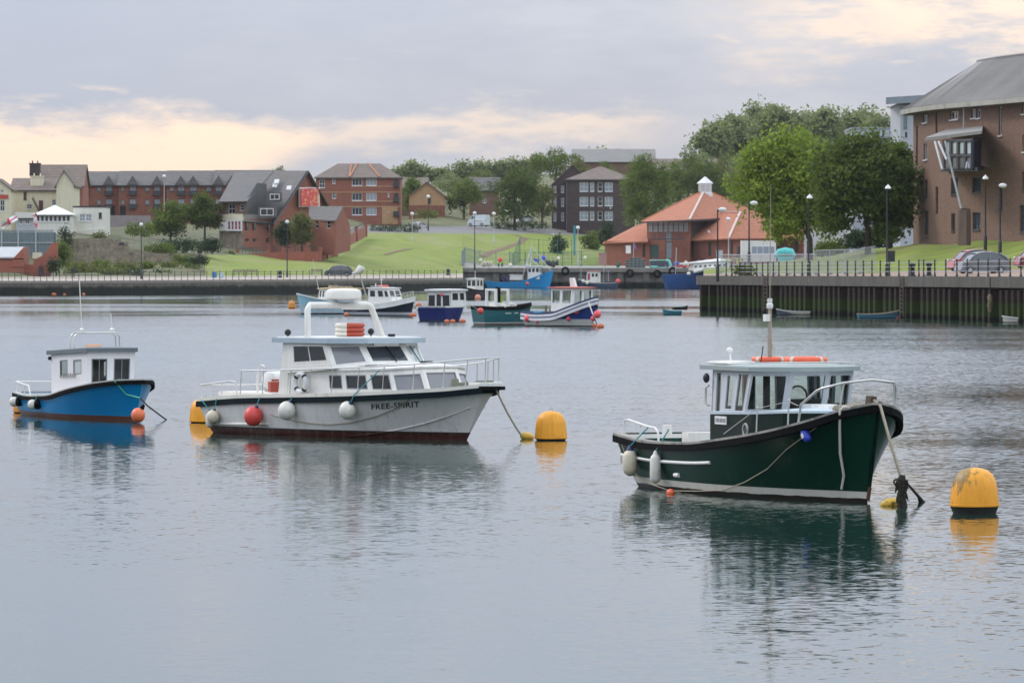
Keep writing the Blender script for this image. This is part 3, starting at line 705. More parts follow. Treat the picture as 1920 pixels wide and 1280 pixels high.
# ---- terrace
def tw(cols, rows, f=frame_d, g=glass_net): return [(a, r[0], c, r[1], f, g, (2, 1)) for a, c in cols for r in rows]
big, sm = [(349, 363), (373, 388)], [(350.5, 359), (374.5, 384)]
secs = [(140, 222, 323, [(153, 166), (198, 210)], [(141, 144.5), (182, 189)]), (222.3, 312, 322.3, [(243, 255), (289, 300)], [(227, 233), (272, 280)]),
        (312.3, 402, 321.6, [(333, 346), (356, 369)], [(318, 326), (387, 396)]), (402.3, 520, 320.8, [(404, 416), (428, 440), (474, 486)], [(449, 457)])]
tn = ['leftmost red brick terrace house, beside the cream pub gable', 'second red brick terrace house from the left, dark doorway recess', 'red brick terrace house above the two round trees', 'rightmost red brick terrace house, mostly hidden behind the slate roofed pub']
for i, (a, c, yr, bw, sw_) in enumerate(secs):
    dark = [(a + (2 if i else 60), 386, a + (14 if i else 76), 404, frame_d, glass_dark, (1, 1), 'doorway')] if i < 2 else []
    h = house('terrace_house', tn[i], a, c, 735 - i * 1.5, 418, 347.5, yr, 15, tw(bw, big) + tw(sw_, sm) + dark + [(bw[1][0] + 2, 396, bw[1][1], 403, frame_d, glass_house, (1, 1))], brick_ter, slate, 'side', group='terrace houses')
    for q in bw:
        for y in (365, 390): rb = MB(); rb.box((Xd((q[0] + q[1]) / 2, h['D']), h['D'] - .35, zrow(y - 3, h['D'])), ((q[1] - q[0]) / F * h['D'] + .3, .7, .9)); rb.build('balcony', gut, h['root'])
    for q in bw: pr = MB(); pr.prism([V(Xd(q[0] - 5, h['D']), h['D'] - .5, h['ze'] + .1), V(Xd(q[1] + 5, h['D']), h['D'] - .5, h['ze'] + .1), V(Xd((q[0] + q[1]) / 2, h['D']), h['D'] - .5, h['ze'] + 1.9)], (0, 3.2, 0)); pr.build('gablet', slate, h['roof'])
mb = MB(); D = 690 * K
for i in range(14): mb.box((Xd(202 + i * 6, D), D, zrow(416, D)), (.56 * 1.05, .1, zrow(404, D) - zrow(428, D)))
tag(mb.build('garden_fence', mat('grey_pink_boards', (.25, .21, .21), .9, .2, 1.0), None, loc=(Xd(240, D), D, zrow(428, D))), 'grey boarded garden fence in front of the brick terrace', 'fence')
# ---- slate roofed pub
p = thing('slate_roofed_pub', 'old red brick pub with steep slate roofs, dormers and a picture board on its gable', 'pub', at_px(520, 645 * K, zrow(485, 645 * K)))
polywall_win(p, (455, 650), (512, 640), 411, 487, [(459, 417, 466, 432, frame_d), (473, 417, 480, 432, frame_d), (500, 417, 507, 432, frame_d), (460.5, 447, 467, 453, frame_d, None, (1, 1)), (474, 447, 481, 453, frame_d, None, (1, 1)), (499, 446, 506, 455, frame_d, None, (1, 1))], brick_red)
polywall(p, 'gable_wall', [(512.2, 487, 640.2), (512.2, 414, 640.2), (548, 366, 645), (576, 324, 649), (600, 356, 652), (634, 420, 656), (634, 486, 656)], brick_red)
polywall(p, 'roof', [(451, 414, 650), (513, 420, 638.6), (577.5, 321.5, 648), (515, 321, 664)], slate, .2)
polywall(p, 'roof', [(577.5, 321.5, 648), (637, 424, 655), (575, 420, 676), (515, 321, 664)], slate, .2)
polywall(p, 'bargeboard', [(512.5, 421, 638.5), (512.5, 416, 638.5), (577, 319.5, 647.8), (577, 323, 647.8)], gut, .15)
for x0, x1, y0, y1, D in ((503, 527, 361, 377, 640), (484, 517, 388, 407, 637)):      # dormers
    mb = MB(); a, c = P(x0, y1, D * K), P(x1, y1, D * K); hgt = Vector((0, 0, zrow(y0, D * K) - zrow(y1, D * K)))
    mb.prism([a, c, c + hgt, a + hgt], (0, 5, 0)); d = mb.build('dormer', slate, p)
    f = Fac((a.x, a.y - .02), (c.x, c.y - .02), a.z, a.z + hgt.z)
    window(d, f.fn, (.12, .15, .88, .85), V(0, -1, 0), frame_w, glass_dark, .12, 2, 1, -.06, .1, world=True)
for x, y in ((515, 348), (541, 353), (518, 341)):
    mb = MB(); q = P(x, y, 645 * K); mb.prism([q + V(-.4, -.6, -.35), q + V(.4, -.6, -.35), q + V(.55, 0, .35), q + V(-.25, 0, .35)], (0, -.15, .1)); mb.build('skylight', white_paint, p)
def poster_mat():
    m = bpy.data.materials.new('picture_board'); m.use_nodes = True; t = m.node_tree; bb = NB(t); c = bb.n('ShaderNodeTexCoord').outputs['Generated']
    n1 = bb.noise(c, 3.2, 4, .6, 1.2); n2 = bb.noise(c, 6, 4, .6, .6)
    cc = bb.mix(bb.rng(n1, .5, .6), (.55, .03, .03), (.75, .30, .10)); cc = bb.mix(bb.rng(n2, .56, .68, 0, .9), cc, (.78, .62, .45))
    t.links.new(cc, t.nodes['Principled BSDF'].inputs['Base Color']); return m
bd = tag(MB().build('x', white_paint) if False else polywall(None, 'picture_board', [(562.5, 388.5, 645.5), (562.5, 351.5, 645.5), (599.5, 351, 651), (599.5, 388, 651)], white_paint, .25), 'square red and yellow picture board with white border on the pub gable', 'sign')
q = polywall(bd, 'picture', [(564.5, 386.5, 645.2), (564.5, 353.5, 645.2), (597.5, 353, 650.2), (597.5, 386, 650.2)], poster_mat(), .1)
p = thing('slate_roofed_wing', 'low red brick wing with slate roof at the right of the pub', 'building', at_px(605, 632 * K, zrow(470, 632 * K)))
polywall_win(p, (584, 634), (627, 630), 412, 478, [(590, 413.5, 597, 428, frame_w, glass_dark), (612, 413.5, 620, 428, frame_w, glass_dark)], brick_red)
polywall(p, 'gable_wall', [(627.2, 478, 630.2), (627.2, 412, 630.2), (642, 387.5, 634), (657, 424, 638), (657, 470, 638)], brick_red)
polywall(p, 'roof', [(578, 414, 635), (629, 413.5, 629), (643, 387, 633), (580, 386.5, 642)], slate, .2)
p = thing('stone_fronted_pub_end', 'old pub end with white bay window, stone base and pale sign board', 'building', at_px(432, 640 * K, zrow(480, 640 * K)))
polywall_win(p, (411, 641), (461, 637), 376, 402, [(428, 382, 440, 401, frame_w, glass_dark, (2, 2)), (449, 384, 457, 395, frame_w, glass_dark, (1, 2))], brick_brn, name='upper_wall')
polywall(p, 'render_band', [(411, 414, 640.9), (411, 402, 640.9), (455, 401, 637.4), (455, 413, 637.4)], render_cream)
polywall(p, 'stone_wall', [(411, 482, 640.8), (411, 433, 640.8), (453, 432.5, 637.5), (453, 482, 637.5)], stone_rub)
polywall_win(p, (424, 639), (452, 637), 413, 433, [(426 + i * 6.5, 414.5, 431.5 + i * 6.5, 431, frame_w, mat('red_curtain_glass', (.25, .05, .05), .2), (1, 2)) for i in range(4)], frame_w, name='bay')
sg = polywall(p, 'sign_board', [(411, 432.5, 640), (411, 416.5, 640), (422.5, 416, 639), (422.5, 432, 639)], white_paint, .3)
mb = MB(); c_ = P(416.5, 422.5, 639.0 * K); mb.prism([c_ + V(.25 * cos(a) * (1 if i % 2 else .7), 0, .16 * sin(a) + (.12 if i % 3 == 0 else 0)) for i, a in enumerate(np.linspace(0, 2 * pi, 11)[:-1])], (0, -.05, 0)); mb.prism([c_ + V(-.05, 0, -.1), c_ + V(.05, 0, -.1), c_ + V(.03, 0, -.35), c_ + V(-.03, 0, -.35)], (0, -.05, 0)); mb.build('dark_emblem', gut, sg)
polywall(p, 'roof', [(410, 378, 640), (463, 377, 636), (512, 320.5, 655), (441, 322, 660)], slate, .2)
polywall(p, 'side_wall', [(461, 402, 637), (461, 377, 637), (483, 343, 643), (500, 345, 648), (500, 402, 648)], mat('slate_hung_wall', (.10, .10, .10), .9, .2, 1), .3)
# garden wall of the pub
gw = thing('garden_wall', 'orange brick garden wall with piers climbing the grass beside the pub', 'wall', at_px(560, 628 * K, zrow(487, 628 * K)))
line = [(445, 628, 487, 470), (503, 628, 487, 468), (531, 628, 486, 466), (577, 629, 486, 466), (601, 630, 485, 465), (612, 638, 481, 461), (630, 655, 472, 450), (650, 682, 460, 438), (668, 708, 449, 427), (686, 735, 440, 418)]
for a, c in zip(line, line[1:]):
    A, C = at_px(a[0], a[1] * K, 0), at_px(c[0], c[1] * K, 0); z = [zrow(r, d * K) for r, d in ((a[2] + 4, a[1]), (c[2] + 4, c[1]), (c[3] + 6, c[1]), (a[3] + 6, a[1]))]
    mb = MB(); mb.prism([V(A.x, A.y, z[0]), V(C.x, C.y, z[1]), V(C.x, C.y, z[2]), V(A.x, A.y, z[3])], (0, .35, 0)); mb.build('wall_panel', brick_orange, gw)
    mb = MB()
    for i in range(9):
        f = (i + .5) / 9; q = A.lerp(C, f); zz = z[3] + (z[2] - z[3]) * f; mb.box((q.x, q.y + .15, zz + .45), (.06, .06, .9))
    mb.bar(V(A.x, A.y + .15, z[3] + .9), V(C.x, C.y + .15, z[2] + .9), .06); stuff(mb.build('railing_bars', gut, gw))
for a in line:
    A = at_px(a[0], a[1] * K, 0); z0, z1 = zrow(a[2] + 4, a[1] * K), zrow(a[3] - 1, a[1] * K)
    mb = MB(); mb.box((A.x, A.y + .1, (z0 + z1) / 2), (.6, .6, z1 - z0)); mb.box((A.x, A.y + .1, z1 + .06), (.75, .75, .14)); mb.build('pier', brick_orange, gw)
# ---- flats
rows = [(334.8, 348), (362, 376), (389, 403)]
h = house('brick_flats', 'three storey red brick flats with wide hipped roof and orange ridge tiles', 592, 751, 800, 430, 333.5, 308, 15,
          [(660, a, 679, c, frame_w, glass_house, (3, 1)) for a, c in rows] + [(687, a, 706, c, frame_w, glass_net, (3, 1)) for a, c in rows] + [(623, 336, 629, 344), (623, 360, 630, 372), (599, 337, 609, 352), (727, 361, 730, 369), (727, 388, 730, 396)] +
          [(739, a, 747, c + 2, frame_d, glass_dark, (1, 1), 'balcony_door') for a, c in rows], brick_red, tile_brn, 'hip', 4.5, cat='flats')
for y, a, c in ((349.5, 658, 752), (377.5, 658, 752), (360.5, 592, 752), (387.5, 592, 752)):
    mb = MB(); mb.box(((Xd(a, h['D']) + Xd(c, h['D'])) / 2, h['D'] - .03, zrow(y, h['D'])), (Xd(c, h['D']) - Xd(a, h['D']) - .1, .12, .22)); mb.build('brick_band', brick_buff, h['root'])
mb = MB(); mb.box((Xd(731, h['D']), h['D'] - .05, (zrow(388.5, h['D']) + zrow(420, h['D'])) / 2), (Xd(738, h['D']) - Xd(709, h['D']), .1, zrow(388.5, h['D']) - zrow(420, h['D']))); mb.build('buff_panel', brick_buff, h['root'])
for y in (350, 377.5, 404.5):
    mb = MB(); x = Xd(743, h['D'])
    mb.box((x, h['D'] - .6, zrow(y, h['D'])), (1.3, 1.2, .15)); mb.box((x, h['D'] - 1.15, zrow(y, h['D']) + .5), (1.3, .06, .9)); mb.build('balcony', gut, h['root'])
ym = h['D'] + 7.5
for a, c in (((Xd(656, h['D']), h['D'] - .4, h['ze'] + .1), P(670, 308, ym)), ((Xd(712, h['D']), h['D'] - .4, h['ze'] + .1), P(690, 308, ym)), ((Xd(655, h['D']), h['D'] - .4, h['ze'] + .1), P(659, 308, ym))):
    mb = MB(); mb.bar(Vector(a) + V(0, 0, .16), c + V(0, 0, .2), .3, .2); mb.build('ridge_tile_line', ridge_or, h['roof'])
h = house('gabled_house', 'gabled house with buff brick above and red brick below', 767, 834, 835, 413, 368, 342, 12, [(802, 371, 808, 381, frame_d, glass_dark, (1, 1)), (778, 392, 783, 401), (815, 392, 822, 401)], brick_buff, tile_brn, 'front', over=.5)
mb = MB(); mb.box(((h['x0'] + h['x1']) / 2, h['D'] - .05, (zrow(385, h['D']) + zrow(413, h['D'])) / 2), (h['x1'] - h['x0'] + .02, .1, zrow(385, h['D']) - zrow(413, h['D']))); mb.build('red_brick_base', brick_ter, h['root'])
house('distant_house', 'grey roofed house half hidden between the two round trees', 880, 935, 860, 398, 357, 334, 11, [(905, 372, 912, 380)], brick_brn, slate, 'side')
house('distant_house', 'brown roofed house peeping out right of the brick flats', 745, 800, 850, 400, 352, 334, 11, [], brick_brn, tile_brn, 'side')
h = house('dark_brick_flats', 'three storey dark brown brick flats with white windows and hipped roof', 1063, 1190, 815, 436, 337, 314, 16,
          [(a, y0, c, y1, frame_w, g, n) for y0, y1 in ((342, 359), (369, 386), (396, 412.5)) for a, c, g, n in ((1087, 1103, glass_net, (2, 2)), (1106.5, 1114, glass_net, (1, 2)), (1121, 1129.5, glass_dark, (1, 2)), (1134, 1149, glass_net, (2, 2)))] , brick_dark, tile_brn, 'hip', 7, cat='flats')
h = house('dark_brick_wing', 'narrow dark brick wing with steep roof at the left end of the dark flats', 1035, 1108, 824, 436, 346, 309, 12, [(a, y0, c, y1, frame_w, glass_net, (1, 2)) for y0, y1 in ((344.5 + 4, 361), (371, 387), (398, 414)) for a, c in ((1038, 1043), (1052, 1057.5))], brick_dark, tile_brn, 'front', cat='flats', ridge_px=1074)
house('distant_roof', 'long pale grey roof on the skyline behind the dark flats', 1075, 1228, 1020, 330, 304, 281, 18, [], brick_brn, mat('far_grey_roof', (.20, .19, .18), .9, .1, .3), 'side', cat='building')
house('distant_roof', 'brown roof on the hill above the wooded slope', 1222, 1345, 960, 345, 322, 299, 16, [], brick_brn, tile_brn, 'side', cat='building')
# ---- red roofed visitor centre
p = thing('red_roofed_centre', 'low brick visitor centre with big orange tiled roofs and a white cupola', 'building', at_px(1300, 735 * K, zrow(498, 735 * K)))
polywall_win(p, (1134, 739), (1213, 733), 452, 500, [(1174, 461, 1183, 475, frame_w, glass_pale, (1, 1)), (1205, 456, 1210, 482, frame_d, glass_dark, (1, 1), 'door')], brick_red)
polywall_win(p, (1213, 733), (1293, 728), 411, 500, [(1215 + i * 9.6, 417.5, 1223.5 + i * 9.6, 434, frame_w, glass_net, (3, 2)) for i in range(8)] + [(1219, 459, 1235, 484, frame_d, mat('green_door', (.03, .07, .06)), (1, 1), 'door'), (1248, 436, 1259, 452, frame_t, glass_net, (1, 1)), (1248, 454, 1259, 484, frame_t, glass_net, (2, 3))], brick_red)
polywall_win(p, (1293, 731), (1366, 722), 447, 498, [(1297, 452, 1300, 478, frame_d, glass_dark, (1, 1)), (1328, 454, 1334, 480, frame_d, glass_house, (1, 1), 'door')], brick_red)
polywall_win(p, (1366, 722), (1442, 732), 445, 496, [(1368, 452, 1374, 478, frame_d, glass_dark, (1, 1)), (1381, 462, 1388, 484, frame_d, glass_dark, (1, 1), 'door'), (1420, 455, 1428, 475)], brick_red)
polywall_win(p, (1442, 748), (1506, 744), 430, 494, [(1490, 452, 1497, 472, frame_d), (1460, 450, 1468, 462)], brick_red)
polywall(p, 'upper_wall', [(1294, 452, 729), (1294, 411, 729), (1345, 409, 745), (1345, 440, 745)], mat('dark_timber', (.05, .035, .03), .8), .3)
tp = (1322, 356, 748)
for pts in ([(1203, 415.5, 732), (1293, 412, 724.5), tp], [(1293, 412, 724.5), (1436, 404, 757), tp], [(1436, 404, 757), (1330, 400, 775), tp], [(1330, 400, 775), (1203, 415.5, 732), tp]): polywall(p, 'roof', pts, tile_red, .25)
for pts in ([(1291, 450.5, 729.5), (1366, 447, 719.5), (1388, 397.5, 734), (1340, 398, 744)], [(1366, 447, 719.5), (1444, 446.5, 731), (1446, 402, 746), (1388, 397.5, 734)], [(1129, 455.5, 739), (1214.5, 452.5, 731), (1214.5, 415.5, 742), (1190, 424, 752)],
            [(1434, 446, 741), (1508, 443, 743), (1458, 398.5, 757), (1430, 404, 756)]): polywall(p, 'roof', pts, tile_red, .25)
for a, c in (((1293, 411, 724), (1319, 360, 746)), ((1366, 446, 719), (1388, 397, 733.5)), ((1342, 397.5, 743.6), (1388, 397, 733.6))):
    mb = MB(); mb.bar(P(*a[:2], a[2] * K), P(*c[:2], c[2] * K), .4, .25); mb.build('ridge_tile_line', ridge_wh, p)
mb = MB(); a, c = P(1203, 417, 731.8 * K), P(1293, 413.5, 724.2 * K); mb.bar(a, c, .2, .3); a, c = P(1293, 413.5, 724.2 * K), P(1345, 411, 736 * K); mb.bar(a, c, .2, .3); mb.build('gutter', gut, p)
cu = P(1322, 364, 747 * K)
mb = MB(); mb.lathe([(1.5, -1.4), (1.5, .2), (1.32, .3), (1.32, 2.0), (1.62, 2.1), (1.5, 2.3), (.95, 2.75), (.35, 3.3), (.05, 3.5)], 8, cu); cup = mb.build('cupola', mat('white_cupola', (.66, .66, .66), .6, .05), p)
mb = MB()
for i in range(8):
    g = 2 * pi * (i + .5) / 8
    for j in range(5): mb.box(cu + V(1.27 * cos(g), 1.27 * sin(g), .6 + j * .27), (.75, .1, .08), g + pi / 2)
mb.build('louvre', galv, cup)
mb = MB(); D = 726 * K; a, c = P(1220, 437, D), P(1281, 436, D - 6)
mb.prism([P(1220, 450, D), P(1281, 449, D - 5), P(1281, 449, D) , P(1220, 450, D + 5)], (0, 0, .25))
for y in (436, 440, 444): mb.bar(P(1220, y, D), P(1281, y - 1, D - 5), .07)
for i in range(14):
    f = i / 13; x = 1220 + 61 * f; mb.bar(P(x, 449.5 - f, D - 5 * f), P(x, 436 - f, D - 5 * f), .07)
mb.build('balcony', gut, p)
# ---- big plum brick building on the right
p = thing('plum_brick_block', 'tall plum brick apartment block with curved end and grey seamed roof', 'building', at_px(1800, 364 * K, zrow(458, 364 * K)))
ZT = 19.5; ZB = 4.2
wp = [(1712, 378.5), (1726, 374.5), (1746, 370), (1770, 366), (1812, 361), (1862, 356), (1902, 352), (1990, 343), (2110, 331), (2300, 314)]
wpt = [at_px(x, D * K, 0) for x, D in wp]
WIN = [(1730, 215, 1739, 231), (1754, 211, 1757.8, 250), (1781, 208, 1797, 225), (1821, 204, 1829, 222), (1830.5, 205, 1838.5, 222), (1872.5, 199.5, 1878.5, 254.5), (1916, 198, 1928, 214),
       (1717.5, 236, 1721, 310), (1732, 269, 1738.7, 300), (1917, 252, 1927, 285), (1732.5, 337, 1739, 367), (1754, 350, 1759, 401), (1783, 333, 1796, 365), (1823, 331, 1839, 361), (1872, 345, 1880, 395), (1916, 322, 1928, 357),
       (1731.5, 394, 1741, 442), (1783.5, 400, 1791, 433), (1823.5, 398, 1838.5, 431), (1912, 384, 1924, 435), (1948, 198, 1960, 214), (1948, 252, 1960, 285), (1948, 322, 1960, 357)]
walls = []
for (a, c, wa, wc) in zip(wpt, wpt[1:], wp, wp[1:]):
    f = Fac((a.x, a.y), (c.x, c.y), ZB, ZT); ww = [w for w in WIN if wa[0] <= (w[0] + w[2]) / 2 < wc[0]]
    hs = [f.rect(*w) for w in ww]; mb = MB(); mb.panel(f.c4, hs, -f.n * .35); mb.build('wall', brick_big, p)
    for w, hh in zip(ww, hs):
        wide = (w[2] - w[0]) > 5; gm = glass_pale if w[0] in (1821, 1730) else (glass_mat('blue_dark_glass', (.03, .05, .07), 0, .08) if w[1] > 300 else glass_dark)
        window(p, f.fn, hh, f.n, frame_d if w[1] > 300 or not wide else frame_w, gm, .1, 2 if wide else 1, 1 if wide else 3, .22, .1, sill=wide)
bk = [wpt[0] + V(3, 14, 0), wpt[0] + V(16, 30, 0), wpt[-1] + V(20, 8, 0)]
mb = MB()
for a, c in zip([wpt[0]] + bk, bk + [wpt[-1]]): mb.add([V(a.x, a.y, ZB), V(c.x, c.y, ZB), V(c.x, c.y, ZT), V(a.x, a.y, ZT)], [(0, 1, 2, 3)])
mb.build('rear_wall', brick_big, p)
ev = []
for i, w in enumerate(wpt):
    a, c = wpt[max(i - 1, 0)], wpt[min(i + 1, len(wpt) - 1)]; t = (c - a).normalized(); n = V(t.y, -t.x, 0); n = n if n.dot(-w) > 0 else -n
    if i == 0: n = (n + V(-.3, .5, 0)).normalized()
    ev.append(w + n * 1.35)
ev = [wpt[0] + V(-.4, 3.0, 0)] + ev
rg = [P(1833, 117, 375 * K), P(1833, 117, 375 * K) + V(.1, -.2, 0), P(1834, 116.6, 374.6 * K), P(1838, 115.6, 374 * K), P(1846, 114, 373 * K), P(1870, 109.5, 370 * K), P(1915, 104, 366 * K), P(1950, 100, 363 * K), P(2040, 92, 354 * K), P(2165, 78, 341 * K), P(2360, 60, 323 * K)]
rm = MB(); fa = MB(); so = MB()
for i in range(len(ev) - 1):
    a, c = ev[i], ev[i + 1]
    rm.add([V(a.x, a.y, ZT + .46), V(c.x, c.y, ZT + .46), rg[i + 1], rg[i]], [(0, 1, 2, 3)])
    fa.add([V(a.x, a.y, ZT + .02), V(c.x, c.y, ZT + .02), V(c.x, c.y, ZT + .50), V(a.x, a.y, ZT + .50)], [(0, 1, 2, 3)])
    w0, w1 = wpt[max(i - 1, 0)], wpt[i]
    so.add([V(a.x, a.y, ZT + .02), V(c.x, c.y, ZT + .02), V(w1.x, w1.y, ZT - .01), V(w0.x, w0.y, ZT - .01)], [(0, 1, 2, 3)])
    bz = [V(q.x + 14, q.y + 10, ZT + .6) for q in (rg[i], rg[i + 1])]
    rm.add([rg[i], rg[i + 1], bz[1], bz[0]], [(0, 1, 2, 3)])
ro = rm.build('roof', zinc_m, p); fa.build('fascia', mat('pale_fascia', (.36, .34, .29), .7, .15, 1, stain=(.16, .16, .10), stain_at=(.5, .75)), p); so.build('soffit', mat('soffit', (.16, .15, .13), .8), p)
sm_ = MB()
for i in range(1, len(ev) - 1):
    L = (ev[i + 1] - ev[i]).length; n = max(1, int(L / .62))
    for j in range(n):
        f = j / n; a = ev[i].lerp(ev[i + 1], f); c = rg[i].lerp(rg[i + 1], f); sm_.bar(V(a.x, a.y, ZT + .50), c + V(0, 0, .04), .06, .09)
stuff(sm_.build('standing_seam', zinc_m, ro))
mb = MB(); mb.tube([V(q.x, q.y, q.z + .08) for q in rg], .16, 6); mb.build('ridge_cap', zinc_m, ro)
for x in (1719, 1807):
    D = (381 if x < 1750 else 360.5) * K; mb = MB(); mb.tube([P(x, 200 if x < 1750 else 190, D), P(x, 455 if x < 1750 else 243, D)], .07, 6); mb.build('downpipe', galv, p)
DB = 352 * K
can = [P(1734, 264.5, 357 * K), P(1778, 247, 366 * K), P(1844, 239.5, 360 * K), P(1841, 251, 350 * K)]
mb = MB(); mb.prism([q - V(0, 0, .0) for q in can], (0, 0, .3)); mb.build('balcony_canopy', mat('canopy_lead', (.20, .19, .175), .7, .15, 1), p)
mb = MB(); mb.prism([P(1764, 322, 356 * K), P(1778, 322, 366 * K), P(1844, 318, 359 * K), P(1833, 321, 350 * K)], (0, 0, .35)); mb.build('balcony_floor', gut, p)
polywall_win(p, (1767, 355.5), (1823, 350.5), 263, 318, [(1769.5 + i * 13.5, 265, 1779.5 + i * 13.5, 290, frame_d, glass_pale, (1, 1)) for i in range(4)] + [(1769.5 + i * 13.5, 293, 1779.5 + i * 13.5, 316, frame_d, mat('balcony_panel', (.15, .15, .14)), (1, 1)) for i in range(4)], frame_d, .1, 'glazed_bay')
polywall(p, 'blue_panel', [(1823.3, 318, 350.5), (1823.3, 262, 350.5), (1840, 258, 357), (1840, 317, 357)], mat('dark_blue_panel', (.02, .035, .09), .5), .15)
for a, c in (((1753, 266), (1767, 318)), ((1772, 265), (1804, 398)), ((1808, 262), (1818, 316)), ((1820, 262), (1812, 316)), ((1760, 266), (1775, 300))):
    mb = MB(); mb.tube([P(a[0], a[1], 354 * K), P(c[0], c[1], 351 * K)], .11, 6); mb.build('strut', mat('pale_strut', (.33, .34, .35), .5), p)
polywall(p, 'porch', [(1796, 460, 349), (1796, 396, 349), (1800, 391, 348.6), (1808, 390, 348), (1812, 393, 348), (1812, 460, 348)], mat('porch_brick', (.10, .065, .05), .9), .45)
# pale modern building behind
h = house('pale_modern_block', 'pale grey modern block with projecting flat roof behind the plum brick block', 1688, 1760, 425, 470, 197, 197, 16, [(1694, 212, 1701, 240, frame_t, glass_net, (1, 1)), (1697, 248, 1701, 256, frame_d, glass_dark, (1, 1))], pale_clad, slate_trim, 'flat', cat='building')
mb = MB(); D = h['D']; mb.prism([P(1661, 196, D - 2), P(1740, 191, D - 2), P(1740, 191, D + 14), P(1661, 196, D + 14)], (0, 0, .8)); mb.build('roof_canopy', mat('blue_grey_metal', (.22, .25, .28), .5), h['root'])
h = house('pale_modern_wing', 'lower pale modern wing with balconies seen over the round trees', 1598, 1690, 440, 480, 243, 243, 14, [(1668, 246, 1678, 252, frame_d, glass_house, (1, 1)), (1681, 256, 1688, 264, frame_d, glass_dark, (1, 1)), (1655, 258, 1664, 270), (1612, 262, 1622, 276), (1680, 282, 1688, 300)], pale_clad, mat('blue_grey_metal', (.22, .25, .28), .5), 'flat', cat='building')
for y in (256, 275, 300):
    mb = MB(); mb.box((Xd(1655, h['D']), h['D'] - 1, zrow(y, h['D'])), (5.5, 2, .25)); mb.bar((Xd(1600, h['D']), h['D'] - 2, zrow(y, h['D']) + 1), (Xd(1690, h['D']), h['D'] - 2, zrow(y, h['D']) + 1), .06); mb.build('balcony', galv, h['root'])
# ---- walls and sheds on the left bank
def flatwall(name, label, cat, pts, D, m, th=.5, parts=()):
    r = thing(name, label, cat, at_px(pts[0][0], D * K, zrow(pts[0][1], D * K)))
    mb = MB(); mb.prism([P(x, y, D * K) for x, y in pts], (0, th, 0)); mb.build('wall', m, r); return r
r = flatwall('rubble_wall', 'tall rubble stone retaining wall below the white flat roofed block', 'wall', [(128, 502), (268, 502), (268, 470), (244, 466), (238, 455), (214, 447), (129, 447)], 589, stone_rub, 1.2)
mb = MB(); mb.prism([P(222, 460, 588.3 * K), P(234, 460, 588.3 * K), P(232, 455, 588.3 * K), P(224, 455, 588.3 * K)], (0, .3, 0)); mb.build('wall_recess', gut, r)
r = flatwall('low_stone_wall', 'long low stone wall above the weedy bank', 'wall', [(205, 503), (385, 497), (385, 479), (300, 475), (205, 470)], 598, stone_rub, .8)
r = flatwall('brick_yard_wall', 'stepped red brick yard wall with dark doorway beside the brick shed', 'wall', [(44, 523), (95, 523), (95, 512), (108, 505), (108, 455), (98, 455), (82, 478), (64, 487), (62, 496), (44, 496)], 552, brick_orange, .5)
mb = MB(); mb.prism([P(73, 522, 551.7 * K), P(80, 522, 551.7 * K), P(80, 499, 551.7 * K), P(73, 499, 551.7 * K)], (0, .2, 0)); mb.build('doorway', gut, r)
mb = MB(); mb.box(P(70, 479, 552.5 * K), (1.4, 1, .9)); mb.build('render_cap', render_cream, r)
h = house('brick_shed', 'red brick shed with pale sheet roof by the promenade', -70, 44.5, 551, 524, 484, 465, 9, [], brick_orange, mat('pale_sheet_roof', (.42, .43, .44), .7, .1), 'side', cat='shed', over=0)
mb = MB(); D = h['D']; mb.prism([P(22, 500, D - .15), P(44.7, 500, D - .15), P(44.7, 463, D - .15), P(24, 485, D - .15)], (0, 9, 0)); mb.build('gable_wall', brick_orange, h['root'])
fn_ = thing('steel_fence', 'tall grey steel palisade fence above the brick shed', 'fence', at_px(50, 580 * K, zrow(485, 580 * K)))
mb = MB(); D = 580 * K
for i in range(42):
    x = -5 + i * 2.55; yt = 431 if x < 68 else 432; yb_ = 484 if x < 82 else 484 - (x - 82) * 1.1
    if x < 106: mb.box((Xd(x, D), D, (zrow(yt, D) + zrow(yb_, D)) / 2), (.13, .05, zrow(yt, D) - zrow(yb_, D)))
stuff(mb.build('pales', mat('fence_grey', (.20, .25, .27), .6), fn_))
mb = MB(); mb.box((Xd(50, D), D + .3, (zrow(436, D) + zrow(486, D)) / 2), (Xd(104, D) - Xd(-5, D), .1, zrow(436, D) - zrow(486, D))); mb.build('backing_sheet', mat('fence_sheet', (.105, .14, .155), .7), fn_)
for y in (431, 455): mb = MB(); mb.bar(P(-5, y, D - .1), P(100, y, D - .1), .12); mb.build('rail', galv, fn_)
for x in (3, 34, 67): mb = MB(); mb.bar(P(x, 430, D - .12), P(x, 485, D - .12), .2); mb.build('post', galv, fn_)
# flags
def flag_mat():
    m = bpy.data.materials.new('cross_flag'); m.use_nodes = True; t = m.node_tree; bb = NB(t); sp = bb.n('ShaderNodeSeparateXYZ'); t.links.new(bb.n('ShaderNodeTexCoord').outputs['UV'], sp.inputs[0])
    a = bb.m('LESS_THAN', bb.m('ABSOLUTE', bb.m('SUBTRACT', sp.outputs[0], .5)), .07); c = bb.m('LESS_THAN', bb.m('ABSOLUTE', bb.m('SUBTRACT', sp.outputs[1], .5)), .11)
    t.links.new(bb.mix(bb.m('MAXIMUM', a, c), (.68, .68, .7), (.55, .03, .06)), t.nodes['Principled BSDF'].inputs['Base Color']); return m
fl = thing('flag', 'white flag with a red cross flying above the steel fence', 'flag', at_px(2, 596 * K, zrow(432, 596 * K)))
mb = MB(); D = 596 * K; mb.tube([P(-4, 440, D), P(-1, 400, D)], .06, 6); mb.build('pole', galv, fl)
mb = MB(); nu, nv = 12, 6; uvs = []
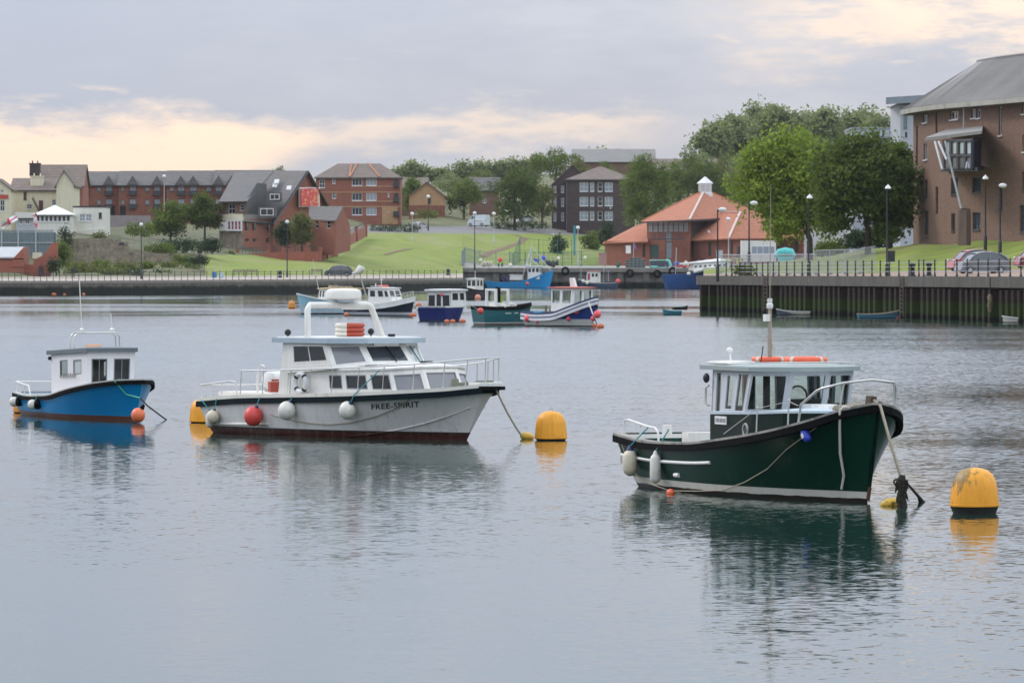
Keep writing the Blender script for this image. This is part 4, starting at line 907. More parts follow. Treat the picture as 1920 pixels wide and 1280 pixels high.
for i in range(nu + 1):
    for j in range(nv + 1):
        u, v = i / nu, j / nv; x = -1 + 30 * u + 6 * v * (1 - u) * .3; y = 421 - 18 * u + (1 - v) * 9 - 2 * v
        q = P(x + 5 * (1 - v), y, D); q.y += .35 * sin(u * 7 + v * 2); mb.v.append(tuple(q)); uvs.append((u, v))
mb.f = [(i * (nv + 1) + j, (i + 1) * (nv + 1) + j, (i + 1) * (nv + 1) + j + 1, i * (nv + 1) + j + 1) for i in range(nu) for j in range(nv)]; mb.m = [0] * len(mb.f)
o = mb.build('cloth', flag_mat(), fl, smooth=60); ul = o.data.uv_layers.new()
for lp in o.data.loops: ul.data[lp.index].uv = uvs[lp.vertex_index]
fl = thing('flag', 'limp red and white flag hanging on its pole in front of the conservatory', 'flag', at_px(67.5, 590 * K, zrow(442, 590 * K)))
D = 590 * K; mb = MB(); mb.tube([P(68, 445, D), P(67, 401, D)], .05, 6); mb.ball(P(67, 402, D), .2); mb.build('pole', mat('red_paint', (.5, .04, .05), .5), fl)
mb = MB(); mb.tube([P(66.5, 404, D), P(66, 412, D), P(68, 420, D), P(69, 432, D)], [.1, .32, .28, .1], 8); mb.build('cloth', mat('red_white_cloth', (.55, .12, .14), .8, .8, 1.2, stain=(.7, .7, .7), stain_at=(.45, .55)), fl, smooth=60)

# ------------------------------------------------------------------ trees and shrubs
def leaf_mat(name, rgb, tr=.35, var=.35):
    m = bpy.data.materials.new(name); m.use_nodes = True; t = m.node_tree; bb = NB(t); pr = t.nodes['Principled BSDF']
    c = bb.n('ShaderNodeTexCoord').outputs['Object']
    n1 = bb.noise(c, .45, 3, .6); n2 = bb.noise(c, 3.0, 2, .6)
    k = bb.m('MULTIPLY', bb.rng(n1, .3, .7, 1 - var, 1 + var, False), bb.rng(n2, .3, .7, .75, 1.25, False))
    cc = bb.mix(1.0, rgb, bb.comb(k, k, bb.m('MULTIPLY', k, .9)), 'MULTIPLY')
    t.links.new(cc, pr.inputs['Base Color']); pr.inputs['Roughness'].default_value = .6; pr.inputs['Specular IOR Level'].default_value = .25
    tl = bb.n('ShaderNodeBsdfTranslucent'); t.links.new(cc, tl.inputs[0]); mx = bb.n('ShaderNodeMixShader'); mx.inputs[0].default_value = tr
    t.links.new(pr.outputs[0], mx.inputs[1]); t.links.new(tl.outputs[0], mx.inputs[2]); t.links.new(mx.outputs[0], t.nodes['Material Output'].inputs[0]); return m
L_dark = leaf_mat('dark_leaves', (.082, .120, .018), .45); L_mid = leaf_mat('mid_leaves', (.125, .175, .03), .5); L_light = leaf_mat('light_leaves', (.225, .30, .045), .55)
L_far = leaf_mat('far_leaves', (.235, .275, .125), .5); L_olive = leaf_mat('olive_leaves', (.15, .165, .05), .45); L_con = leaf_mat('conifer_leaves', (.036, .066, .026), .3)
bark = mat('bark', (.055, .042, .03), .95, .4, 3, bump=1, bscale=8)
def crown_mesh(name, m, blobs, n, leaf, seed, droop=0.0):
    """leaf-sized faces gathered in clumps on and inside a set of lobes (centre, radii)"""
    rg_ = np.random.default_rng(seed); w = np.array([b_[1][0] * b_[1][2] for b_ in blobs]); w = w / w.sum()
    cl = []; nl = []
    nc = max(12, n // 14); idx = rg_.choice(len(blobs), nc, p=w)
    for i in idx:
        c, r = blobs[i]; d = rg_.normal(size=3); d /= np.linalg.norm(d); d[2] = d[2] if d[2] > -.75 else -d[2] * .6
        rad = rg_.uniform(.62, 1.05) if rg_.random() < .8 else rg_.uniform(.2, .7)
        cl.append(np.array(c) + d * np.array(r) * rad); nl.append(d)
    cl, nl = np.array(cl), np.array(nl); k = rg_.integers(0, nc, n); cs = leaf * 3.4
    pos = cl[k] + rg_.normal(size=(n, 3)) * cs * np.array([.55, .55, .38]); pos[:, 2] -= droop * np.abs(rg_.normal(size=n)) * cs
    nr = nl[k] * .8 + rg_.normal(size=(n, 3)) * .75 + np.array([0, 0, .35]); nr /= np.linalg.norm(nr, axis=1)[:, None]
    t = np.cross(nr, rg_.normal(size=(n, 3))); t /= np.linalg.norm(t, axis=1)[:, None]; bt = np.cross(nr, t)
    sz = leaf * rg_.uniform(.55, 1.35, n)[:, None]
    vs = np.empty((n, 4, 3)); vs[:, 0] = pos - t * sz; vs[:, 1] = pos - bt * sz * .55; vs[:, 2] = pos + t * sz; vs[:, 3] = pos + bt * sz * .55
    me = bpy.data.meshes.new(name); me.vertices.add(4 * n); me.vertices.foreach_set('co', vs.ravel()); me.loops.add(4 * n); me.loops.foreach_set('vertex_index', np.arange(4 * n, dtype=np.int32))
    me.polygons.add(n); me.polygons.foreach_set('loop_start', np.arange(0, 4 * n, 4, dtype=np.int32)); me.polygons.foreach_set('loop_total', np.full(n, 4, dtype=np.int32)); me.update(); me.materials.append(m)
    o = bpy.data.objects.new(name, me); COL.objects.link(o); return o
TS = [100]
def tree(label, px, D, yt, yb, wpx, m=None, name='tree', group=None, base=None, dens=1.0, trunk=.32, lobes=9, seed=None, leaf=None, cat='tree', flatb=.25, px0=None, droop=0.0, core=.72, smin=.27):
    D = D * K; TS[0] += 1; sd_ = seed or TS[0]; rg_ = np.random.default_rng(sd_)
    x = Xd(px, D); zt = zrow(yt, D); zb = zrow(yb, D) if base is None else base; hgt = zt - zb; wid = wpx / F * D; g0 = base if base is not None else zb
    xb = Xd(px0, D) if px0 else x
    r = thing(name, label, cat, (xb, D, g0), 0, group)
    cz = g0 + hgt * (trunk + (1 - trunk) / 2); rz_ = hgt * (1 - trunk) / 2; rx = wid / 2
    B = [((x - xb, 0, cz - g0), (rx * core, rx * core * .95, rz_ * (core + .06)))]
    for i in range(lobes):
        g = 2 * pi * i / lobes + rg_.uniform(-.4, .4); e = rg_.uniform(-.92, .8); k = sqrt(max(0, 1 - e * e)); s = rg_.uniform(smin, .48)
        B.append(((x - xb + rx * (1 - s * .8) * k * cos(g), rx * (1 - s) * k * sin(g) * .8, cz - g0 + rz_ * (1 - s * .9) * e), (rx * s * 1.1, rx * s, rz_ * s * 1.05)))
    B.append(((x - xb + rx * rg_.uniform(-.15, .15), 0, cz - g0 + rz_ * .62), (rx * .45, rx * .4, rz_ * .42)))
    pxa = wpx * (yb - yt); n = int(min(14000, max(260, pxa * .52)) * dens); lf = leaf or max(.22, min(.75, sqrt(wid * hgt / n) * 1.25))
    o = crown_mesh('crown', m or L_mid, B, n, lf, sd_, droop); o.parent = r
    tm = MB(); tr_ = max(.12, hgt * .022); top = V(x - xb, 0, hgt * (trunk + (1 - trunk) * .55))
    th_ = hgt * max(trunk, .28); tm.tube([(0, 0, -.6), (.05 * tr_, 0, th_ * .5), V((x - xb) * .35, 0, th_), top], [tr_ * 1.3, tr_, tr_ * .85, tr_ * .25], 7)
    for i in range(5):
        c, q = B[1 + i * max(1, lobes // 5) % lobes]; s = V((x - xb) * .35, 0, th_ * (1 + .12 * i)); tm.tube([s, (s + Vector(c)) / 2 + V(0, 0, hgt * .03), Vector(c)], [tr_ * .5, tr_ * .35, tr_ * .12], 5)
    tm.build('trunk', bark, r, world=False); return r
def shrub(label, px, D, yt, yb, wpx, m=None, name='shrub', group=None, cat='shrub', blobs=3, dens=1.0, depth=.8):
    D = D * K; TS[0] += 1; rg_ = np.random.default_rng(TS[0]); x = Xd(px, D); zb, zt = zrow(yb, D), zrow(yt, D); hgt = zt - zb; wid = wpx / F * D
    B = []
    for i in range(blobs):
        f = (i + .5) / blobs - .5; B.append(((f * wid * .8, rg_.uniform(-.2, .2), hgt * rg_.uniform(.42, .5)), (wid / blobs * .68, min(wid * .4, hgt) * depth, hgt * rg_.uniform(.42, .52))))
    n = int(max(120, wpx * (yb - yt) * .9) * dens); o = crown_mesh(name, m or L_mid, B, n, max(.16, min(.4, sqrt(wid * hgt / n) * 1.2)), TS[0]); o.location = (x, D, zb)
    return tag(o, label, cat, group)
# right: the two round trees and the one behind
tree('light yellow green spreading tree left of the dark round tree', 1482, 405, 232, 484, 205, L_light, core=.6, smin=.2, trunk=.10, lobes=20, dens=1.5, px0=1518, droop=.6, leaf=.25)
tree('large dark green round tree beside the plum brick block', 1616, 374, 238, 471, 206, leaf_mat('round_tree_leaves', (.105, .150, .028), .5), core=.62, smin=.2, trunk=.05, lobes=22, dens=1.9, px0=1627, leaf=.235, droop=.5)
tree('mid green tree behind the dark round tree, its trunk leaning', 1684, 388, 262, 466, 88, L_mid, trunk=.04, lobes=14, dens=1.8, px0=1668, leaf=.27, droop=.4)
# skyline and middle distance
far = 'poplars on the skyline'
pop = ['at the right end of the brick flats roof', 'just clear of the brick flats roof', 'tall, above the brown roof beside the brick flats', 'above the left slope of the gabled house', 'above the peak of the gabled house', 'right of the gabled house peak', 'low, above the bushy tree', 'tall and pointed, above the bushy tree', 'right of the tall pointed one', 'above the left end of the grey roofed house', 'above the grey roofed house chimney end', 'left of the broad dark tree', 'twin, above the broad dark tree', 'broader, behind the broad dark tree', 'left of the dome shaped tree', 'touching the dome shaped tree', 'over the left end of the long grey roof', 'over the middle of the long grey roof, shorter', 'over the middle of the long grey roof, taller', 'over the right half of the long grey roof']
for i, (px, yt, w) in enumerate([(742, 313, 20), (758, 310, 20), (770, 303, 24), (787, 306, 18), (800, 313, 18), (826, 316, 22), (846, 314, 20), (866, 301, 20), (884, 306, 18), (897, 300, 16), (912, 303, 18), (927, 299, 16), (944, 300, 22), (966, 296, 26), (984, 298, 20), (1003, 290, 18), (1092, 282, 18), (1112, 279, 20), (1133, 277, 18), (1152, 281, 16)]):
    tree('slender pale skyline poplar ' + pop[i], px, 1120, yt, 350, w + 6, L_far, 'poplar', far, trunk=.05, lobes=6, dens=1.3, leaf=.5)
for px, yt, yb, w, D, m, lb in ((870, 333, 412, 76, 838, L_mid, 'bushy tree beside the gabled house, left of the white van'), (965, 314, 428, 100, 805, L_dark, 'broad dark tree with two trunks behind the white van'), (1016, 345, 424, 56, 812, L_olive, 'olive tree touching the dark brick flats'),
                                (1042, 277, 352, 108, 940, L_mid, 'dome shaped green tree on the hill behind the dark flats'), (1210, 287, 442, 108, 790, L_mid, 'tall green tree between the dark flats and the cupola'), (1322, 300, 420, 104, 850, L_dark, 'dark tree directly behind the cupola'),
                                (1262, 300, 402, 60, 900, L_mid, 'green tree in the gap left of the cupola'), (1392, 288, 420, 84, 880, L_far, 'pale green tree right of the cupola'), (772, 330, 410, 44, 842, L_mid, 'tree in front of the brown roof beside the brick flats'), (905, 318, 380, 70, 980, L_olive, 'olive tree below the poplars'), (840, 322, 372, 60, 1000, L_far, 'pale tree below the left poplars'),
                                (525, 312, 345, 24, 800, L_far, 'small treetop peeping over the slate roof'), (320, 374, 452, 76, 640, L_mid, 'round tree in front of the terrace, left of a pair'), (384, 361, 452, 66, 640, L_dark, 'round tree in front of the terrace, right of a pair'), (566, 398, 470, 46, 632, L_olive, 'olive tree inside the pub garden wall'), (533, 415, 470, 36, 633, L_con, 'dark tree left of the olive tree in the pub garden'),
                                (1045, 440, 484, 32, 755, L_con, 'small dark tree on the grass behind the bright blue trawler'), (1136, 412, 474, 36, 790, L_con, 'dark conifer left of the orange roofed centre'), (1106, 432, 478, 38, 775, L_mid, 'bright round tree left of the dark conifer')):
    tree(lb, px, D, yt, yb, w, m, trunk=.05, lobes=12, dens=1.9)
wood = 'tall trees on the wooded hill'
for i, (px, yt, w) in enumerate([(1335, 227, 60), (1372, 214, 60), (1412, 193, 70), (1452, 196, 66), (1486, 206, 44), (1516, 208, 42), (1547, 199, 50), (1590, 204, 50), (1626, 203, 54), (1655, 212, 46), (1700, 214, 50)]):
    tree('tall hill tree ' + ('at the left end of the wooded skyline', 'second along, before the skyline peak', 'forming the highest skyline peak', 'just right of the skyline peak', 'above the yellow green tree, lower', 'narrow, above the yellow green tree', 'bushy, above the gap between the two round trees', 'over the left half of the dark round tree', 'over the middle of the dark round tree', 'left of the pale block roof', 'behind the pale modern block')[i], px, 1000 + 8 * (i % 3), yt, 330, w + 10, L_far, 'tree', wood, trunk=.1, lobes=9, leaf=.62)
low = 'lower trees of the wooded hill'
for i, (px, yt, w, D) in enumerate([(1290, 276, 60, 930), (1325, 284, 60, 940), (1360, 286, 64, 930), (1400, 280, 70, 945), (1440, 268, 70, 960), (1352, 318, 60, 880), (1425, 316, 70, 860), (1480, 300, 90, 900), (1560, 280, 90, 900), (1640, 270, 90, 900), (1230, 312, 50, 930), (1084, 294, 56, 935), (1130, 301, 60, 930)]):
    tree('bushy lower hill tree ' + ('below the long grey roof', 'left of the skyline peak, low', 'below the left skyline trees', 'below the skyline peak', 'behind the yellow green tree top', 'right above the cupola', 'beside the pale tree right of the cupola', 'hidden behind the yellow green tree', 'between the two round trees', 'behind the dark round tree', 'above the brown roof on the hill', 'at the left end of the long grey roof', 'below the middle of the long grey roof')[i], px, D, yt, 400, w + 8, (L_mid, L_far, L_olive)[i % 3], 'tree', low, trunk=.06, lobes=9)
for a in (('round clipped bush above the rubble wall', 262, 612, 417, 446, 58, L_mid, 'shrub', None, 'shrub', 3), ('long dark hedge below the round trees', 345, 607, 446, 477, 128, L_con, 'hedge', None, 'hedge', 6), ('trimmed dark hedge along the road below the brick flats', 742, 768, 418, 439, 106, L_con, 'hedge', None, 'hedge', 7),
          ('low dark hedge below the broad dark tree', 975, 806, 414, 434, 128, L_con, 'hedge', None, 'hedge', 7), ('bush in front of the gabled house', 800, 828, 390, 414, 46, L_mid, 'shrub', None, 'shrub', 3), ('ivy mass over the end of the brick yard wall', 118, 556, 450, 518, 26, L_mid, 'ivy', None, 'ivy', 1),
          ('dark creeper beside the ivy mass', 101, 551, 478, 520, 18, L_con, 'ivy', None, 'ivy', 1), ('grey green bush against the low stone wall', 345, 593, 476, 502, 42, L_mid, 'shrub', None, 'shrub', 2), ('round bush right of the low stone wall', 360, 588, 491, 507, 22, L_mid, 'shrub', None, 'shrub', 1), ('round dark bush beside the left lamp post', 252, 557, 503, 520, 28, L_con, 'shrub', None, 'shrub', 2),
          ('dark shrubs behind the trunk of the dark round tree', 1628, 400, 428, 470, 96, L_con, 'shrub', None, 'shrub', 5), ('green shrubs behind the trunk of the yellow green tree', 1556, 425, 446, 486, 60, L_mid, 'shrub', None, 'shrub', 4), ('small dark bush right of the left lamp post', 293, 563, 505, 517, 15, L_con, 'shrub', None, 'shrub', 1), ('small bush nearest the grass slope', 312, 566, 504, 514, 12, L_mid, 'shrub', None, 'shrub', 1), ('olive scrub spreading below the rubble wall', 160, 562, 494, 520, 90, L_olive, 'shrub', None, 'shrub', 4), ('yellow green scrub left of the round dark bush', 215, 560, 500, 520, 60, L_olive, 'shrub', None, 'shrub', 3),
          ('weeds growing against the quay railing', 1392, 352, 497, 517, 36, L_olive, 'shrub', None, 'shrub', 3), ('dark shrub between white block and rubble wall', 124, 588, 422, 470, 20, L_con, 'shrub', None, 'shrub', 1)): shrub(*a)

rs_ = random.Random(11)
for i, (px, D, yt, yb, w, m, lb) in enumerate(((150, 566, 486, 518, 44, L_olive, 'tall weeds at the foot of the rubble wall, left end'), (188, 572, 488, 512, 40, L_mid, 'green scrub at the foot of the rubble wall, middle'), (232, 577, 489, 510, 44, L_olive, 'olive scrub below the wall recess'), (275, 580, 490, 508, 40, L_mid, 'green scrub in front of the low stone wall'), (318, 584, 489, 505, 36, L_olive, 'olive scrub before the grey green bush'),
        (222, 597, 447, 470, 34, L_olive, 'scrub on top of the rubble wall'), (300, 604, 455, 478, 60, L_mid, 'green bushes under the left round tree'), (398, 606, 440, 480, 34, L_con, 'dark bush against the stone pub end'), (186, 600, 434, 450, 30, L_olive, 'low scrub beside the white block'), (370, 585, 478, 500, 40, L_con, 'dark bramble at the end of the low stone wall'), (430, 622, 470, 490, 30, L_olive, 'low scrub left of the garden wall'), (600, 640, 440, 470, 30, L_con, 'dark bush inside the garden wall by the wing'))):
    shrub(lb, px, D, yt, yb, w, m, blobs=3, dens=1.2)
# ------------------------------------------------------------------ boats
def hermite(xk, yk):
    xk, yk = list(xk), list(yk); n = len(xk); m = []
    for i in range(n):
        if i == 0: m.append((yk[1] - yk[0]) / (xk[1] - xk[0]))
        elif i == n - 1: m.append((yk[-1] - yk[-2]) / (xk[-1] - xk[-2]))
        else:
            a, c = (yk[i] - yk[i - 1]) / (xk[i] - xk[i - 1]), (yk[i + 1] - yk[i]) / (xk[i + 1] - xk[i]); m.append(0 if a * c <= 0 else 2 * a * c / (a + c))
    def f(x):
        x = min(max(x, xk[0]), xk[-1]); i = 0
        while i < n - 2 and x > xk[i + 1]: i += 1
        h = xk[i + 1] - xk[i]; t = (x - xk[i]) / h
        return (2 * t**3 - 3 * t**2 + 1) * yk[i] + (t**3 - 2 * t**2 + t) * h * m[i] + (-2 * t**3 + 3 * t**2) * yk[i + 1] + (t**3 - t**2) * h * m[i + 1]
    return f
class Hull:
    def __init__(s, root, tk, xs, xw, bs, bw, zs, m, draft=.5, bulge=.05, p=1.0, pb=1.6, n=44, rows=9, smooth=42):
        s.root, s.xs, s.xw, s.bulge, s.p, s.pb = root, xs, xw, bulge, p, pb
        s.bs, s.bw, s.zs = hermite(tk, bs), hermite(tk, bw), hermite(tk, zs)
        mb = MB(); T = [1 - (1 - i / n) ** 1.35 for i in range(n + 1)]; V_ = [j / rows for j in range(rows + 1)]
        for side in (-1, 1):
            k = len(mb.v); w = rows + 3
            for t in T:
                wl = s.pt(t, 0, side); mb.v.append((wl.x, 0, -draft)); mb.v.append((wl.x, wl.y * .8, -draft * .6))
                for v in V_: mb.v.append(tuple(s.pt(t, v, side)))
            for i in range(n):
                for j in range(w - 1):
                    q = (k + i * w + j, k + (i + 1) * w + j, k + (i + 1) * w + j + 1, k + i * w + j + 1); mb.f.append(q if side < 0 else q[::-1]); mb.m.append(0)
            s.k1 = k
        L = [s.pt(0, v, -1) for v in V_]; R = [s.pt(0, v, 1) for v in V_]
        for j in range(rows): mb.add([L[j], R[j], R[j + 1], L[j + 1]], [(3, 2, 1, 0)])
        L = [s.pt(1, v, -1) for v in V_]; R = [s.pt(1, v, 1) for v in V_]
        for j in range(rows): mb.add([L[j], R[j], R[j + 1], L[j + 1]], [(0, 1, 2, 3)])
        s.mesh = mb.build('hull', m, root, smooth=smooth, world=False)
    def t(s, x): return (x - s.xs[0]) / (s.xs[1] - s.xs[0])
    def pt(s, t, v, side, off=0.0):
        e = s.p + (s.pb - s.p) * max(0, (t - .5) * 2) ** 1.5
        bw, bs = s.bw(t), s.bs(t); b_ = bw + (bs - bw) * v ** e + s.bulge * sin(pi * min(v, 1)) * (1 - t)
        xs = s.xs[0] + (s.xs[1] - s.xs[0]) * t; xw = s.xw[0] + (s.xw[1] - s.xw[0]) * t
        return V(xw + (xs - xw) * v, side * (b_ + off), s.zs(t) * v)
    def S(s, t, side, inset=0.0, dz=0.0):
        q = s.pt(t, 1, side); b_ = max(.0, abs(q.y) - inset); return V(q.x - (inset * .9 if t > .985 else 0), side * b_, q.z + dz)
    def line(s, t0, t1, side, n=24, **k): return [s.S(t0 + (t1 - t0) * i / n, side, **k) for i in range(n + 1)]
    def loop(s, inset=0.0, dz=0.0, t0=0.0, n=36):
        T = [1 - (1 - i / n) ** 1.5 * (1 - t0) for i in range(n + 1)]
        return [s.S(t, -1, inset, dz) for t in T] + [s.S(t, 1, inset, dz) for t in reversed(T)]
    def band(s, name, m, out=.03, z0=-.16, z1=-.02, inn=.05, t0=0.0, closed=True):
        """solid strip that follows the sheer round the bow (and across the transom)"""
        a, c = s.loop(-out, 0, t0), s.loop(inn, 0, t0); n = len(a); mb = MB()
        for i in range(n if closed else n - 1):
            j = (i + 1) % n; q = [a[i], a[j], c[j], c[i]]
            mb.hexa([V(p.x, p.y, p.z + z0) for p in q], [V(p.x, p.y, p.z + z1) for p in q])
        return mb.build(name, m, s.root, smooth=40, world=False)
    def deck(s, name, m, t0, t1, dz, inset=.05, n=24, zabs=None):
        mb = MB(); 
        for i in range(n + 1):
            t = t0 + (t1 - t0) * i / n
            for sd in (-1, 1):
                q = s.S(t, sd, inset, dz); mb.v.append((q.x, q.y, zabs if zabs is not None else q.z))
        mb.f = [(2 * i, 2 * i + 2, 2 * i + 3, 2 * i + 1) for i in range(n)]; mb.m = [0] * n
        return mb.build(name, m, s.root, world=False)
    def inner(s, name, m, t0, t1, zlow, inset=.1, n=20):
        mb = MB()
        for sd in (-1, 1):
            k = len(mb.v)
            for i in range(n + 1):
                q = s.S(t0 + (t1 - t0) * i / n, sd, inset, -.02); mb.v += [(q.x, q.y, q.z), (q.x, q.y * .97, zlow)]
            mb.f += [(k + 2 * i, k + 2 * i + 1, k + 2 * i + 3, k + 2 * i + 2) for i in range(n)]
        a, c = s.S(t0, -1, inset, -.02), s.S(t0, 1, inset, -.02); mb.add([a + V(.08, 0, 0), c + V(.08, 0, 0), V(c.x + .08, c.y, zlow), V(a.x + .08, a.y, zlow)], [(0, 1, 2, 3)])
        mb.m = [0] * len(mb.f); return mb.build(name, m, s.root, world=False)
def boat_root(name, label, x0, y0, th, group=None):
    return thing(name, label, 'boat', (x0, y0, 0), -radians(th), group)
def to_world(r, p): return r.matrix_basis @ Vector(p)
def cabin(root, plan_b, plan_t, z0, z1, holes, m, m_in=None, glass=None, th=.05, frame=None, fw=.03, names=None):
    """walls between two plan outlines (closed), each wall with its window openings; window frames and panes as parts"""
    n = len(plan_b); mb = MB(); W_ = []
    z0 = z0 if isinstance(z0, (list, tuple)) else [z0] * n; z1 = z1 if isinstance(z1, (list, tuple)) else [z1] * n
    cx = sum(p[0] for p in plan_b) / n; cy = sum(p[1] for p in plan_b) / n
    for i in range(n):
        j = (i + 1) % n
        c4 = [V(*plan_b[i], z0[i]), V(*plan_b[j], z0[j]), V(*plan_t[j], z1[j]), V(*plan_t[i], z1[i])]
        if (c4[1] - c4[0]).length < .02: continue
        nn = (c4[1] - c4[0]).cross(c4[3] - c4[0]).normalized()
        if nn.dot(V(c4[0].x - cx, c4[0].y - cy, 0) + V(c4[1].x - cx, c4[1].y - cy, 0)) < 0: nn = -nn
        hs = [h[:4] for h in holes.get(i, [])]
        mb.panel(c4, hs, -nn * th, 0, 1 if m_in else 0)
        for h in holes.get(i, []): W_.append((bil(c4), h, nn))
    w = mb.build('cabin_wall', [m, m_in] if m_in else m, root, world=False)
    for fn, h, nn in W_:
        g = h[4] if len(h) > 4 and h[4] else glass
        window(root, fn, h[:4], nn, frame or m, g, fw, h[5] if len(h) > 5 else 1, 1, th * .5, th * .9 + .012, world=False)
    return w
def top_sheet(root, name, outline, z, th, m, camber=.0, over=0.0, ax='y'):
    n = len(outline); mb = MB(); cx = sum(p[0] for p in outline) / n; cy = sum(p[1] for p in outline) / n
    pz = z if isinstance(z, (list, tuple)) else [z] * n
    hi = [V(p[0], p[1], q + th) for p, q in zip(outline, pz)]; lo = [V(p[0], p[1], q) for p, q in zip(outline, pz)]
    c1, c0 = V(cx, cy, sum(pz) / n + th + camber), V(cx, cy, sum(pz) / n)
    mid = [(h * .55 + V(cx, cy, h.z) * .45) + V(0, 0, camber * .8) for h in hi]
    vs = lo + hi + mid + [c1, c0]; f = []
    for i in range(n):
        j = (i + 1) % n; f += [(i, j, n + j, n + i), (n + i, n + j, 2 * n + j, 2 * n + i), (2 * n + i, 2 * n + j, 3 * n), (j, i, 3 * n + 1)]
    mb.add(vs, f); return mb.build(name, m, root, smooth=30, world=False)
def sag(a, c, d, n=14):
    a, c = Vector(a), Vector(c); return [a.lerp(c, i / n) - V(0, 0, d * 4 * (i / n) * (1 - i / n)) for i in range(n + 1)]
def rope_thing(label, pts, r, m, name='rope', cat='rope'):
    mb = MB(); mb.tube(pts, r, 6); o = mb.build(name, m, None, smooth=80, loc=pts[0]); return tag(o, label, cat)
def text_obj(root, name, body, size, fn, m, extr=.004):
    """flat lettering: fn maps (x along, y up) in metres of the text to a point on the surface"""
    cu = bpy.data.curves.new(name, 'FONT'); cu.body = body; cu.size = size; cu.offset = .004; cu.space_character = 1.05; cu.resolution_u = 2
    tmp = bpy.data.objects.new('tmp', cu); COL.objects.link(tmp); bpy.context.view_layer.update()
    me = bpy.data.meshes.new_from_object(tmp.evaluated_get(bpy.context.evaluated_depsgraph_get())); bpy.data.objects.remove(tmp)
    for v in me.vertices: v.co = fn(v.co.x, v.co.y)
    me.materials.clear(); me.materials.append(m); o = bpy.data.objects.new(name, me); COL.objects.link(o); o.parent = root; return o
def ball_fender(label, top, c, r, m, mtop=None, sc=(1, 1, 1.08), rope=None, name='ball_fender', group=None):
    """ball fender with its eye, hanging on a short rope from top to its centre c (world points)"""
    c, top = Vector(c), Vector(top); o = thing(name, label, 'fender', c, 0, group)
    mb = MB(); mb.ball((0, 0, 0), r, sc, 16); mb.build('ball', m, o, smooth=60, world=False)
    d = (top - c).normalized(); mb = MB(); mb.tube([d * r * .95, d * r * 1.22], [r * .32, r * .2], 8); mb.build('eye', mtop or navy_pl, o, smooth=50, world=False)
    mb = MB(); mb.tube([d * r * 1.15, (top - c) * .6 + V(0, 0, -.0), top - c], .014, 5); mb.build('lanyard', rope or rope_teal, o, world=False); return o
def long_fender(label, top, c, r, h, m, mtop=None, rope=None, name='cylinder_fender', tilt=0, group=None):
    c, top = Vector(c), Vector(top); o = thing(name, label, 'fender', c, 0, group)
    mb = MB(); mb.lathe([(r * .25, -h / 2), (r * .75, -h / 2 + r * .35), (r, -h / 2 + r * .9), (r, h / 2 - r * .9), (r * .75, h / 2 - r * .35), (r * .3, h / 2)], 14); mb.build('body', m, o, smooth=60, world=False)
    mb = MB(); mb.lathe([(r * .5, h / 2 - r * .15), (r * .4, h / 2 + r * .2), (r * .16, h / 2 + r * .6)], 10); mb.build('eye', mtop or navy_pl, o, smooth=50, world=False)
    mb = MB(); mb.tube([V(0, 0, h / 2 + r * .45), top - c], .014, 5); mb.build('lanyard', rope or rope_teal, o, world=False); return o
def life_ring(label, c, R, r, M, m, loc_mat=True, name='lifebuoy', segs=True, band=None):
    o = thing(name, label, 'lifebuoy', c); mb = MB(); mb.torus((0, 0, 0), R, r, M, 28, 10); mb.build('ring', m, o, smooth=60, world=False)
    if band:
        for k in range(4):
            mb = MB(); g = pi / 4 + k * pi / 2; q = M @ V(R * cos(g), R * sin(g), 0); t = M @ V(-sin(g), cos(g), 0); mb.tube([q - t * .035, q + t * .035], r * 1.06, 10); mb.build('strap', band, o, smooth=60, world=False)
    return o

def proj(p):
    p = Vector(p) - V(0, 0, H); f = p.y * cos(PITCH) - p.z * sin(PITCH); u = p.y * sin(PITCH) + p.z * cos(PITCH)
    return 960 + p.x / f * F, 640 - u / f * F
def on_hull(root, h, px, py, off=0.0, side=-1):
    best = None
    for i in range(101):
        for j in range(21):
            t, v = i / 100, j / 20; q = proj(to_world(root, h.pt(t, v, side))); e = (q[0] - px) ** 2 + (q[1] - py) ** 2
            if best is None or e < best[0]: best = (e, t, v)
    return to_world(root, h.pt(best[1], best[2], side, off)), best[1]
def t_at(root, h, px, side=-1):
    return min((i / 200 for i in range(201)), key=lambda t: abs(proj(to_world(root, h.S(t, side)))[0] - px))
# ---- green wheelhouse boat
GX, GY, GTH = 3.74, 110.0, 69.0
g = boat_root('wheelhouse_boat', 'dark green wheelhouse boat with white boot stripe and grey framed windows, nearest to the camera', GX, GY, GTH)
gm = hull_mat('green_hull', [(-9, (.02, .016, .012)), (.085, (.50, .48, .42)), (.215, (.0016, .026, .0145))], .3, .16, (.05, .05, .035), .02, .10)
tk = (0, .2, .4, .6, .8, .92, .97, 1)
gh = Hull(g, tk, (-.8, 8.95), (0, 8.5), (1.42, 1.5, 1.55, 1.5, 1.28, .88, .56, .07), (1.22, 1.36, 1.38, 1.2, .72, .30, .14, .02), (1.07, .97, 1.0, 1.145, 1.376, 1.63, 1.80, 1.92), gm, .7, .05, 1.0, 1.7)
gh.band('rubbing_band', black_rubber, .055, -.17, -.035, .05); gh.band('gunwale_cap', mat('worn_gunwale', (.30, .28, .25), .8, .25, 3, stain=(.08, .07, .06), stain_at=(.45, .65)), .045, -.034, .012, .17)
gh.deck('fore_deck', deck_blue, .45, .995, -.06, .06); gh.deck('cockpit_sole', deck_grey, 0, .47, 0, .1, zabs=.45); gh.inner('bulwark_lining', white_paint, 0, .47, .45, .09)
mb = MB(); gt = lambda x: gh.t(x)
for sd in (-1, 1): mb.tube([gh.pt(t, .60, sd, .012) for t in np.linspace(.0, .52, 18)], .035, 6)
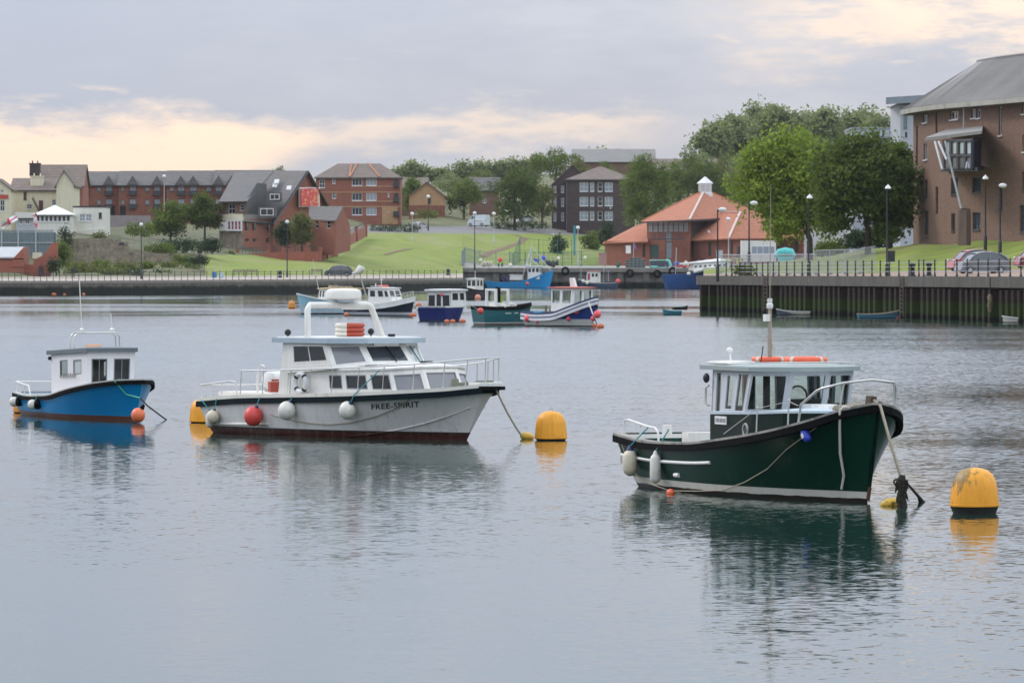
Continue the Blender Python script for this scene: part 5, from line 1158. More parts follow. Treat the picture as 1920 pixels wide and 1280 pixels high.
mb.tube([gh.pt(0, .6, -1) + V(-.03, 0, 0), gh.pt(0, .6, 1) + V(-.03, 0, 0)], .035, 6); mb.build('rubbing_strake', white_paint, g, smooth=60, world=False)
mb = MB(); mb.bar(gh.pt(1, 0, 1) + V(.02, 0, .05), gh.pt(1, 1, 1) + V(.02, 0, .03), .05, .05); mb.build('stem_band', green_paint, g, world=False); mb = MB(); mb.bar(gh.pt(1, 0, 1) + V(.03, 0, .05), gh.pt(1, .16, 1) + V(.035, 0, 0), .055, .05); mb.build('rust_patch', mat('rusty_stem', (.10, .045, .025), .8, .4, 3), g, world=False)
mb = MB(); mb.hexa([V(8.5, -.07, 1.7), V(8.75, -.07, 1.8), V(8.75, .07, 1.8), V(8.5, .07, 1.7)], [V(8.62, -.06, 2.06), V(8.84, -.06, 2.04), V(8.84, .06, 2.04), V(8.62, .06, 2.06)]); mb.build('samson_post', mat('dark_oak', (.07, .05, .035), .8, .3, 4), g, world=False)
# trunk (green cabin side) and its pale deck
tb = [(3.6, -1.16), (5.6, -1.14), (6.8, -1.0), (7.6, -.72), (7.9, 0), (7.6, .72), (6.8, 1.0), (5.6, 1.14), (3.6, 1.16)]
zt_ = [1.58, 1.63, 1.68, 1.70, 1.70, 1.70, 1.68, 1.63, 1.58]
cabin(g, tb, tb, [.45] + [1.0] * 7 + [.45], zt_, {}, green_paint)
top_sheet(g, 'coachroof', [(p[0] + (.03 if p[0] > 7 else 0), p[1] * 1.02) for p in tb], zt_, .045, deck_blue, .05)
mb = MB(); mb.torus((5.35, -1.152, 1.32), .115, .026, Matrix.Rotation(pi / 2, 3, 'X'), 18, 6); pl_ = mb.build('porthole', mat('porthole_rim', (.35, .36, .33), .5, .1, 3, metal=.4), g, smooth=60, world=False)
mb = MB(); mb.lathe([(.11, 0), (.02, .01)], 16, (5.35, -1.15, 1.32), Matrix.Rotation(pi / 2, 3, 'X')); mb.build('pane', glass_dark, pl_, world=False)
npm = MB(); npm.box((4.17, -1.172, 1.475), (.56, .025, .16)); np_ = npm.build('name_plate', white_paint, g, world=False)
npm = MB()
for i in range(9): npm.box((3.95 + i * .056, -1.187, 1.475), (.026 + .012 * (i % 3), .006, .075 if i % 2 else .085))
stuff(npm.build('worn_lettering', mat('worn_grey', (.25, .26, .28), .8), np_, world=False))
# wheelhouse
wb = [(3.6, -1.13), (5.25, -1.13), (5.45, -.5), (5.5, 0), (5.45, .5), (5.25, 1.13), (3.6, 1.13)]
wb = [(3.6, -1.13), (5.22, -1.13), (5.55, -.40), (5.55, .42), (5.22, 1.13), (3.6, 1.13)]
wtp = [(3.6, -1.1), (5.52, -1.1), (5.86, -.40), (5.86, .42), (5.52, 1.1), (3.6, 1.1)]
wl_ = mat('wheelhouse_grey_white', (.52, .54, .56), .5, .06, 1.5, streak=.1)
cabin(g, wb, wtp, 1.60, 2.47, {0: [(.10, .03, .26, .96), (.385, .10, .60, .90), (.68, .07, .95, .95)], 1: [(.03, .10, .93, .92)], 2: [(.06, .10, .95, .92)], 3: [(.06, .10, .93, .92)], 4: [(.05, .12, .45, .92), (.52, .12, .95, .92)], 5: [(.06, .14, .30, .9), (.38, .02, .60, .9), (.70, .14, .94, .9)]}, wl_, inside_shade_brown, glass_clear, .05, wl_, .025)
top_sheet(g, 'roof', [(3.2, -1.22), (5.62, -1.2), (6.05, -.45), (6.05, .45), (5.62, 1.2), (3.2, 1.22)], 2.47, .085, mat('roof_grey', (.28, .32, .31), .55, .1, 2), .07)
mb = MB()
for x in (3.75, 4.5): mb.box((x, 0, 1.95), (.08, .12, .8))
mb.box((4.9, .3, 1.75), (.5, .9, .3)); mb.torus((4.6, .3, 1.95), .2, .02, Matrix.Rotation(pi / 2, 3, 'Y')); mb.build('helm_console', inside_shade_brown, g, world=False)
mb = MB(); mb.box((3.75, -.75, 2.61), (.95, .6, .06)); mb.box((3.75, -.75, 2.58), (.75, .4, .06)); mb.build('roof_hatch', white_paint, g, world=False)
mb = MB(); mb.tube([(2.95, -.9, 2.545), (4.0, -.95, 2.56)], .018, 6); mb.tube([(2.95, -.9, 2.52), (2.95, -.9, 2.57)], .03, 6); mb.build('boat_hook', steel, g, world=False)
mb = MB(); mb.tube([(3.35, -.6, 2.6), (3.3, -.6, 2.78)], .02, 6); mb.ball((3.28, -.6, 2.84), .07, (1, 1, .9)); mb.build('satellite_antenna', white_paint, g, smooth=60, world=False)
mb = MB(); mb.bar((5.2, -.5, 2.60), (5.5, .5, 2.62), .05, .05); mb.build('roof_lamp_bar', white_paint, g, world=False)
mb = MB(); mb.ball((3.5, -1.2, 2.3), .09, (1, .7, 1.1)); mb.build('deck_light', dark_metal, g, smooth=60, world=False)
mb = MB(); mb.tube([(3.56, -1.17, 1.75), (3.47, -1.2, 1.8), (3.47, -1.2, 2.1), (3.56, -1.17, 2.15)], .022, 6); mb.build('grab_handle', steel, g, smooth=60, world=False)
mb = MB(); mx_ = 4.25; mb.tube([(mx_, -.15, 2.55), (mx_, -.15, 3.9)], [.05, .035], 8); mb.tube([(mx_, -.15, 3.9), (mx_ + .05, -.15, 6.15)], [.012, .006], 5); mst = mb.build('mast', mat('mast_grey', (.30, .25, .2), .7, .3, 4), g, smooth=60, world=False)
mb = MB(); mb.lathe([(.05, 0), (.065, .03), (.065, .09), (.04, .12), (.05, .14), (.05, .2)], 10, (mx_, -.15, 3.68)); mb.box((mx_, -.22, 3.50), (.12, .1, .14)); mb.build('navigation_light', white_paint, mst, world=False)
mb = MB(); mb.tube([(4.6, -.5, 2.6), (4.72, -.5, 2.95)], .01, 5); mb.build('whip_aerial', black_rubber, g, world=False)
fl = tag(MB().add([(0, 0, 0)], []).build('flag', mat('faded_ensign', (.50, .12, .11), .9, .2, 3, stain=(.6, .58, .55), stain_at=(.5, .6)), None), 'small faded red and white flag on the mast of the green boat', 'flag')
fm_ = bpy.data.meshes.new('flag'); q = to_world(g, (mx_ - .02, -.19, 2.75)); fm_.from_pydata([(0, 0, .4), (.08, -.02, .36), (.1, .03, .16), (.02, 0, -.02), (0, 0, .0)], [], [(0, 1, 2, 3, 4)]); fm_.materials.append(fl.data.materials[0]); fl.data = fm_; fl.location = q
so_ = fl.modifiers.new('thickness', 'SOLIDIFY'); so_.thickness = .012
# rails
mb = MB(); s = gh.S
tr0 = t_at(g, gh, 1486); mb.tube([s(tr0, -1, .1), s(tr0, -1, .12, .38) + V(.08, 0, 0), s(tr0 + .045, -1, .12, .55), s(.92, -1, .1, .56), s(.965, -1, .08, .52), V(8.75, 0, 2.36), s(.965, 1, .08, .52), s(.90, 1, .1, .56), s(tr0 + .045, 1, .12, .55), s(tr0, 1, .12, .38) + V(.08, 0, 0), s(tr0, 1, .1)], .026, 8)
mb.tube([s(.955, -1, .1), s(.965, -1, .08, .5)], .02, 6); mb.tube([s(.955, 1, .1), s(.965, 1, .08, .5)], .02, 6); mb.tube([s(.88, 1, .1), s(.885, 1, .1, .55)], .02, 6); mb.build('bow_rail', steel, g, smooth=60, world=False)
mb = MB()
for t in (t_at(g, gh, 1413), t_at(g, gh, 1470)): 
    for sd in (-1, 1): mb = MB(); mb.tube([s(t, sd, .07), s(t, sd, .09, .50)], .018, 6); mb.ball(s(t, sd, .09, .51), .025, seg=6); mb.build('stanchion', steel, g, world=False)
for sd in (-1, 1): mb = MB(); mb.tube([s(t_at(g, gh, 1350), sd, .08, .1), s(t_at(g, gh, 1413), sd, .09, .49), s(t_at(g, gh, 1470), sd, .09, .49), s(tr0, sd, .1, .36)], .008, 4); mb.build('guard_wire', steel, g, world=False)
mb = MB()
for sd in (-1, 1):
    L = [s(.03, sd, .1, .0), s(.035, sd, .1, .30), s(.06, sd, .1, .33), s(.17, sd, .1, .29), s(.22, sd, .1, .27), s(.235, sd, .1, .2), s(.24, sd, .1, .0)]
    mb = MB(); mb.tube(L, .024, 6); mb.tube([s(.13, sd, .1), s(.13, sd, .1, .3)], .02, 6); mb.build('quarter_rail', white_paint, g, smooth=60, world=False)
mb = MB(); mb.lathe([(.14, 0), (.10, .06), (.09, .2), (.15, .26), (.15, .3), (.1, .34)], 12, (3.1, -.6, .95)); mb.box((3.05, -.6, .8), (.5, .4, .3)); mb.build('pot_hauler', dark_metal, g, smooth=40, world=False)
mb = MB(); mb.box((.05, .3, .85), (.35, 1.0, .5)); mb.lathe([(.12, 0), (.1, .25)], 8, (-.2, -.5, 1.0)); mb.build('stern_locker', cream_gel, g, world=False)
mb = MB(); mb.box((3.0, -1.45, .42), (.0, 0, 0)); mb = MB(); q = gh.pt(.33, .34, -1, .02); mb.tube([q - V(.12, 0, 0), q + V(.1, 0, 0)], .045, 8); mb.build('exhaust_outlet', cream_gel, g, world=False)
for q_, d_, m_ in (((.9, .9, .62), (.7, .45, .34), mat('fish_box_blue', (.05, .25, .38), .6)), ((1.7, -.5, .6), (.6, .4, .3), mat('fish_box_grey', (.28, .27, .24), .7))):
    bx_ = thing('fish_box', 'blue fish box in the cockpit of the green boat' if q_[0] < 1 else 'grey fish box in the cockpit of the green boat', 'box', to_world(g, (q_[0], q_[1], .45)), -radians(GTH)); mb = MB()
    w_, l_, h_ = d_[0] / 2, d_[1] / 2, d_[2]
    for a_, c_ in (((-w_, -l_), (w_, -l_)), ((w_, -l_), (w_, l_)), ((w_, l_), (-w_, l_)), ((-w_, l_), (-w_, -l_))): mb.bar((a_[0], a_[1], h_ / 2), (c_[0], c_[1], h_ / 2), .03, h_)
    mb.box((0, 0, .02), (d_[0], d_[1], .03)); mb.build('box', m_, bx_, world=False)
mb = MB(); mb.tube([(3.3, -1.1, 2.60), (5.4, -1.08, 2.63), (5.75, -.45, 2.64), (5.75, .45, 2.64), (5.4, 1.08, 2.63), (3.3, 1.1, 2.60)], .016, 5); mb.build('roof_rail', steel, g, smooth=60, world=False)
for x_ in (6.3, 7.1): mb = MB(); mb.box((x_, 0, 1.80), (.5, .55, .07)); mb.build('deck_hatch', white_paint, g, world=False)
mb = MB(); mb.tube([(7.6, -.3, 1.78), (7.9, .1, 1.80), (8.2, -.2, 1.84), (7.8, -.35, 1.82), (8.1, .15, 1.86)], .04, 6); mb.build('rope_heap', rope_mat, g, smooth=60, world=False)
bp_ = tag(MB().ball((0, 0, 0), .075, (1.3, 1, .8)).build('bundle', blue_pl, None, smooth=60), 'blue plastic bundle on the foredeck of the green boat', 'bundle'); bp_.location = to_world(g, (8.2, -.55, 1.70))
# hung on the green boat
GW = lambda p: to_world(g, p)
def hang(px, py, off): return on_hull(g, gh, px, py, off)[0]
long_fender('fat cream cylinder fender with blue eye on the stern quarter of the green boat', GW(s(t_at(g, gh, 1207), -1, .1, .28)), hang(1194, 866, .16), .15, .54, cream_fend, None, rope_teal)
long_fender('slimmer grey white fender hanging right of the fat cream one', GW(s(t_at(g, gh, 1246), -1, .1, .26)), hang(1239, 879, .125), .115, .60, white_ball, white_ball, rope_teal)
yf = Matrix.Rotation(0, 3, 'X')
oran2 = mat('lifebuoy_orange', (.70, .105, .04), .5, .12, 4)
life_ring('aft orange lifebuoy lying flat on the wheelhouse roof of the green boat', GW((4.0, -.05, 2.665)), .30, .06, Matrix.Identity(3), oran2, band=rope_white)
life_ring('forward orange lifebuoy lying flat on the wheelhouse roof, nearest the bow', GW((4.95, .32, 2.665)), .36, .075, Matrix.Identity(3), oran2, band=rope_white)
bt = thing('float_bottle', 'small blue plastic bottle float tied to a line on the bow of the green boat', 'float', on_hull(g, gh, 1517, 816, .1)[0], 0); bt.rotation_euler = (.15, -.55, -radians(GTH))
mb = MB(); mb.lathe([(.05, -.17), (.085, -.13), (.085, .08), (.05, .15), (.03, .17), (.03, .2)], 12); mb.build('bottle', blue_pl, bt, smooth=50, world=False)
mb = MB(); mb.box((0, -.084, -.04), (.08, .012, .09)); mb.build('label', white_paint, bt, world=False)
tag(MB().ball((0, 0, 0), .085, (1, 1, .95)).build('float', orange_p, None, smooth=60, loc=None), 'small orange float at the waterline under the exhaust of the green boat', 'float').location = W(1257, 925) + V(0, -.1, .02)
P0 = [on_hull(g, gh, x, y, .05)[0] for x, y in ((1560, 782), (1520, 810), (1480, 845), (1440, 878), (1400, 903), (1360, 916), (1310, 922), (1260, 920), (1225, 908), (1195, 888), (1175, 850), (1165, 822))]
rope_thing('thin pale line drooping along the whole side of the green boat', P0, .011, rope_mat)
tq = t_at(g, gh, 1582); P1 = [GW(s(tq, -1, .2, .02)), GW(s(tq, -1, 0, .05)), GW(s(tq, -1, -.07, -.03)), *[on_hull(g, gh, x, y, .05)[0] for x, y in ((1583, 800), (1583, 850), (1584, 895), (1584, 914))]]
r_ = rope_thing('thick pale rope end hanging down the bow of the green boat', P1, .026, rope_white)
P2 = [GW((8.72, 0, 2.02)), GW((8.98, 0.02, 1.88)), W(1668, 835, 1.05), W(1691, 905, .42)]
P2 = [GW((8.72, 0, 2.02)), GW((9.02, .05, 1.86)), P(1672, 838, 101.3), P(1691, 900, 101.3)]
rope_thing('mooring rope from the stem of the green boat down to the weedy riser', P2, .03, rope_mat)
ri = thing('mooring_riser', 'dark weed covered mooring riser standing out of the water by the green bow', 'mooring', W(1691, 950)); bs_ = W(1691, 950); mb = MB()
rng_ = random.Random(3); pts = [bs_ + V(rng_.uniform(-.02, .02), 0, -.3 + i * .09) for i in range(11)]; mb.tube(pts, [.12, .12, .11, .10, .09, .10, .07, .085, .075, .09, .05], 8)
for i in range(14): a = rng_.uniform(0, 6.28); q = bs_ + V(cos(a) * .08, sin(a) * .08, rng_.uniform(0, .58)); mb.tube([q, q + V(cos(a) * .05, 0, -.1)], [.035, .01], 5)
mb.torus(bs_ + V(-.1, 0, .47), .05, .02, Matrix.Rotation(pi / 2, 3, 'X'), 10, 5); mb.build('weedy_chain', weed, ri, smooth=50)
q = [bs_ + V(.05, 0, .5), W(1722, 930, .13), W(1732, 950, -.1)]; mb = MB(); mb.tube(q, [.02, .03, .09], 6); mb.build('trailing_line', weed, ri, smooth=50)

# ---- white motor cruiser
FX, FY, FTH = -7.0, 145.1, 50.0
fr_ = boat_root('motor_cruiser', 'white motor cruiser with radar arch, dark sheer line and name FREE-SPIRIT on the bow', FX, FY, FTH)
cm = hull_mat('cruiser_hull', [(-9, (.055, .012, .010)), (.15, (.03, .02, .017)), (.20, (.68, .665, .63))], .35, .42, (.24, .20, .14))
fh = Hull(fr_, tk, (-.47, 10.0), (0, 9.05), (1.6, 1.7, 1.72, 1.65, 1.25, .78, .5, .22), (1.42, 1.5, 1.5, 1.25, .62, .24, .11, .02), (.86, .99, 1.05, 1.115, 1.22, 1.3, 1.36, 1.40), cm, .7, .03, 1.0, 1.5)
wf0 = mat('strake_cream', (.62, .60, .55), .5, .08, 2, streak=.1)
fh.band('sheer_rubber', mat('dark_teal_band', (.003, .010, .013), .6, .2, 3, spec=.1), .05, -.17, -.02, .05)
fh.band('gunwale', mat('cruiser_gunwale', (.68, .65, .57), .5, .1, 2, stain=(.3, .24, .15), stain_at=(.6, .8)), .02, -.019, .075, .12)
fh.deck('deck', mat('cruiser_deck', (.62, .60, .55), .6, .08, 2), 0, .995, .03, .08)
mb = MB(); pts = [fh.pt(t, v, -1, .015) for t, v in ((.985, .62), (.93, .48), (.86, .33), (.78, .20), (.70, .10), (.62, .03))]; mb.tube(pts, .022, 6); mb.build('spray_rail', cm, fr_, smooth=60, world=False); mb = MB(); pts = [fh.pt(t, v, 1, .015) for t, v in ((.985, .62), (.93, .48), (.86, .33), (.78, .20), (.70, .10), (.62, .03))]; mb.tube(pts, .022, 6); mb.build('spray_rail', cm, fr_, smooth=60, world=False)
for sd in (-1, 1): mb = MB(); mb.tube([fh.pt(t, .28, sd, .015) for t in np.linspace(.02, .3, 12)], .035, 6); mb.build('quarter_strake', wf0, fr_, smooth=60, world=False)
mb = MB(); mb.prism([V(9.55, -.34, 1.42), V(10.28, -.26, 1.42), V(10.42, 0, 1.42), V(10.28, .26, 1.42), V(9.55, .34, 1.42)], (0, 0, .09)); mb.build('bow_platform', white_paint, fr_, world=False)
mb = MB(); mb.prism([V(9.55, -.36, 1.32), V(10.29, -.28, 1.32), V(10.44, 0, 1.32), V(10.29, .28, 1.32), V(9.55, .36, 1.32)], (0, 0, .09)); mb.build('platform_rubber', black_rubber, fr_, world=False)
tx0 = t_at(fr_, fh, 695); tfn = lambda x, y: fh.pt(tx0 + x / 9.2, .66 + .02 * x + y / 1.5, -1, .014)
text_obj(fr_, 'name_lettering', 'FREE-SPIRIT', .25, tfn, mat('teal_lettering', (.008, .035, .048), .5))
# lower cabin with side windows and three faced front
pb = [(3.3, -1.46), (7.65, -1.24), (8.30, -.58), (8.30, .60), (7.85, 1.20), (3.3, 1.46)]; ptt = [(3.3, -1.42), (7.35, -1.20), (7.92, -.56), (7.92, .58), (7.55, 1.18), (3.3, 1.42)]
wf = mat('cruiser_white', (.70, .68, .63), .4, .05, 1.5, streak=.1); wfr = mat('cruiser_window_rubber', (.22, .22, .24), .6)
cabin(fr_, pb, ptt, 1.08, [1.70, 1.80, 1.86, 1.86, 1.80, 1.70], {0: [(.41, .30, .53, .84, glass_dark), (.57, .30, .765, .84, glass_dark), (.81, .30, .985, .84, glass_dark)], 1: [(.10, .25, .90, .82, glass_grey)], 2: [(.07, .25, .93, .85, glass_grey, 1)], 3: [(.1, .25, .9, .82, glass_grey)], 4: [(.02, .3, .2, .84, glass_dark), (.24, .3, .42, .84, glass_dark)]}, wf, None, glass_dark, .04, wfr, .028)
top_sheet(fr_, 'cabin_top', [(p[0] + (.05 if p[0] > 3 else 0), p[1] * 1.02) for p in ptt], [1.70, 1.80, 1.86, 1.86, 1.80, 1.70], .05, white_paint, .08)
# pilothouse
qb = [(3.35, -1.46), (5.30, -1.44), (5.95, -.68), (6.0, .70), (5.65, 1.46), (3.35, 1.46)]; qt = [(3.3, -1.42), (4.9, -1.40), (5.48, -.66), (5.55, .68), (5.25, 1.42), (3.3, 1.42)]
cabin(fr_, qb, qt, [1.66, 1.80, 1.92, 1.92, 1.80, 1.66], 2.47, {0: [(.14, .32, .93, .92, glass_dark, 2)], 1: [(.09, .12, .93, .90, glass_grey)], 2: [(.06, .12, .94, .90, glass_house)], 3: [(.08, .12, .92, .90, glass_pale)], 4: [(.07, .3, .86, .92, glass_dark, 2)]}, wf, None, glass_dark, .04, wf, .03)
mb = MB()
for y in (-1.44, 1.44): mb = MB(); mb.hexa([V(3.35, y - .02, 1.1), V(3.35, y + .02, 1.1), V(2.95, y + .02, 1.1), V(2.95, y - .02, 1.1)], [V(3.36, y * .97 - .02, 2.47), V(3.36, y * .97 + .02, 2.47), V(3.1, y * .97 + .02, 2.47), V(3.1, y * .97 - .02, 2.47)]); mb.build('side_screen', wf, fr_, world=False)
top_sheet(fr_, 'pilothouse_roof', [(2.75, -1.52), (5.1, -1.50), (5.85, -.72), (5.95, .74), (5.5, 1.52), (2.75, 1.52)], 2.47, .13, roof_blue, .02)
mb = MB(); mb.prism([V(x, y, 2.602) for x, y in ((2.85, -1.42), (5.05, -1.40), (5.75, -.68), (5.85, .70), (5.42, 1.42), (2.85, 1.42))], (0, 0, .03)); mb.build('roof_top', white_paint, fr_, world=False)
for y0 in (-.35, .95):
    f2 = bil([V(*qb[2], 1.92), V(*qb[3], 1.92), V(*qt[3], 2.47), V(*qt[2], 2.47)]) if y0 < 0 else bil([V(*qb[3], 1.92), V(*qb[4], 1.80), V(*qt[4], 2.47), V(*qt[3], 2.47)])
    q0, q1 = (f2(.25, .96), f2(.85, .96)) if y0 < 0 else (f2(.05, .96), f2(.7, .96)); o_ = V(.06, 0, 0)
    mb = MB(); mb.bar(q0 + o_, q1 + o_, .1, .1); wg = mb.build('wiper_box', white_paint, fr_, world=False)
    mb = MB(); mb.bar((q0 + q1) / 2 + o_ - V(0, 0, .04), f2(.62, .12) + V(.03, 0, 0), .02); mb.build('wiper', black_rubber, wg, world=False)
for q in ((6.35, -1.0, 1.88), (7.3, .1, 1.99)): mb = MB(); mb.box(q, (.25, .2, .07)); mb.build('deck_vent', dark_metal, fr_, world=False)
# radar arch and dome
mb = MB(); mb.tube([(4.0, -1.28, 2.6), (3.98, -1.27, 3.36), (3.93, -1.16, 3.47), (3.9, .80, 3.47), (3.92, .92, 3.42), (4.0, 1.25, 2.6)], .085, 10); arch = mb.build('radar_arch', wf, fr_, smooth=60, world=False)
mb = MB(); mb.lathe([(.44, .09), (.48, .12), (.485, .25), (.45, .33), (.36, .365), (0.02, .375)], 24, (3.9, .0, 3.53)); mb.build('radar_dome', cream_gel, arch, smooth=40, world=False); mb = MB(); mb.lathe([(.22, 0), (.28, .05), (.43, .088)], 24, (3.9, .0, 3.53)); mb.build('dome_base', roof_blue, arch, smooth=40, world=False)
for p_ in ((3.1, -1.25, 2.74), (4.3, .62, 2.76)): mb = MB(); mb.ball(p_, .09, (1, 1, 1)); mb.tube([(p_[0], p_[1], 2.6), p_], .02, 6); mb.build('spotlight', dark_metal, fr_, smooth=60, world=False)
mb = MB(); mb.box((5.2, .6, 2.67), (.16, .12, .07)); mb.build('horn', dark_metal, fr_, world=False)
# rails
s = fh.S; mb = MB(); dk = .05
top = [s(t, -1, .1, z) for t, z in ((.19, .72), (.3, .70), (.5, .72), (.7, .72), (.85, .73), (.95, .75))] + [V(10.1, -.24, 2.14), V(10.15, 0, 2.14), V(10.1, .24, 2.14)] + [s(t, 1, .1, z) for t, z in ((.95, .75), (.85, .73), (.7, .72), (.5, .72), (.3, .70), (.19, .72))]
mb.tube(top, .021, 6); mb.build('guard_rail', mat('white_rail', (.62, .61, .58), .4, .1, 3), fr_, smooth=70, world=False)
mb = MB()
for sd in (-1, 1):
    for t in (.19, .285, .40, .48, .565, .66, .74, .83, .91, .965): mb = MB(); mb.tube([s(t - .006, sd, .1, dk), s(t, sd, .1, .72)], .016, 5); mb.build('stanchion', steel, fr_, world=False)
for y in (-.22, .22): mb = MB(); mb.tube([V(10.08, y, 1.5), V(10.1, y, 2.14)], .018, 5); mb.build('stanchion', steel, fr_, world=False)
mb = MB(); lp = [s(.17, -1, .1, .06), s(.165, -1, .1, .42), s(.14, -1, .1, .46), s(.0, -1, .1, .42), V(-.3, 0, 1.27), s(.0, 1, .1, .42), s(.14, 1, .1, .46), s(.165, 1, .1, .42), s(.17, 1, .1, .06)]; mb.tube(lp, .022, 6)
for sd in (-1, 1):
    for t in (.005, .05, .1): mb.tube([s(t, sd, .1, .05), s(t, sd, .1, .44)], .016, 5)
mb.build('stern_rail', mat('white_rail', (.62, .61, .58)), fr_, smooth=60, world=False)
mb = MB(); mb.tube([(1.2, -.8, 1.05), (1.2, -.8, 1.75), (1.35, -.8, 1.85), (1.5, -.8, 1.8)], .02, 6); mb.tube([(1.35, -.95, 1.05), (1.35, -.95, 1.6)], .02, 6); mb.box((1.0, 0, 1.05), (2.4, 2.2, .12)); mb.build('aft_deck_fittings', cream_gel, fr_, world=False)
mb = MB(); mb.tube([(9.0, -.25, 1.45), (9.3, .3, 1.47), (9.6, -.2, 1.48), (9.9, .15, 1.52), (9.4, .05, 1.5)], .05, 6); mb.lathe([(.12, 0), (.1, .2)], 8, (8.7, -.1, 1.38)); mb.build('anchor_gear', mat('anchor_gear', (.16, .17, .13), .9, .4, 6), fr_, smooth=60, world=False)
FW = lambda p: to_world(fr_, p)
ra = thing('liferaft_canister', 'white liferaft canister on the aft deck of the white cruiser', 'liferaft', FW((.9, .15, 1.42)), radians(90 - FTH) + .3)
mb = MB(); mb.lathe([(.12, -.55), (.23, -.5), (.25, -.42), (.25, -.02), (.268, 0), (.25, .02), (.25, .42), (.23, .5), (.12, .55)], 16, (0, 0, 0), Matrix.Rotation(pi / 2, 3, 'Y')); mb.build('canister', white_paint, ra, smooth=40, world=False)
mb = MB(); mb.box((-.3, 0, -.23), (.08, .5, .16)); mb.box((.3, 0, -.23), (.08, .5, .16)); mb.build('cradle', galv, ra, world=False)
fc = thing('fuel_can', 'red fuel can on the aft deck beside the liferaft canister', 'can', FW((1.5, -.45, 1.11)), .4); mb = MB(); mb.box((0, 0, .14), (.34, .2, .28)); mb.box((0, 0, .32), (.2, .04, .05)); mb.build('body', mat('can_red', (.35, .05, .03), .5), fc, world=False)
def ring_mat():
    m = bpy.data.materials.new('lifebuoy_red_white'); m.use_nodes = True; t = m.node_tree; bb = NB(t); sp = bb.n('ShaderNodeSeparateXYZ'); t.links.new(bb.n('ShaderNodeTexCoord').outputs['Object'], sp.inputs[0])
    t.links.new(bb.mix(bb.m('GREATER_THAN', sp.outputs[0], -.07), (.64, .60, .52), (.40, .055, .025)), t.nodes['Principled BSDF'].inputs['Base Color']); return m
rm_ = ring_mat()
for i, nm in enumerate(('bottom', 'middle', 'topmost')): life_ring('%s red and white lifebuoy of the stack on the cruiser roof' % nm, FW((4.28, -.08, 2.70 + i * .115)), .34, .06, Matrix.Identity(3), rm_)
Ms = Matrix.Rotation(-radians(FTH), 3, 'Z') @ Matrix.Rotation(pi / 2, 3, 'X')
life_ring('grey white horseshoe lifebuoy standing against the cabin side of the white cruiser', FW((4.05, -1.56, 1.42)), .235, .065, Ms, mat('lifebuoy_white', (.62, .62, .62), .5, .1, 3), band=dark_metal)
def cf(label, px, py, t, r, m, **k):
    c, t = on_hull(fr_, fh, px, py, r * 1.0); t = t_at(fr_, fh, px + 2); return ball_fender(label, FW(s(t, -1, -.07, .0)), c, r, m, **k)
c, t = on_hull(fr_, fh, 400, 786, .13); long_fender('white cylinder fender with dark ends at the stern corner of the cruiser', FW(s(.03, -1, -.07, .0)), c, .115, .42, white_ball)
cf('small cream ball fender beside the white cylinder at the cruiser stern', 409, 779, .02, .175, cream_fend)
cf('red ball fender on the side of the white cruiser', 488, 781, .145, .25, red_ball)
cf('dirty white ball fender below the horseshoe lifebuoy', 550, 768, .32, .235, white_ball)
cf('dirty white ball fender just left of the FREE-SPIRIT name', 666, 769, .585, .225, white_ball)
rope_thing('thin line looping along the white cruiser hull between its fenders', [FW(fh.pt(t, v, -1, .03)) for t, v in ((.32, .55), (.4, .42), (.48, .34), (.56, .31), (.64, .36), (.72, .5), (.80, .72), (.84, .95))], .013, rope_mat)
rope_thing('teal lanyard from the cruiser rail to its middle white fender', [FW(s(t_at(fr_, fh, 706), -1, .1, .62)), FW(s(t_at(fr_, fh, 667), -1, -.07, .0))], .014, rope_teal)
rope_thing('taut mooring line from the cruiser bow to the small yellow float', sag(FW((10.3, -.1, 1.45)), W(977, 815, .15), .08), .028, rope_mat)

# ---- blue boat on the left
BX, BY, BTH = -13.98, 161.8, 67.0
bl = boat_root('cabin_boat', 'bright blue cabin boat with white cuddy and slate grey roof, at the left', BX, BY, BTH)
bm_ = hull_mat('blue_hull', [(-9, (.10, .035, .022)), (.14, (.0003, .185, .42))], .3, .10, (.06, .12, .16), .03, .15)
tk2 = (0, .2, .45, .6, .75, .87, .95, 1)
bh = Hull(bl, tk2, (-.3, 8.3), (0, 7.85), (1.1, 1.25, 1.3, 1.28, 1.10, .76, .44, .06), (.95, 1.1, 1.14, 1.05, .75, .4, .18, .02), (.66, .60, .66, .82, 1.0, 1.13, 1.19, 1.21), bm_, .6, .05, 1.0, 1.6)
bh.band('rubbing_band', black_rubber, .05, -.12, -.01, .05); bh.band('gunwale_cap', mat('blue_boat_gunwale', (.45, .44, .41), .7, .2, 3), .03, -.009, .03, .12)
bh.deck('fore_deck', white_paint, .28, .995, -.03, .06); bh.deck('cockpit_sole', deck_grey, 0, .3, 0, .1, zabs=.25); bh.inner('bulwark_lining', white_paint, 0, .3, .25, .08)
hb = [(2.35, -.76), (5.65, -.74), (5.65, .70), (2.35, .72)]; ht = [(2.3, -.76), (5.72, -.76), (5.72, .72), (2.3, .72)]
bw_ = mat('cuddy_white', (.66, .65, .66), .45, .05, 1.5, streak=.08); rub = mat('window_rubber_grey', (.16, .17, .17), .6)
glass_soft = glass_mat('soft_clear_glass', (.1, .1, .1), .6)
cabin(bl, hb, ht, [.5, .8, .8, .5], [1.84, 1.97, 1.97, 1.84], {0: [(.25, .50, .46, .86, glass_soft), (.62, .48, .84, .84, glass_pale)], 1: [(.09, .24, .42, .84, glass_clear, 2), (.56, .24, .90, .84, glass_dark, 2)], 2: [(.2, .45, .45, .85, glass_soft), (.6, .45, .85, .85, glass_soft)], 3: [(.1, .5, .4, .9, glass_clear), (.55, .1, .9, .92, glass_clear)]}, bw_, inside_shade_brown, glass_clear, .04, rub, .03)
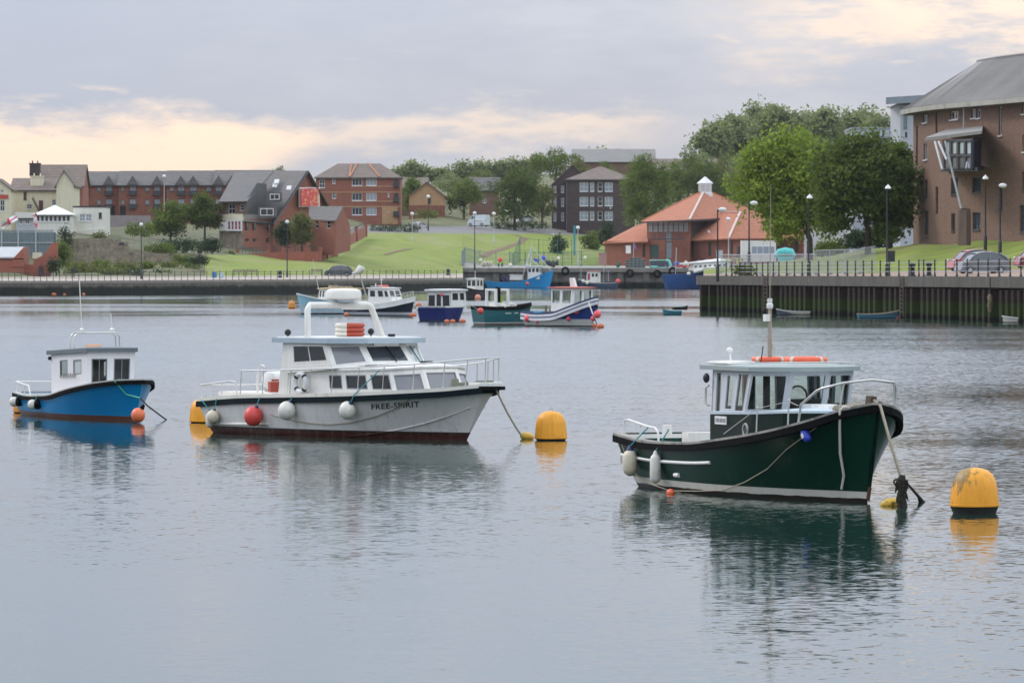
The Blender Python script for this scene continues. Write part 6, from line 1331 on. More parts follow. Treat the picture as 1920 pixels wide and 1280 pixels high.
top_sheet(bl, 'roof', [(2.1, -.84), (5.85, -.84), (5.85, .76), (2.1, .76)], [1.84, 1.975, 1.975, 1.84], .12, slate_trim, .03)
mb = MB()
for i, w in enumerate((.05, .03, .06, .04, .05, .03, .05, .04, .06)): mb.box((3.3 + i * .16, -.795, 1.24 + .004 * i), (w + .03, .01, .13 - .03 * (i % 2)))
stuff(mb.build('worn_lettering', mat('faded_black', (.20, .19, .17), .8, .4, 8), bl, world=False))
mb = MB(); mb.ball((2.3, -.8, 1.74), .06); mb.build('deck_light', dark_metal, bl, world=False)
mb = MB()
for x in (4.0, 4.35): mb = MB(); mb.tube([(x, -.72, 1.98), (x, -.70, 2.42), (x, -.6, 2.52), (x, .6, 2.52), (x, .70, 2.42), (x, .72, 1.98)], .022, 6); mb.build('roof_hoop', steel, bl, smooth=60, world=False)
mb = MB()
for y, h_, lean in ((-.42, 1.5, -.15), (.52, .5, -.08)): mb = MB(); mb.lathe([(.07, 0), (.07, .1), (.03, .14)], 8, (4.2, y, 2.52)); mb.tube([(4.2, y, 2.6), (4.2, y + lean * .5, 2.6 + h_)], .016, 5); mb.build('aerial', cream_gel, bl, world=False)
tag(MB().hexa([V(-.25, -.15, 0), V(.25, -.15, 0), V(.25, .15, 0), V(-.25, .15, 0)], [V(-.2, -.1, .07), V(.2, -.1, .07), V(.2, .1, .07), V(-.2, .1, .07)]).build('life_jacket', mat('faded_orange_cloth', (.6, .33, .2), .9), None, loc=None), 'pale orange bundle lying on the slate roof of the blue boat', 'bundle').location = to_world(bl, (4.9, -.3, 2.12))
s = bh.S; mb = MB(); lp = [s(.22, -1, .08, .02), s(.2, -1, .08, .3), s(.0, -1, .08, .33), V(-.25, 0, .98), s(.0, 1, .08, .33), s(.2, 1, .08, .3), s(.22, 1, .08, .02)]; mb.tube(lp, .025, 6)
for t in (.01, .07, .14):
    for sd in (-1, 1): mb.tube([s(t, sd, .08), s(t, sd, .08, .32)], .02, 5)
mb.build('stern_rail', white_paint, bl, smooth=60, world=False)
mb = MB(); mb.ball((1.0, 0, .7), .3, (1.2, .9, .8)); mb.box((1.7, .2, .75), (.6, .6, .5)); mb.ball((1.9, -.4, .85), .12); mb.build('deck_gear', mat('deck_gear_brown', (.12, .09, .07), .9, .5, 5), bl, smooth=40, world=False)
BWd = lambda p: to_world(bl, p)
def bwf(name, label, t, v, m2):
    c = on_hull(bl, bh, *t, .13)[0]; tt = t_at(bl, bh, t[0] + 2); o = thing(name, label, 'fender', c)
    o.rotation_euler = (0, 0, .0); mb = MB(); mb.ball((-.06, 0, 0), .15, (1, 1, 1), 14); mb.build('ball', white_ball, o, smooth=60, world=False)
    mb = MB(); mb.ball((.09, -.03, 0), .145, (1, 1, 1), 14); mb.build('dark_end', black_rubber, o, smooth=60, world=False)
    mb = MB(); mb.tube([V(0, 0, .1), BWd(s(tt, -1, -.06, .02)) - c], .014, 5); mb.build('lanyard', rope_teal, o, world=False)
bwf('ball_fender', 'half white half black ball fender at the stern corner of the blue boat', (38, 752), 0, 0); bwf('ball_fender', 'half white half black ball fender amidships on the blue boat', (73, 758), 0, 0)
ob = W(259, 786); o = thing('bow_buoy', 'orange pear shaped buoy floating against the bow of the blue boat', 'buoy', P(259, 778, 152.6)); mb = MB(); mb.ball((0, 0, 0), .215, (.95, .95, 1.0), 16); mb.build('body', mat('salmon_buoy', (.72, .16, .06), .45, .08, 3), o, smooth=60, world=False); mb = MB(); mb.tube([(.1, 0, .18), (.17, 0, .30)], [.07, .04], 8); mb.build('eye', black_rubber, o, world=False)
gl_ = [BWd(s(.93, -1, .1, .03)), BWd(s(.93, -1, -.06, .0)), BWd(bh.pt(.97, .65, -1, .08)), P(263, 746, 152.9)]
rope_thing('green rope from the foredeck of the blue boat over its bow', gl_, .022, rope_green)
rope_thing('dark mooring line running from the blue bow to the water', [P(263, 746, 152.9), P(276, 760, 152.5), W(312, 787)], .022, weed)
tag(MB().torus((0, 0, 0), .16, .035, None, 12, 5).torus((.06, .02, .04), .13, .03, None, 12, 5).build('rope_coil', rope_green, None, smooth=60), 'coil of green rope on the foredeck of the blue boat', 'rope').location = BWd((6.6, -.55, 1.06))

# ------------------------------------------------------------------ boats in the middle distance
def mid_boat(name, label, px, y, psi, L, B, zs, bands, cat='boat', stern=(.85, .7), bowf=1.6, rail=None, over=.06, dk_dz=-.12, dk_m=None, sole=None, side_gl=.05):
    c = W(px, y); fd = V(cos(radians(psi)), sin(radians(psi)), 0); o = c - fd * L * .5
    r = thing(name, label, cat, (o.x, o.y, 0), radians(psi)); hm = hull_mat(name + '_paint', bands, .4, .3)
    b2 = B / 2; h = Hull(r, (0, .25, .5, .75, .9, 1), (-.04 * L, L * (1 + over)), (0, L), [b2 * stern[0], b2 * .98, b2, b2 * .82, b2 * .48, .06], [b2 * stern[1], b2 * .85, b2 * .84, b2 * .5, b2 * .18, .02], zs, hm, .4, .04, 1, bowf, 26, 6)
    h.band('gunwale', rail or white_paint, .04, -.10, .03, .1); h.deck('deck', dk_m or deck_grey, 0, .995, dk_dz, .06); return r, h
def simple_cabin(r, x0, x1, w, z0, z1, m, holes, glass=glass_dark, rake=.15, roof=None, rth=.07, ro=.12, frame=None, aft_open=False):
    pb_ = [(x0, -w), (x1, -w), (x1, w), (x0, w)]; pt_ = [(x0, -w * .95), (x1 - rake, -w * .95), (x1 - rake, w * .95), (x0, w * .95)]
    cabin(r, pb_, pt_, z0, z1, holes, m, inside_shade_brown, glass, .04, frame or m, .03)
    return top_sheet(r, 'roof', [(x0 - ro * 1.5, -w - ro * .4), (x1 - rake + ro, -w - ro * .4), (x1 - rake + ro, w + ro * .4), (x0 - ro * 1.5, w + ro * .4)], z1, rth, roof or m, .05)
def rail_of(r, h, t0, t1, hh, m=None, name='guard_rail', sides=(-1, 1), n=5, ins=.08):
    mb = MB()
    for sd in sides:
        mb.tube([h.S(t0 + (t1 - t0) * i / 8, sd, ins, hh) for i in range(9)], .022, 5)
        for i in range(n): t = t0 + (t1 - t0) * i / (n - 1); st = MB(); st.tube([h.S(t, sd, ins, 0), h.S(t, sd, ins, hh)], .02, 5); st.build('stanchion', m or steel, r, world=False)
        mb.build(name, m or steel, r, world=False); mb = MB()
# light blue boat, bow to the left
r, h = mid_boat('light_blue_boat', 'light blue wooden boat with cream cabin and tan roof, behind the radar dome', 628, 589, 205, 6.5, 2.3, (1.2, 1.15, 1.2, 1.4, 1.65, 1.85), [(-9, (.05, .03, .025)), (.12, (.42, .53, .60)), (.85, (.33, .55, .66))], dk_m=deck_blue)
simple_cabin(r, 1.0, 4.6, .75, 1.0, 2.25, cream_gel, {0: [(.1, .45, .3, .88), (.4, .45, .6, .88), (.7, .45, .92, .88)], 1: [(.1, .4, .45, .9), (.55, .4, .9, .9)], 2: [(.08, .45, .26, .88), (.34, .4, .5, .9, mat('red_curtain_glass', (.25, .05, .05), .2)), (.6, .45, .8, .88)]}, roof=mat('tan_roof', (.55, .38, .20), .7), ro=.2)
mb = MB(); mb.tube([(4.9, .2, 2.2), (5.5, .3, 4.9)], [.03, .015], 5); mb.build('whip_aerial', cream_gel, r, world=False)
mb = MB(); mb.box((3.4, .1, 2.45), (.8, .6, .25)); mb.box((2.3, 0, 2.42), (1.2, .7, .18)); mb.build('roof_gear', mat('roof_gear', (.30, .26, .20), .8, .5, 4), r, world=False)
mb = MB(); mb.tube([(.2, .1, 1.2), (.85, 0, 3.6)], .04, 6); mb.tube([(-.1, -.3, 1.2), (.85, 0, 3.6)], .03, 6); dv = mb.build('gallows', steel, r, world=False)
mb = MB(); mb.tube([(1.6, .1, 3.6), (1.2, .05, 3.7), (.8, 0, 4.0), (.55, 0, 3.9)], [.08, .22, .42, .3], 8); mb.build('wrapped_cover', mat('pale_canvas', (.55, .53, .47), .9, .2, 3), dv, smooth=60, world=False)
q = to_world(r, (3.0, 1.35, .0)); 
# white and navy boat
r, h = mid_boat('white_navy_boat', 'white wheelhouse boat with navy hull and grey boot stripe, bow to the right', 715, 592, -38, 6.6, 2.5, (.95, .95, 1.0, 1.2, 1.45, 1.65), [(-9, (.05, .05, .05)), (.10, (.45, .47, .50)), (.32, (.012, .022, .04))], dk_m=white_paint, rail=white_paint)
h.band('white_sheer', white_paint, .03, -.42, -.11, .02)
simple_cabin(r, 2.5, 5.2, .85, .9, 2.35, white_paint, {0: [(.08, .5, .34, .9), (.46, .5, .72, .9), (.78, .5, .95, .88)], 1: [(.06, .5, .47, .9), (.53, .5, .94, .9)], 2: [(.1, .5, .4, .9), (.5, .5, .9, .9)], 3: [(.3, .1, .7, .9)]}, rake=.55, glass=glass_dark)
mb = MB(); mb.tube([(3.3, 0, 2.4), (3.3, 0, 3.5)], .03, 6); mb.box((3.3, 0, 3.1), (.1, .3, .06)); mb.box((3.1, 0, 2.55), (1.0, 1.2, .04)); mb.lathe([(.05, 0), (.05, .3)], 6, (3.0, -.4, 2.5)); mb.build('mast', white_paint, r, world=False)
mb = MB(); mb.tube([(3.1, -.2, 2.52), (4.0, .1, 2.52)], .13, 8); mb.build('lifebuoy_canister', mat('canister_red', (.55, .10, .07), .5), r, smooth=60, world=False)
rail_of(r, h, .75, .99, .5)
mb = MB()
for i in range(6):
    q0, q1 = h.pt(.05 + i * .035, .25, -1, .012), h.pt(.05 + i * .035, .62, -1, .012); mb.bar(q0, q1, .06, .01)
    if i in (1, 4): mb.bar((q0 + q1) / 2, (h.pt(.05 + (i - 1) * .035, .25, -1, .012) + h.pt(.05 + (i - 1) * .035, .62, -1, .012)) / 2, .05, .01)
mb.build('registration_letters', white_paint, r, world=False)
# navy cuddy boat seen from astern
r, h = mid_boat('navy_cuddy_boat', 'navy and white cuddy boat seen from astern between the orange floats', 836, 601, 66, 5.0, 2.5, (1.15, 1.15, 1.15, 1.25, 1.4, 1.5), [(-9, (.03, .03, .05)), (.1, (.010, .02, .13)), (1.0, (.012, .022, .16))], stern=(.95, .9), dk_dz=-.3, dk_m=mat('dark_cockpit', (.05, .05, .07), .8))
simple_cabin(r, 1.2, 4.2, 1.05, .85, 2.35, white_paint, {3: [(.04, .14, .34, .80, glass_dark), (.38, .03, .60, .85, glass_dark), (.64, .14, .96, .80, glass_dark)], 0: [(.1, .5, .5, .9), (.6, .5, .9, .9)], 2: [(.1, .5, .5, .9), (.6, .5, .9, .9)]}, roof=white_paint, rth=.12, ro=.2)
for q_, lb in (((.6, 1.5, .95), 'white ball fender at the left stern of the navy cuddy boat'), ((1.8, 1.55, 1.0), 'white ball fender further forward on the navy cuddy boat')): q2 = to_world(r, q_); ball_fender(lb, q2 + V(0, 0, .4), q2, .19, white_ball, rope=rope_mat)
mb = MB(); mb.ball((1.0, -.3, 2.05), .11, (1, 1, 1.2)); mb.build('pink_bundle', pink_ball, r, world=False)
# teal fishing boat
r, h = mid_boat('teal_fishing_boat', 'teal fishing boat with open white gallows and black topped rail, red fender at its stern', 944, 609, 26, 4.0, 2.2, (1.25, 1.2, 1.2, 1.28, 1.38, 1.5), [(-9, (.10, .045, .035)), (.12, (.42, .44, .43)), (.2, (.012, .10, .115))], stern=(.95, .85), rail=black_rubber)
h.band('dark_rail', black_rubber, .03, -.02, .16, .06)
mb = MB()
for x, y in ((1.0, -.8), (1.0, .8), (2.0, -.8), (2.0, .8)): mb.bar((x, y, 1.0), (x, y * .95, 2.65), .17)
mb.bar((1.0, -.85, 2.6), (1.0, .85, 2.6), .16); mb.bar((2.0, -.85, 2.6), (2.0, .85, 2.6), .16); mb.box((1.5, 0, 1.4), (.9, 1.4, .5)); mb.build('gallows', white_paint, r, world=False)
mb = MB(); mb.bar((1.45, -.3, 1.3), (1.45, -.3, 2.75), .22); mb.bar((1.7, .5, 1.3), (1.7, .5, 2.8), .16); mb.build('winch_post', black_rubber, r, world=False)
mb = MB(); mb.box((1.6, -.1, 1.9), (.4, .35, .5)); mb.build('green_oilskin', mat('lime_cloth', (.25, .40, .05), .8), r, world=False)
for q_, r_, s_ in (((2.5, -.3, 1.45), .35, (1.3, .8, .6)), ((1.6, -.9, 1.35), .25, (1.2, 1, .8))): mb = MB(); mb.ball(q_, r_, s_); mb.build('net_bundle', mat('net_pale', (.55, .50, .45), .9, .4, 5), r, smooth=60, world=False)
mb = MB(); mb.tube([h.S(.98, -1, .05), h.S(.98, -1, .05, .3)], .04, 5); mb.build('bow_roller', galv, r, world=False)
for i in range(7):
    if i == 0: lt = MB()
    q = h.pt(.42 + i * .03 + (.06 if i > 3 else 0), .72, -1, .012); lt.box(q, (.06, .012, .09))
lt.build('registration_letters', white_paint, r, world=False)
ball_fender('red ball fender on the left stern corner of the teal fishing boat', to_world(r, h.S(.0, 1, 0, .2)), P(901, 583, 388), .22, red_ball, rope=rope_mat)
# blue white and red boat
r, h = mid_boat('striped_boat', 'blue and white striped boat with red roof edge, dressed with pink ball fenders', 1058, 612, -54, 6.9, 2.7, (1.05, .95, 1.0, 1.45, 1.85, 2.15), [(-9, (.04, .03, .025)), (.10, (.46, .47, .44)), (.55, (.012, .035, .19))], rail=mat('navy_rail', (.02, .03, .10)), dk_m=white_paint)
h.band('white_strake', mat('strake_white', (.62, .62, .64), .5), .05, -.55, -.10, .02); h.band('navy_strake', mat('navy_rail', (.02, .03, .1)), .07, -.33, -.26, .01)
simple_cabin(r, 3.1, 5.6, .95, 1.1, 2.75, white_paint, {0: [(.05, .35, .42, .92), (.52, .35, .93, .92)], 1: [(.08, .35, .46, .92), (.54, .35, .92, .92)], 2: [(.05, .35, .42, .92), (.52, .35, .93, .92)], 3: [(.1, .3, .45, .9), (.55, .05, .9, .92)]}, glass=glass_clear, rake=-.1, roof=mat('red_roof_edge', (.42, .07, .05), .5), ro=.25)
mb = MB(); mb.prism([V(4.3, -.1, 2.85), V(4.9, -.1, 2.85), V(4.6, -.1, 3.5), V(4.2, -.1, 3.5)], (0, .2, 0)); mb.build('radar_bracket', wf, r, world=False)
mb = MB(); mb.bar((1.9, -.5, .9), (1.9, -.5, 1.5), .12); mb.box((2.1, .3, 1.05), (.7, .8, .35)); mb.build('deck_gear', mat('deck_gear_brown', (.12, .09, .07)), r, world=False)
mb = MB(); mb.box((1.2, 0, .95), (1.0, 1.5, .25)); mb.build('blue_boxes', mat('fish_box_blue', (.05, .25, .38), .6), r, world=False)
Df = lambda px: W(px, 612).y - 2.2
for px, py, rr_, lb in ((989, 597, .24, 'large pale pink fender at the stern of the striped boat'), (1008, 603, .15, 'small pink fender low at the stern quarter of the striped boat'), (1030, 596, .26, 'big red pink fender amidships on the striped boat'), (1066, 597, .17, 'small pink fender on the navy band of the striped boat'), (1080, 581, .27, 'pink fender high under the striped boat window'), (1112, 597, .18, 'dark pink fender under the striped boat bow'), (1120, 589, .27, 'large bright pink fender outboard of the striped boat bow')):
    f = (px - 985) / 135; q = to_world(r, h.pt(min(1, .05 + .95 * f), .9, -1, 0)); D = q.y - .35
    ball_fender(lb, P(px - 1, py - 12, D + .15), P(px, py, D), rr_, pink_ball, rope=rope_mat, group=None)
rope_thing('pale mooring rope from the striped boat bow to its orange floats', [P(1104, 568, 372), P(1112, 590, 371), W(1120, 609)], .05, rope_white)
# small dark potting boat
r, h = mid_boat('dark_potting_boat', 'small dark potting boat with cream cabin near the fishing quay', 890, 560, 235, 4.6, 2.0, (1.15, 1.1, 1.1, 1.2, 1.35, 1.45), [(-9, (.03, .025, .025)), (.1, (.055, .045, .05))], rail=black_rubber)
simple_cabin(r, 1.4, 3.0, .75, 1.0, 2.5, cream_gel, {0: [(.1, .4, .45, .9), (.55, .4, .9, .9)], 1: [(.08, .4, .46, .9), (.54, .4, .92, .9)], 2: [(.1, .4, .45, .9), (.55, .4, .9, .9)], 3: [(.2, .1, .8, .9)]}, glass=glass_clear, rake=0)
mb = MB(); mb.tube([(2.2, 0, 2.5), (2.2, 0, 3.6)], .035, 5); mb.build('mast', cream_gel, r, world=False)
ball_fender('faded orange fender on the side of the small dark potting boat', P(896, 552, 670), P(896, 558, 669), .38, mat('faded_salmon', (.62, .25, .16), .6), rope=rope_mat)
# bright blue trawler
r, h = mid_boat('blue_trawler', 'bright blue trawler with high bow and white wheelhouse lying along the fishing quay', 974, 540, -14, 11.2, 3.6, (1.3, 1.05, 1.15, 2.0, 2.75, 3.1), [(-9, (.03, .08, .12)), (.06, (.02, .30, .65))], rail=mat('trawler_rail', (.04, .3, .6)), dk_dz=-.4, bowf=1.3)
simple_cabin(r, 7.4, 9.6, 1.3, 1.6, 3.85, white_paint, {0: [(.05, .55, .3, .88), (.37, .55, .62, .88), (.7, .55, .95, .88)], 1: [(.05, .55, .3, .88), (.37, .55, .62, .88), (.7, .55, .95, .88)]}, rake=0, ro=.2)
mb = MB(); mb.tube([(7.6, 0, 3.9), (7.9, 0, 8.0)], [.12, .05], 6); mb.tube([(6.3, -.9, 1.8), (7.8, 0, 7.4)], .07, 5); mb.tube([(6.3, .9, 1.8), (7.8, 0, 7.4)], .07, 5); mb.tube([(7.85, 0, 7.5), (11.4, 0, 3.1)], .06, 5); mb.tube([(7.7, 0, 5.2), (9.3, 0, 3.9)], .05, 5); mb.tube([(7.6, 0, 4.2), (2.5, 0, 3.6)], .06, 5); mb.build('mast_and_rigging', mat('pale_blue_mast', (.50, .55, .58), .5), r, world=False)
mb = MB(); mb.box((5.2, 0, 1.9), (2.4, 1.6, .9)); mb.box((5.2, 0, 2.4), (2.6, 1.8, .1)); mb.build('deck_house', cream_gel, r, world=False)
mb = MB(); mb.ball((2.6, 0, 1.5), .6, (1.3, 1, .9)); mb.ball((3.6, -.5, 1.6), .5); mb.lathe([(.5, 0), (.5, .6)], 10, (2.0, 0, 2.0), Matrix.Rotation(pi / 2, 3, 'X')); mb.build('net_drum', mat('purple_net', (.08, .06, .12), .9, .6, 4), r, smooth=60, world=False)
mb = MB(); mb.add([V(8.2, .02, 5.4), V(9.3, .02, 5.1), V(9.2, .02, 4.6), V(8.3, .02, 4.9)], [(0, 1, 2, 3)]); sf = mb.build('blue_pennant', mat('pennant_blue', (.05, .08, .45), .8), r, world=False); sf.modifiers.new('thickness', 'SOLIDIFY').thickness = .03
ball_fender('small red fender amidships on the bright blue trawler', P(989, 527, 935), P(989, 532, 934.5), .3, red_ball, rope=rope_mat)
# red roofed boat at the quay
r, h = mid_boat('red_roofed_boat', 'small white boat with red edged wheelhouse roof moored at the fishing quay', 1122, 541, 168, 6.4, 2.4, (1.1, 1.0, 1.0, 1.2, 1.5, 1.7), [(-9, (.03, .03, .04)), (.08, (.05, .075, .13))], rail=mat('pale_rail', (.4, .4, .4)))
simple_cabin(r, 3.0, 5.2, .95, 1.1, 3.0, cream_gel, {0: [(.1, .5, .4, .85), (.6, .5, .9, .85)], 2: [(.08, .2, .3, .85, mat('red_door', (.35, .03, .06))), (.42, .5, .65, .85), (.72, .5, .95, .85)]}, rake=.1, roof=mat('red_roof_edge', (.42, .07, .05)), ro=.15)
mb = MB(); mb.tube([(6.3, 0, 1.5), (6.35, .1, 4.6)], .05, 5); mb.ball((6.35, .1, 4.6), .12); mb.tube([(2.2, .4, 1.2), (2.2, .4, 3.6)], .05, 5); mb.tube([(1.5, -.4, 1.2), (1.5, -.4, 3.2)], .05, 5); mb.build('posts', galv, r, world=False)
for q_, lb in (((5.7, .95, 1.3), 'white ball fender at the bow of the red roofed boat'), ((5.0, 1.25, 1.0), 'white ball fender aft of the bow of the red roofed boat')): q2 = to_world(r, q_); ball_fender(lb, q2 + V(0, 0, .6), q2, .32, white_ball, rope=rope_mat)
# dark blue vessel behind the quay corner
r, h = mid_boat('dark_blue_vessel', 'dark blue hulled vessel with long white deckhouse partly hidden by the quay corner', 1318, 541, 8, 13.0, 4.2, (2.5, 2.6, 3.0, 3.5, 4.1, 4.4), [(-9, (.06, .02, .02)), (.1, (.018, .07, .22))], stern=(.9, .85), rail=mat('vessel_rail', (.05, .10, .22)), dk_m=deck_grey)
mb = MB(); mb.hexa([V(4.2, -1.6, 3.2), V(11, -1.6, 3.6), V(11, 1.6, 3.6), V(4.2, 1.6, 3.2)], [V(4.6, -1.5, 4.3), V(11, -1.5, 4.6), V(11, 1.5, 4.6), V(4.6, 1.5, 4.3)]); dh = mb.build('deckhouse', cream_gel, r, world=False)
for i in range(7):
    f3 = bil([V(4.3, -1.61, 3.3), V(11, -1.61, 3.6), V(11, -1.51, 4.6), V(4.6, -1.51, 4.3)]); window(r, f3, (.03 + i * .13, .35, .11 + i * .13, .8), V(0, -1, 0), cream_gel, glass_dark, .05, 1, 1, -.03, .05, world=False)
top_sheet(r, 'deckhouse_roof', [(2.6, -1.7), (11.2, -1.7), (11.2, 1.7), (2.6, 1.7)], [4.25, 4.85, 4.85, 4.25], .25, white_paint, .2)
mb = MB(); mb.tube([(4.5, -2.0, 2.9), (5.2, -2.15, 3.1), (8.2, -2.2, 3.7)], [.25, .42, .35], 8); mb.ball((3.6, -2.1, 2.6), .35); mb.build('covered_dinghy', cream_gel, r, smooth=60, world=False)
mb = MB(); mb.tube([(1.6, 0, 2.6), (1.75, 0, 7.2)], .07, 6); mb.build('mast', galv, r, world=False)
# tenders and rowing boats
def open_boat(name, label, px, y, psi, L, B, zs, col, inner, rail=None, seats=3, over=.08):
    c = W(px, y); fd = V(cos(radians(psi)), sin(radians(psi)), 0); o = c - fd * L * .5; r = thing(name, label, 'dinghy', (o.x, o.y, 0), radians(psi))
    b2 = B / 2; h = Hull(r, (0, .25, .5, .75, .9, 1), (-.03 * L, L * (1 + over)), (0, L), [b2 * .8, b2 * .97, b2, b2 * .82, b2 * .5, .05], [b2 * .55, b2 * .75, b2 * .75, b2 * .45, b2 * .18, .02], zs, hull_mat(name + '_paint', [(-9, (.05, .05, .05)), (.04, col)], .5, .35), .2, .05, 1, 1.3, 22, 5)
    h.band('gunwale', rail or white_paint, .03, -.05, .03, .05); h.inner('inside', inner, 0, .98, .08, .05); h.deck('bottom_boards', inner, 0, .95, 0, .12, zabs=.08)
    mb = MB()
    for i in range(seats): t = .15 + i * .3; a, q = h.S(t, -1, .05, -.12), h.S(t, 1, .05, -.12); mb.bar(a, q, .22, .03)
    mb.build('thwart', wood_grey, r, world=False); return r, h
open_boat('tender', 'teal plastic tender with pale rim floating before the sheet pile quay', 1260, 590, 195, 1.5, 1.0, (.34, .33, .34, .38, .44, .48), (.03, .17, .22), mat('tender_inside', (.03, .16, .2), .7), mat('teal_rim', (.05, .25, .3), .5), 2)
open_boat('tender', 'small dark tender with white rim just behind the teal tender', 1275, 580, 15, 1.4, .9, (.3, .3, .3, .34, .4, .42), (.03, .04, .04), mat('dark_inside', (.04, .05, .05), .7), white_paint, 2)
open_boat('rowing_boat', 'white rowing boat with dark inside, leftmost along the sheet pile quay', 1489, 591, 172, 2.7, 1.15, (.34, .33, .36, .42, .5, .56), (.50, .47, .38), mat('navy_inside', (.04, .055, .08), .7), mat('rowing_rim', (.42, .43, .42), .6))
open_boat('rowing_boat', 'teal blue rowing boat moored in the middle of the sheet pile quay', 1645, 597, 8, 3.1, 1.2, (.40, .38, .40, .48, .58, .66), (.04, .17, .25), mat('blue_inside', (.04, .13, .19), .7), mat('pale_teak', (.32, .25, .18), .7))
open_boat('rowing_boat', 'white rowing boat cut by the right edge of the view', 1916, 605, 176, 2.6, 1.1, (.36, .34, .36, .42, .48, .52), (.60, .57, .48), mat('cream_inside', (.5, .47, .4), .7), white_paint)
tag(MB().ball((0, 0, 0), .14).build('float', red_ball, None, smooth=60), 'small dark red float beside the teal blue rowing boat', 'float').location = W(1683, 596) + V(0, 0, .08)
# ------------------------------------------------------------------ mooring buoys and floats
def buoy_mat():
    m = bpy.data.materials.new('yellow_buoy_stained'); m.use_nodes = True; t = m.node_tree; bb = NB(t); pr = t.nodes['Principled BSDF']; c = bb.n('ShaderNodeTexCoord').outputs['Object']
    sp = bb.n('ShaderNodeSeparateXYZ'); t.links.new(c, sp.inputs[0])
    cc = bb.mix(bb.rng(bb.noise(bb.scale(c, (2, 2, .5)), 3, 5, .6), .4, .8, 0, .5), (.80, .33, .010), (.55, .20, .008))
    z0 = bb.rng(sp.outputs[2], .35, .8); xl = bb.rng(sp.outputs[0], -.5, .25, 1, 0)
    st = bb.noise(bb.scale(c, (5, 5, 1.6)), 2.2, 6, .7, .3); k = bb.m('MULTIPLY', bb.rng(bb.m('ADD', st, bb.m('MULTIPLY', bb.m('MULTIPLY', z0, xl), .42)), .575, .70), .85)
    cc = bb.mix(k, cc, (.15, .12, .035)); dr = bb.rng(bb.noise(c, 9, 5, .7), .68, .74, 0, .7); cc = bb.mix(bb.m('MULTIPLY', dr, z0), cc, (.07, .05, .02))
    t.links.new(cc, pr.inputs['Base Color']); pr.inputs['Roughness'].default_value = .5
    bp = bb.n('ShaderNodeBump'); bp.inputs['Strength'].default_value = .3; bp.inputs['Distance'].default_value = .02; t.links.new(bb.noise(c, 6, 4, .6), bp.inputs['Height']); t.links.new(bp.outputs[0], pr.inputs['Normal']); return m
ym = mat('yellow_buoy', (.80, .33, .010), .5, .12, 2, streak=.2, stain=(.42, .16, .01), stain_at=(.5, .75)); foul = mat('buoy_fouling', (.012, .011, .009), .8, .4, 6, bump=.6)
def buoy(label, px, yb, wpx, hpx, m, skirt=.14, tilt=0.0, group=None):
    c = W(px, yb); s = F / c.y; r = wpx / 2 / s; hh = hpx / s; o = thing('mooring_buoy', label, 'buoy', c, 0); o.rotation_euler = (0, tilt, 0)
    sk = hh * skirt; pf = [(r * .985, sk), (r, sk + .02), (r * .995, sk + hh * .08), (r * .93, hh * .55), (r * .86, hh * .72), (r * .72, hh * .86), (r * .5, hh * .95), (r * .22, hh * .99), (.01, hh)]
    mb = MB(); mb.lathe(pf, 32); mb.build('dome', m, o, smooth=50, world=False)
    mb = MB(); mb.lathe([(r * .8, -.3), (r * .86, .0), (r * .99, sk)], 32); mb.build('fouled_base', foul, o, smooth=50, world=False)
    mb = MB(); mb.lathe([(r * 1.002, sk - .01), (r * 1.02, sk + .015), (r * 1.002, sk + .04)], 32); mb.build('rim', m, o, smooth=50, world=False)
    mb = MB(); mb.torus((0, 0, hh + .02), .05, .012, Matrix.Rotation(pi / 2, 3, 'X'), 10, 5); mb.build('lifting_eye', galv, o, world=False); return o
buoy('large yellow mooring buoy with dark green stains, nearest, at the right', 1827, 962, 93, 86, buoy_mat(), .17)
buoy('clean yellow mooring buoy in the middle, right of the cruiser bow', 1033, 825, 61, 55, ym, .07)
buoy('yellow mooring buoy half hidden behind the cruiser stern', 384, 792, 58, 46, ym, .06)
buoy('orange yellow mooring buoy behind the stern of the blue boat', 44, 774, 39, 37, mat('amber_buoy', (.60, .22, .015), .45, .1, 2), .07)
buoy('small far yellow mooring buoy left of the light blue boat', 547, 578, 13.5, 14, mat('amber_buoy', (.6, .22, .015)), .1)
def float_(label, px, y, wpx, hpx, m, name='float', group=None, up=.3, rz=0):
    c = W(px, y); s = F / c.y; o = MB().ball((0, 0, 0), 1, (wpx / 2 / s, hpx / 2 / s * 1.0, hpx / 2 / s), 14).build(name, m, None, smooth=60); o.location = c + V(0, 0, hpx / s * up); o.rotation_euler = (0, rz, 0); return tag(o, label, 'float', group)
float_('small yellow float where the cruiser mooring line meets the water', 988, 823, 27, 17, mat('yellow_float', (.62, .40, .06), .5, .15, 4, stain=(.25, .18, .06), stain_at=(.55, .75)), rz=.15)
float_('half sunk yellow float with dark weed beside the mooring riser', 1669, 948, 38, 20, mat('yellow_float_weedy', (.60, .36, .03), .5, .2, 6, stain=(.03, .025, .015), stain_at=(.5, .62)), up=.22, rz=-.2)
brick_o = mat('orange_float', (.52, .13, .05), .5, .15, 1.5)
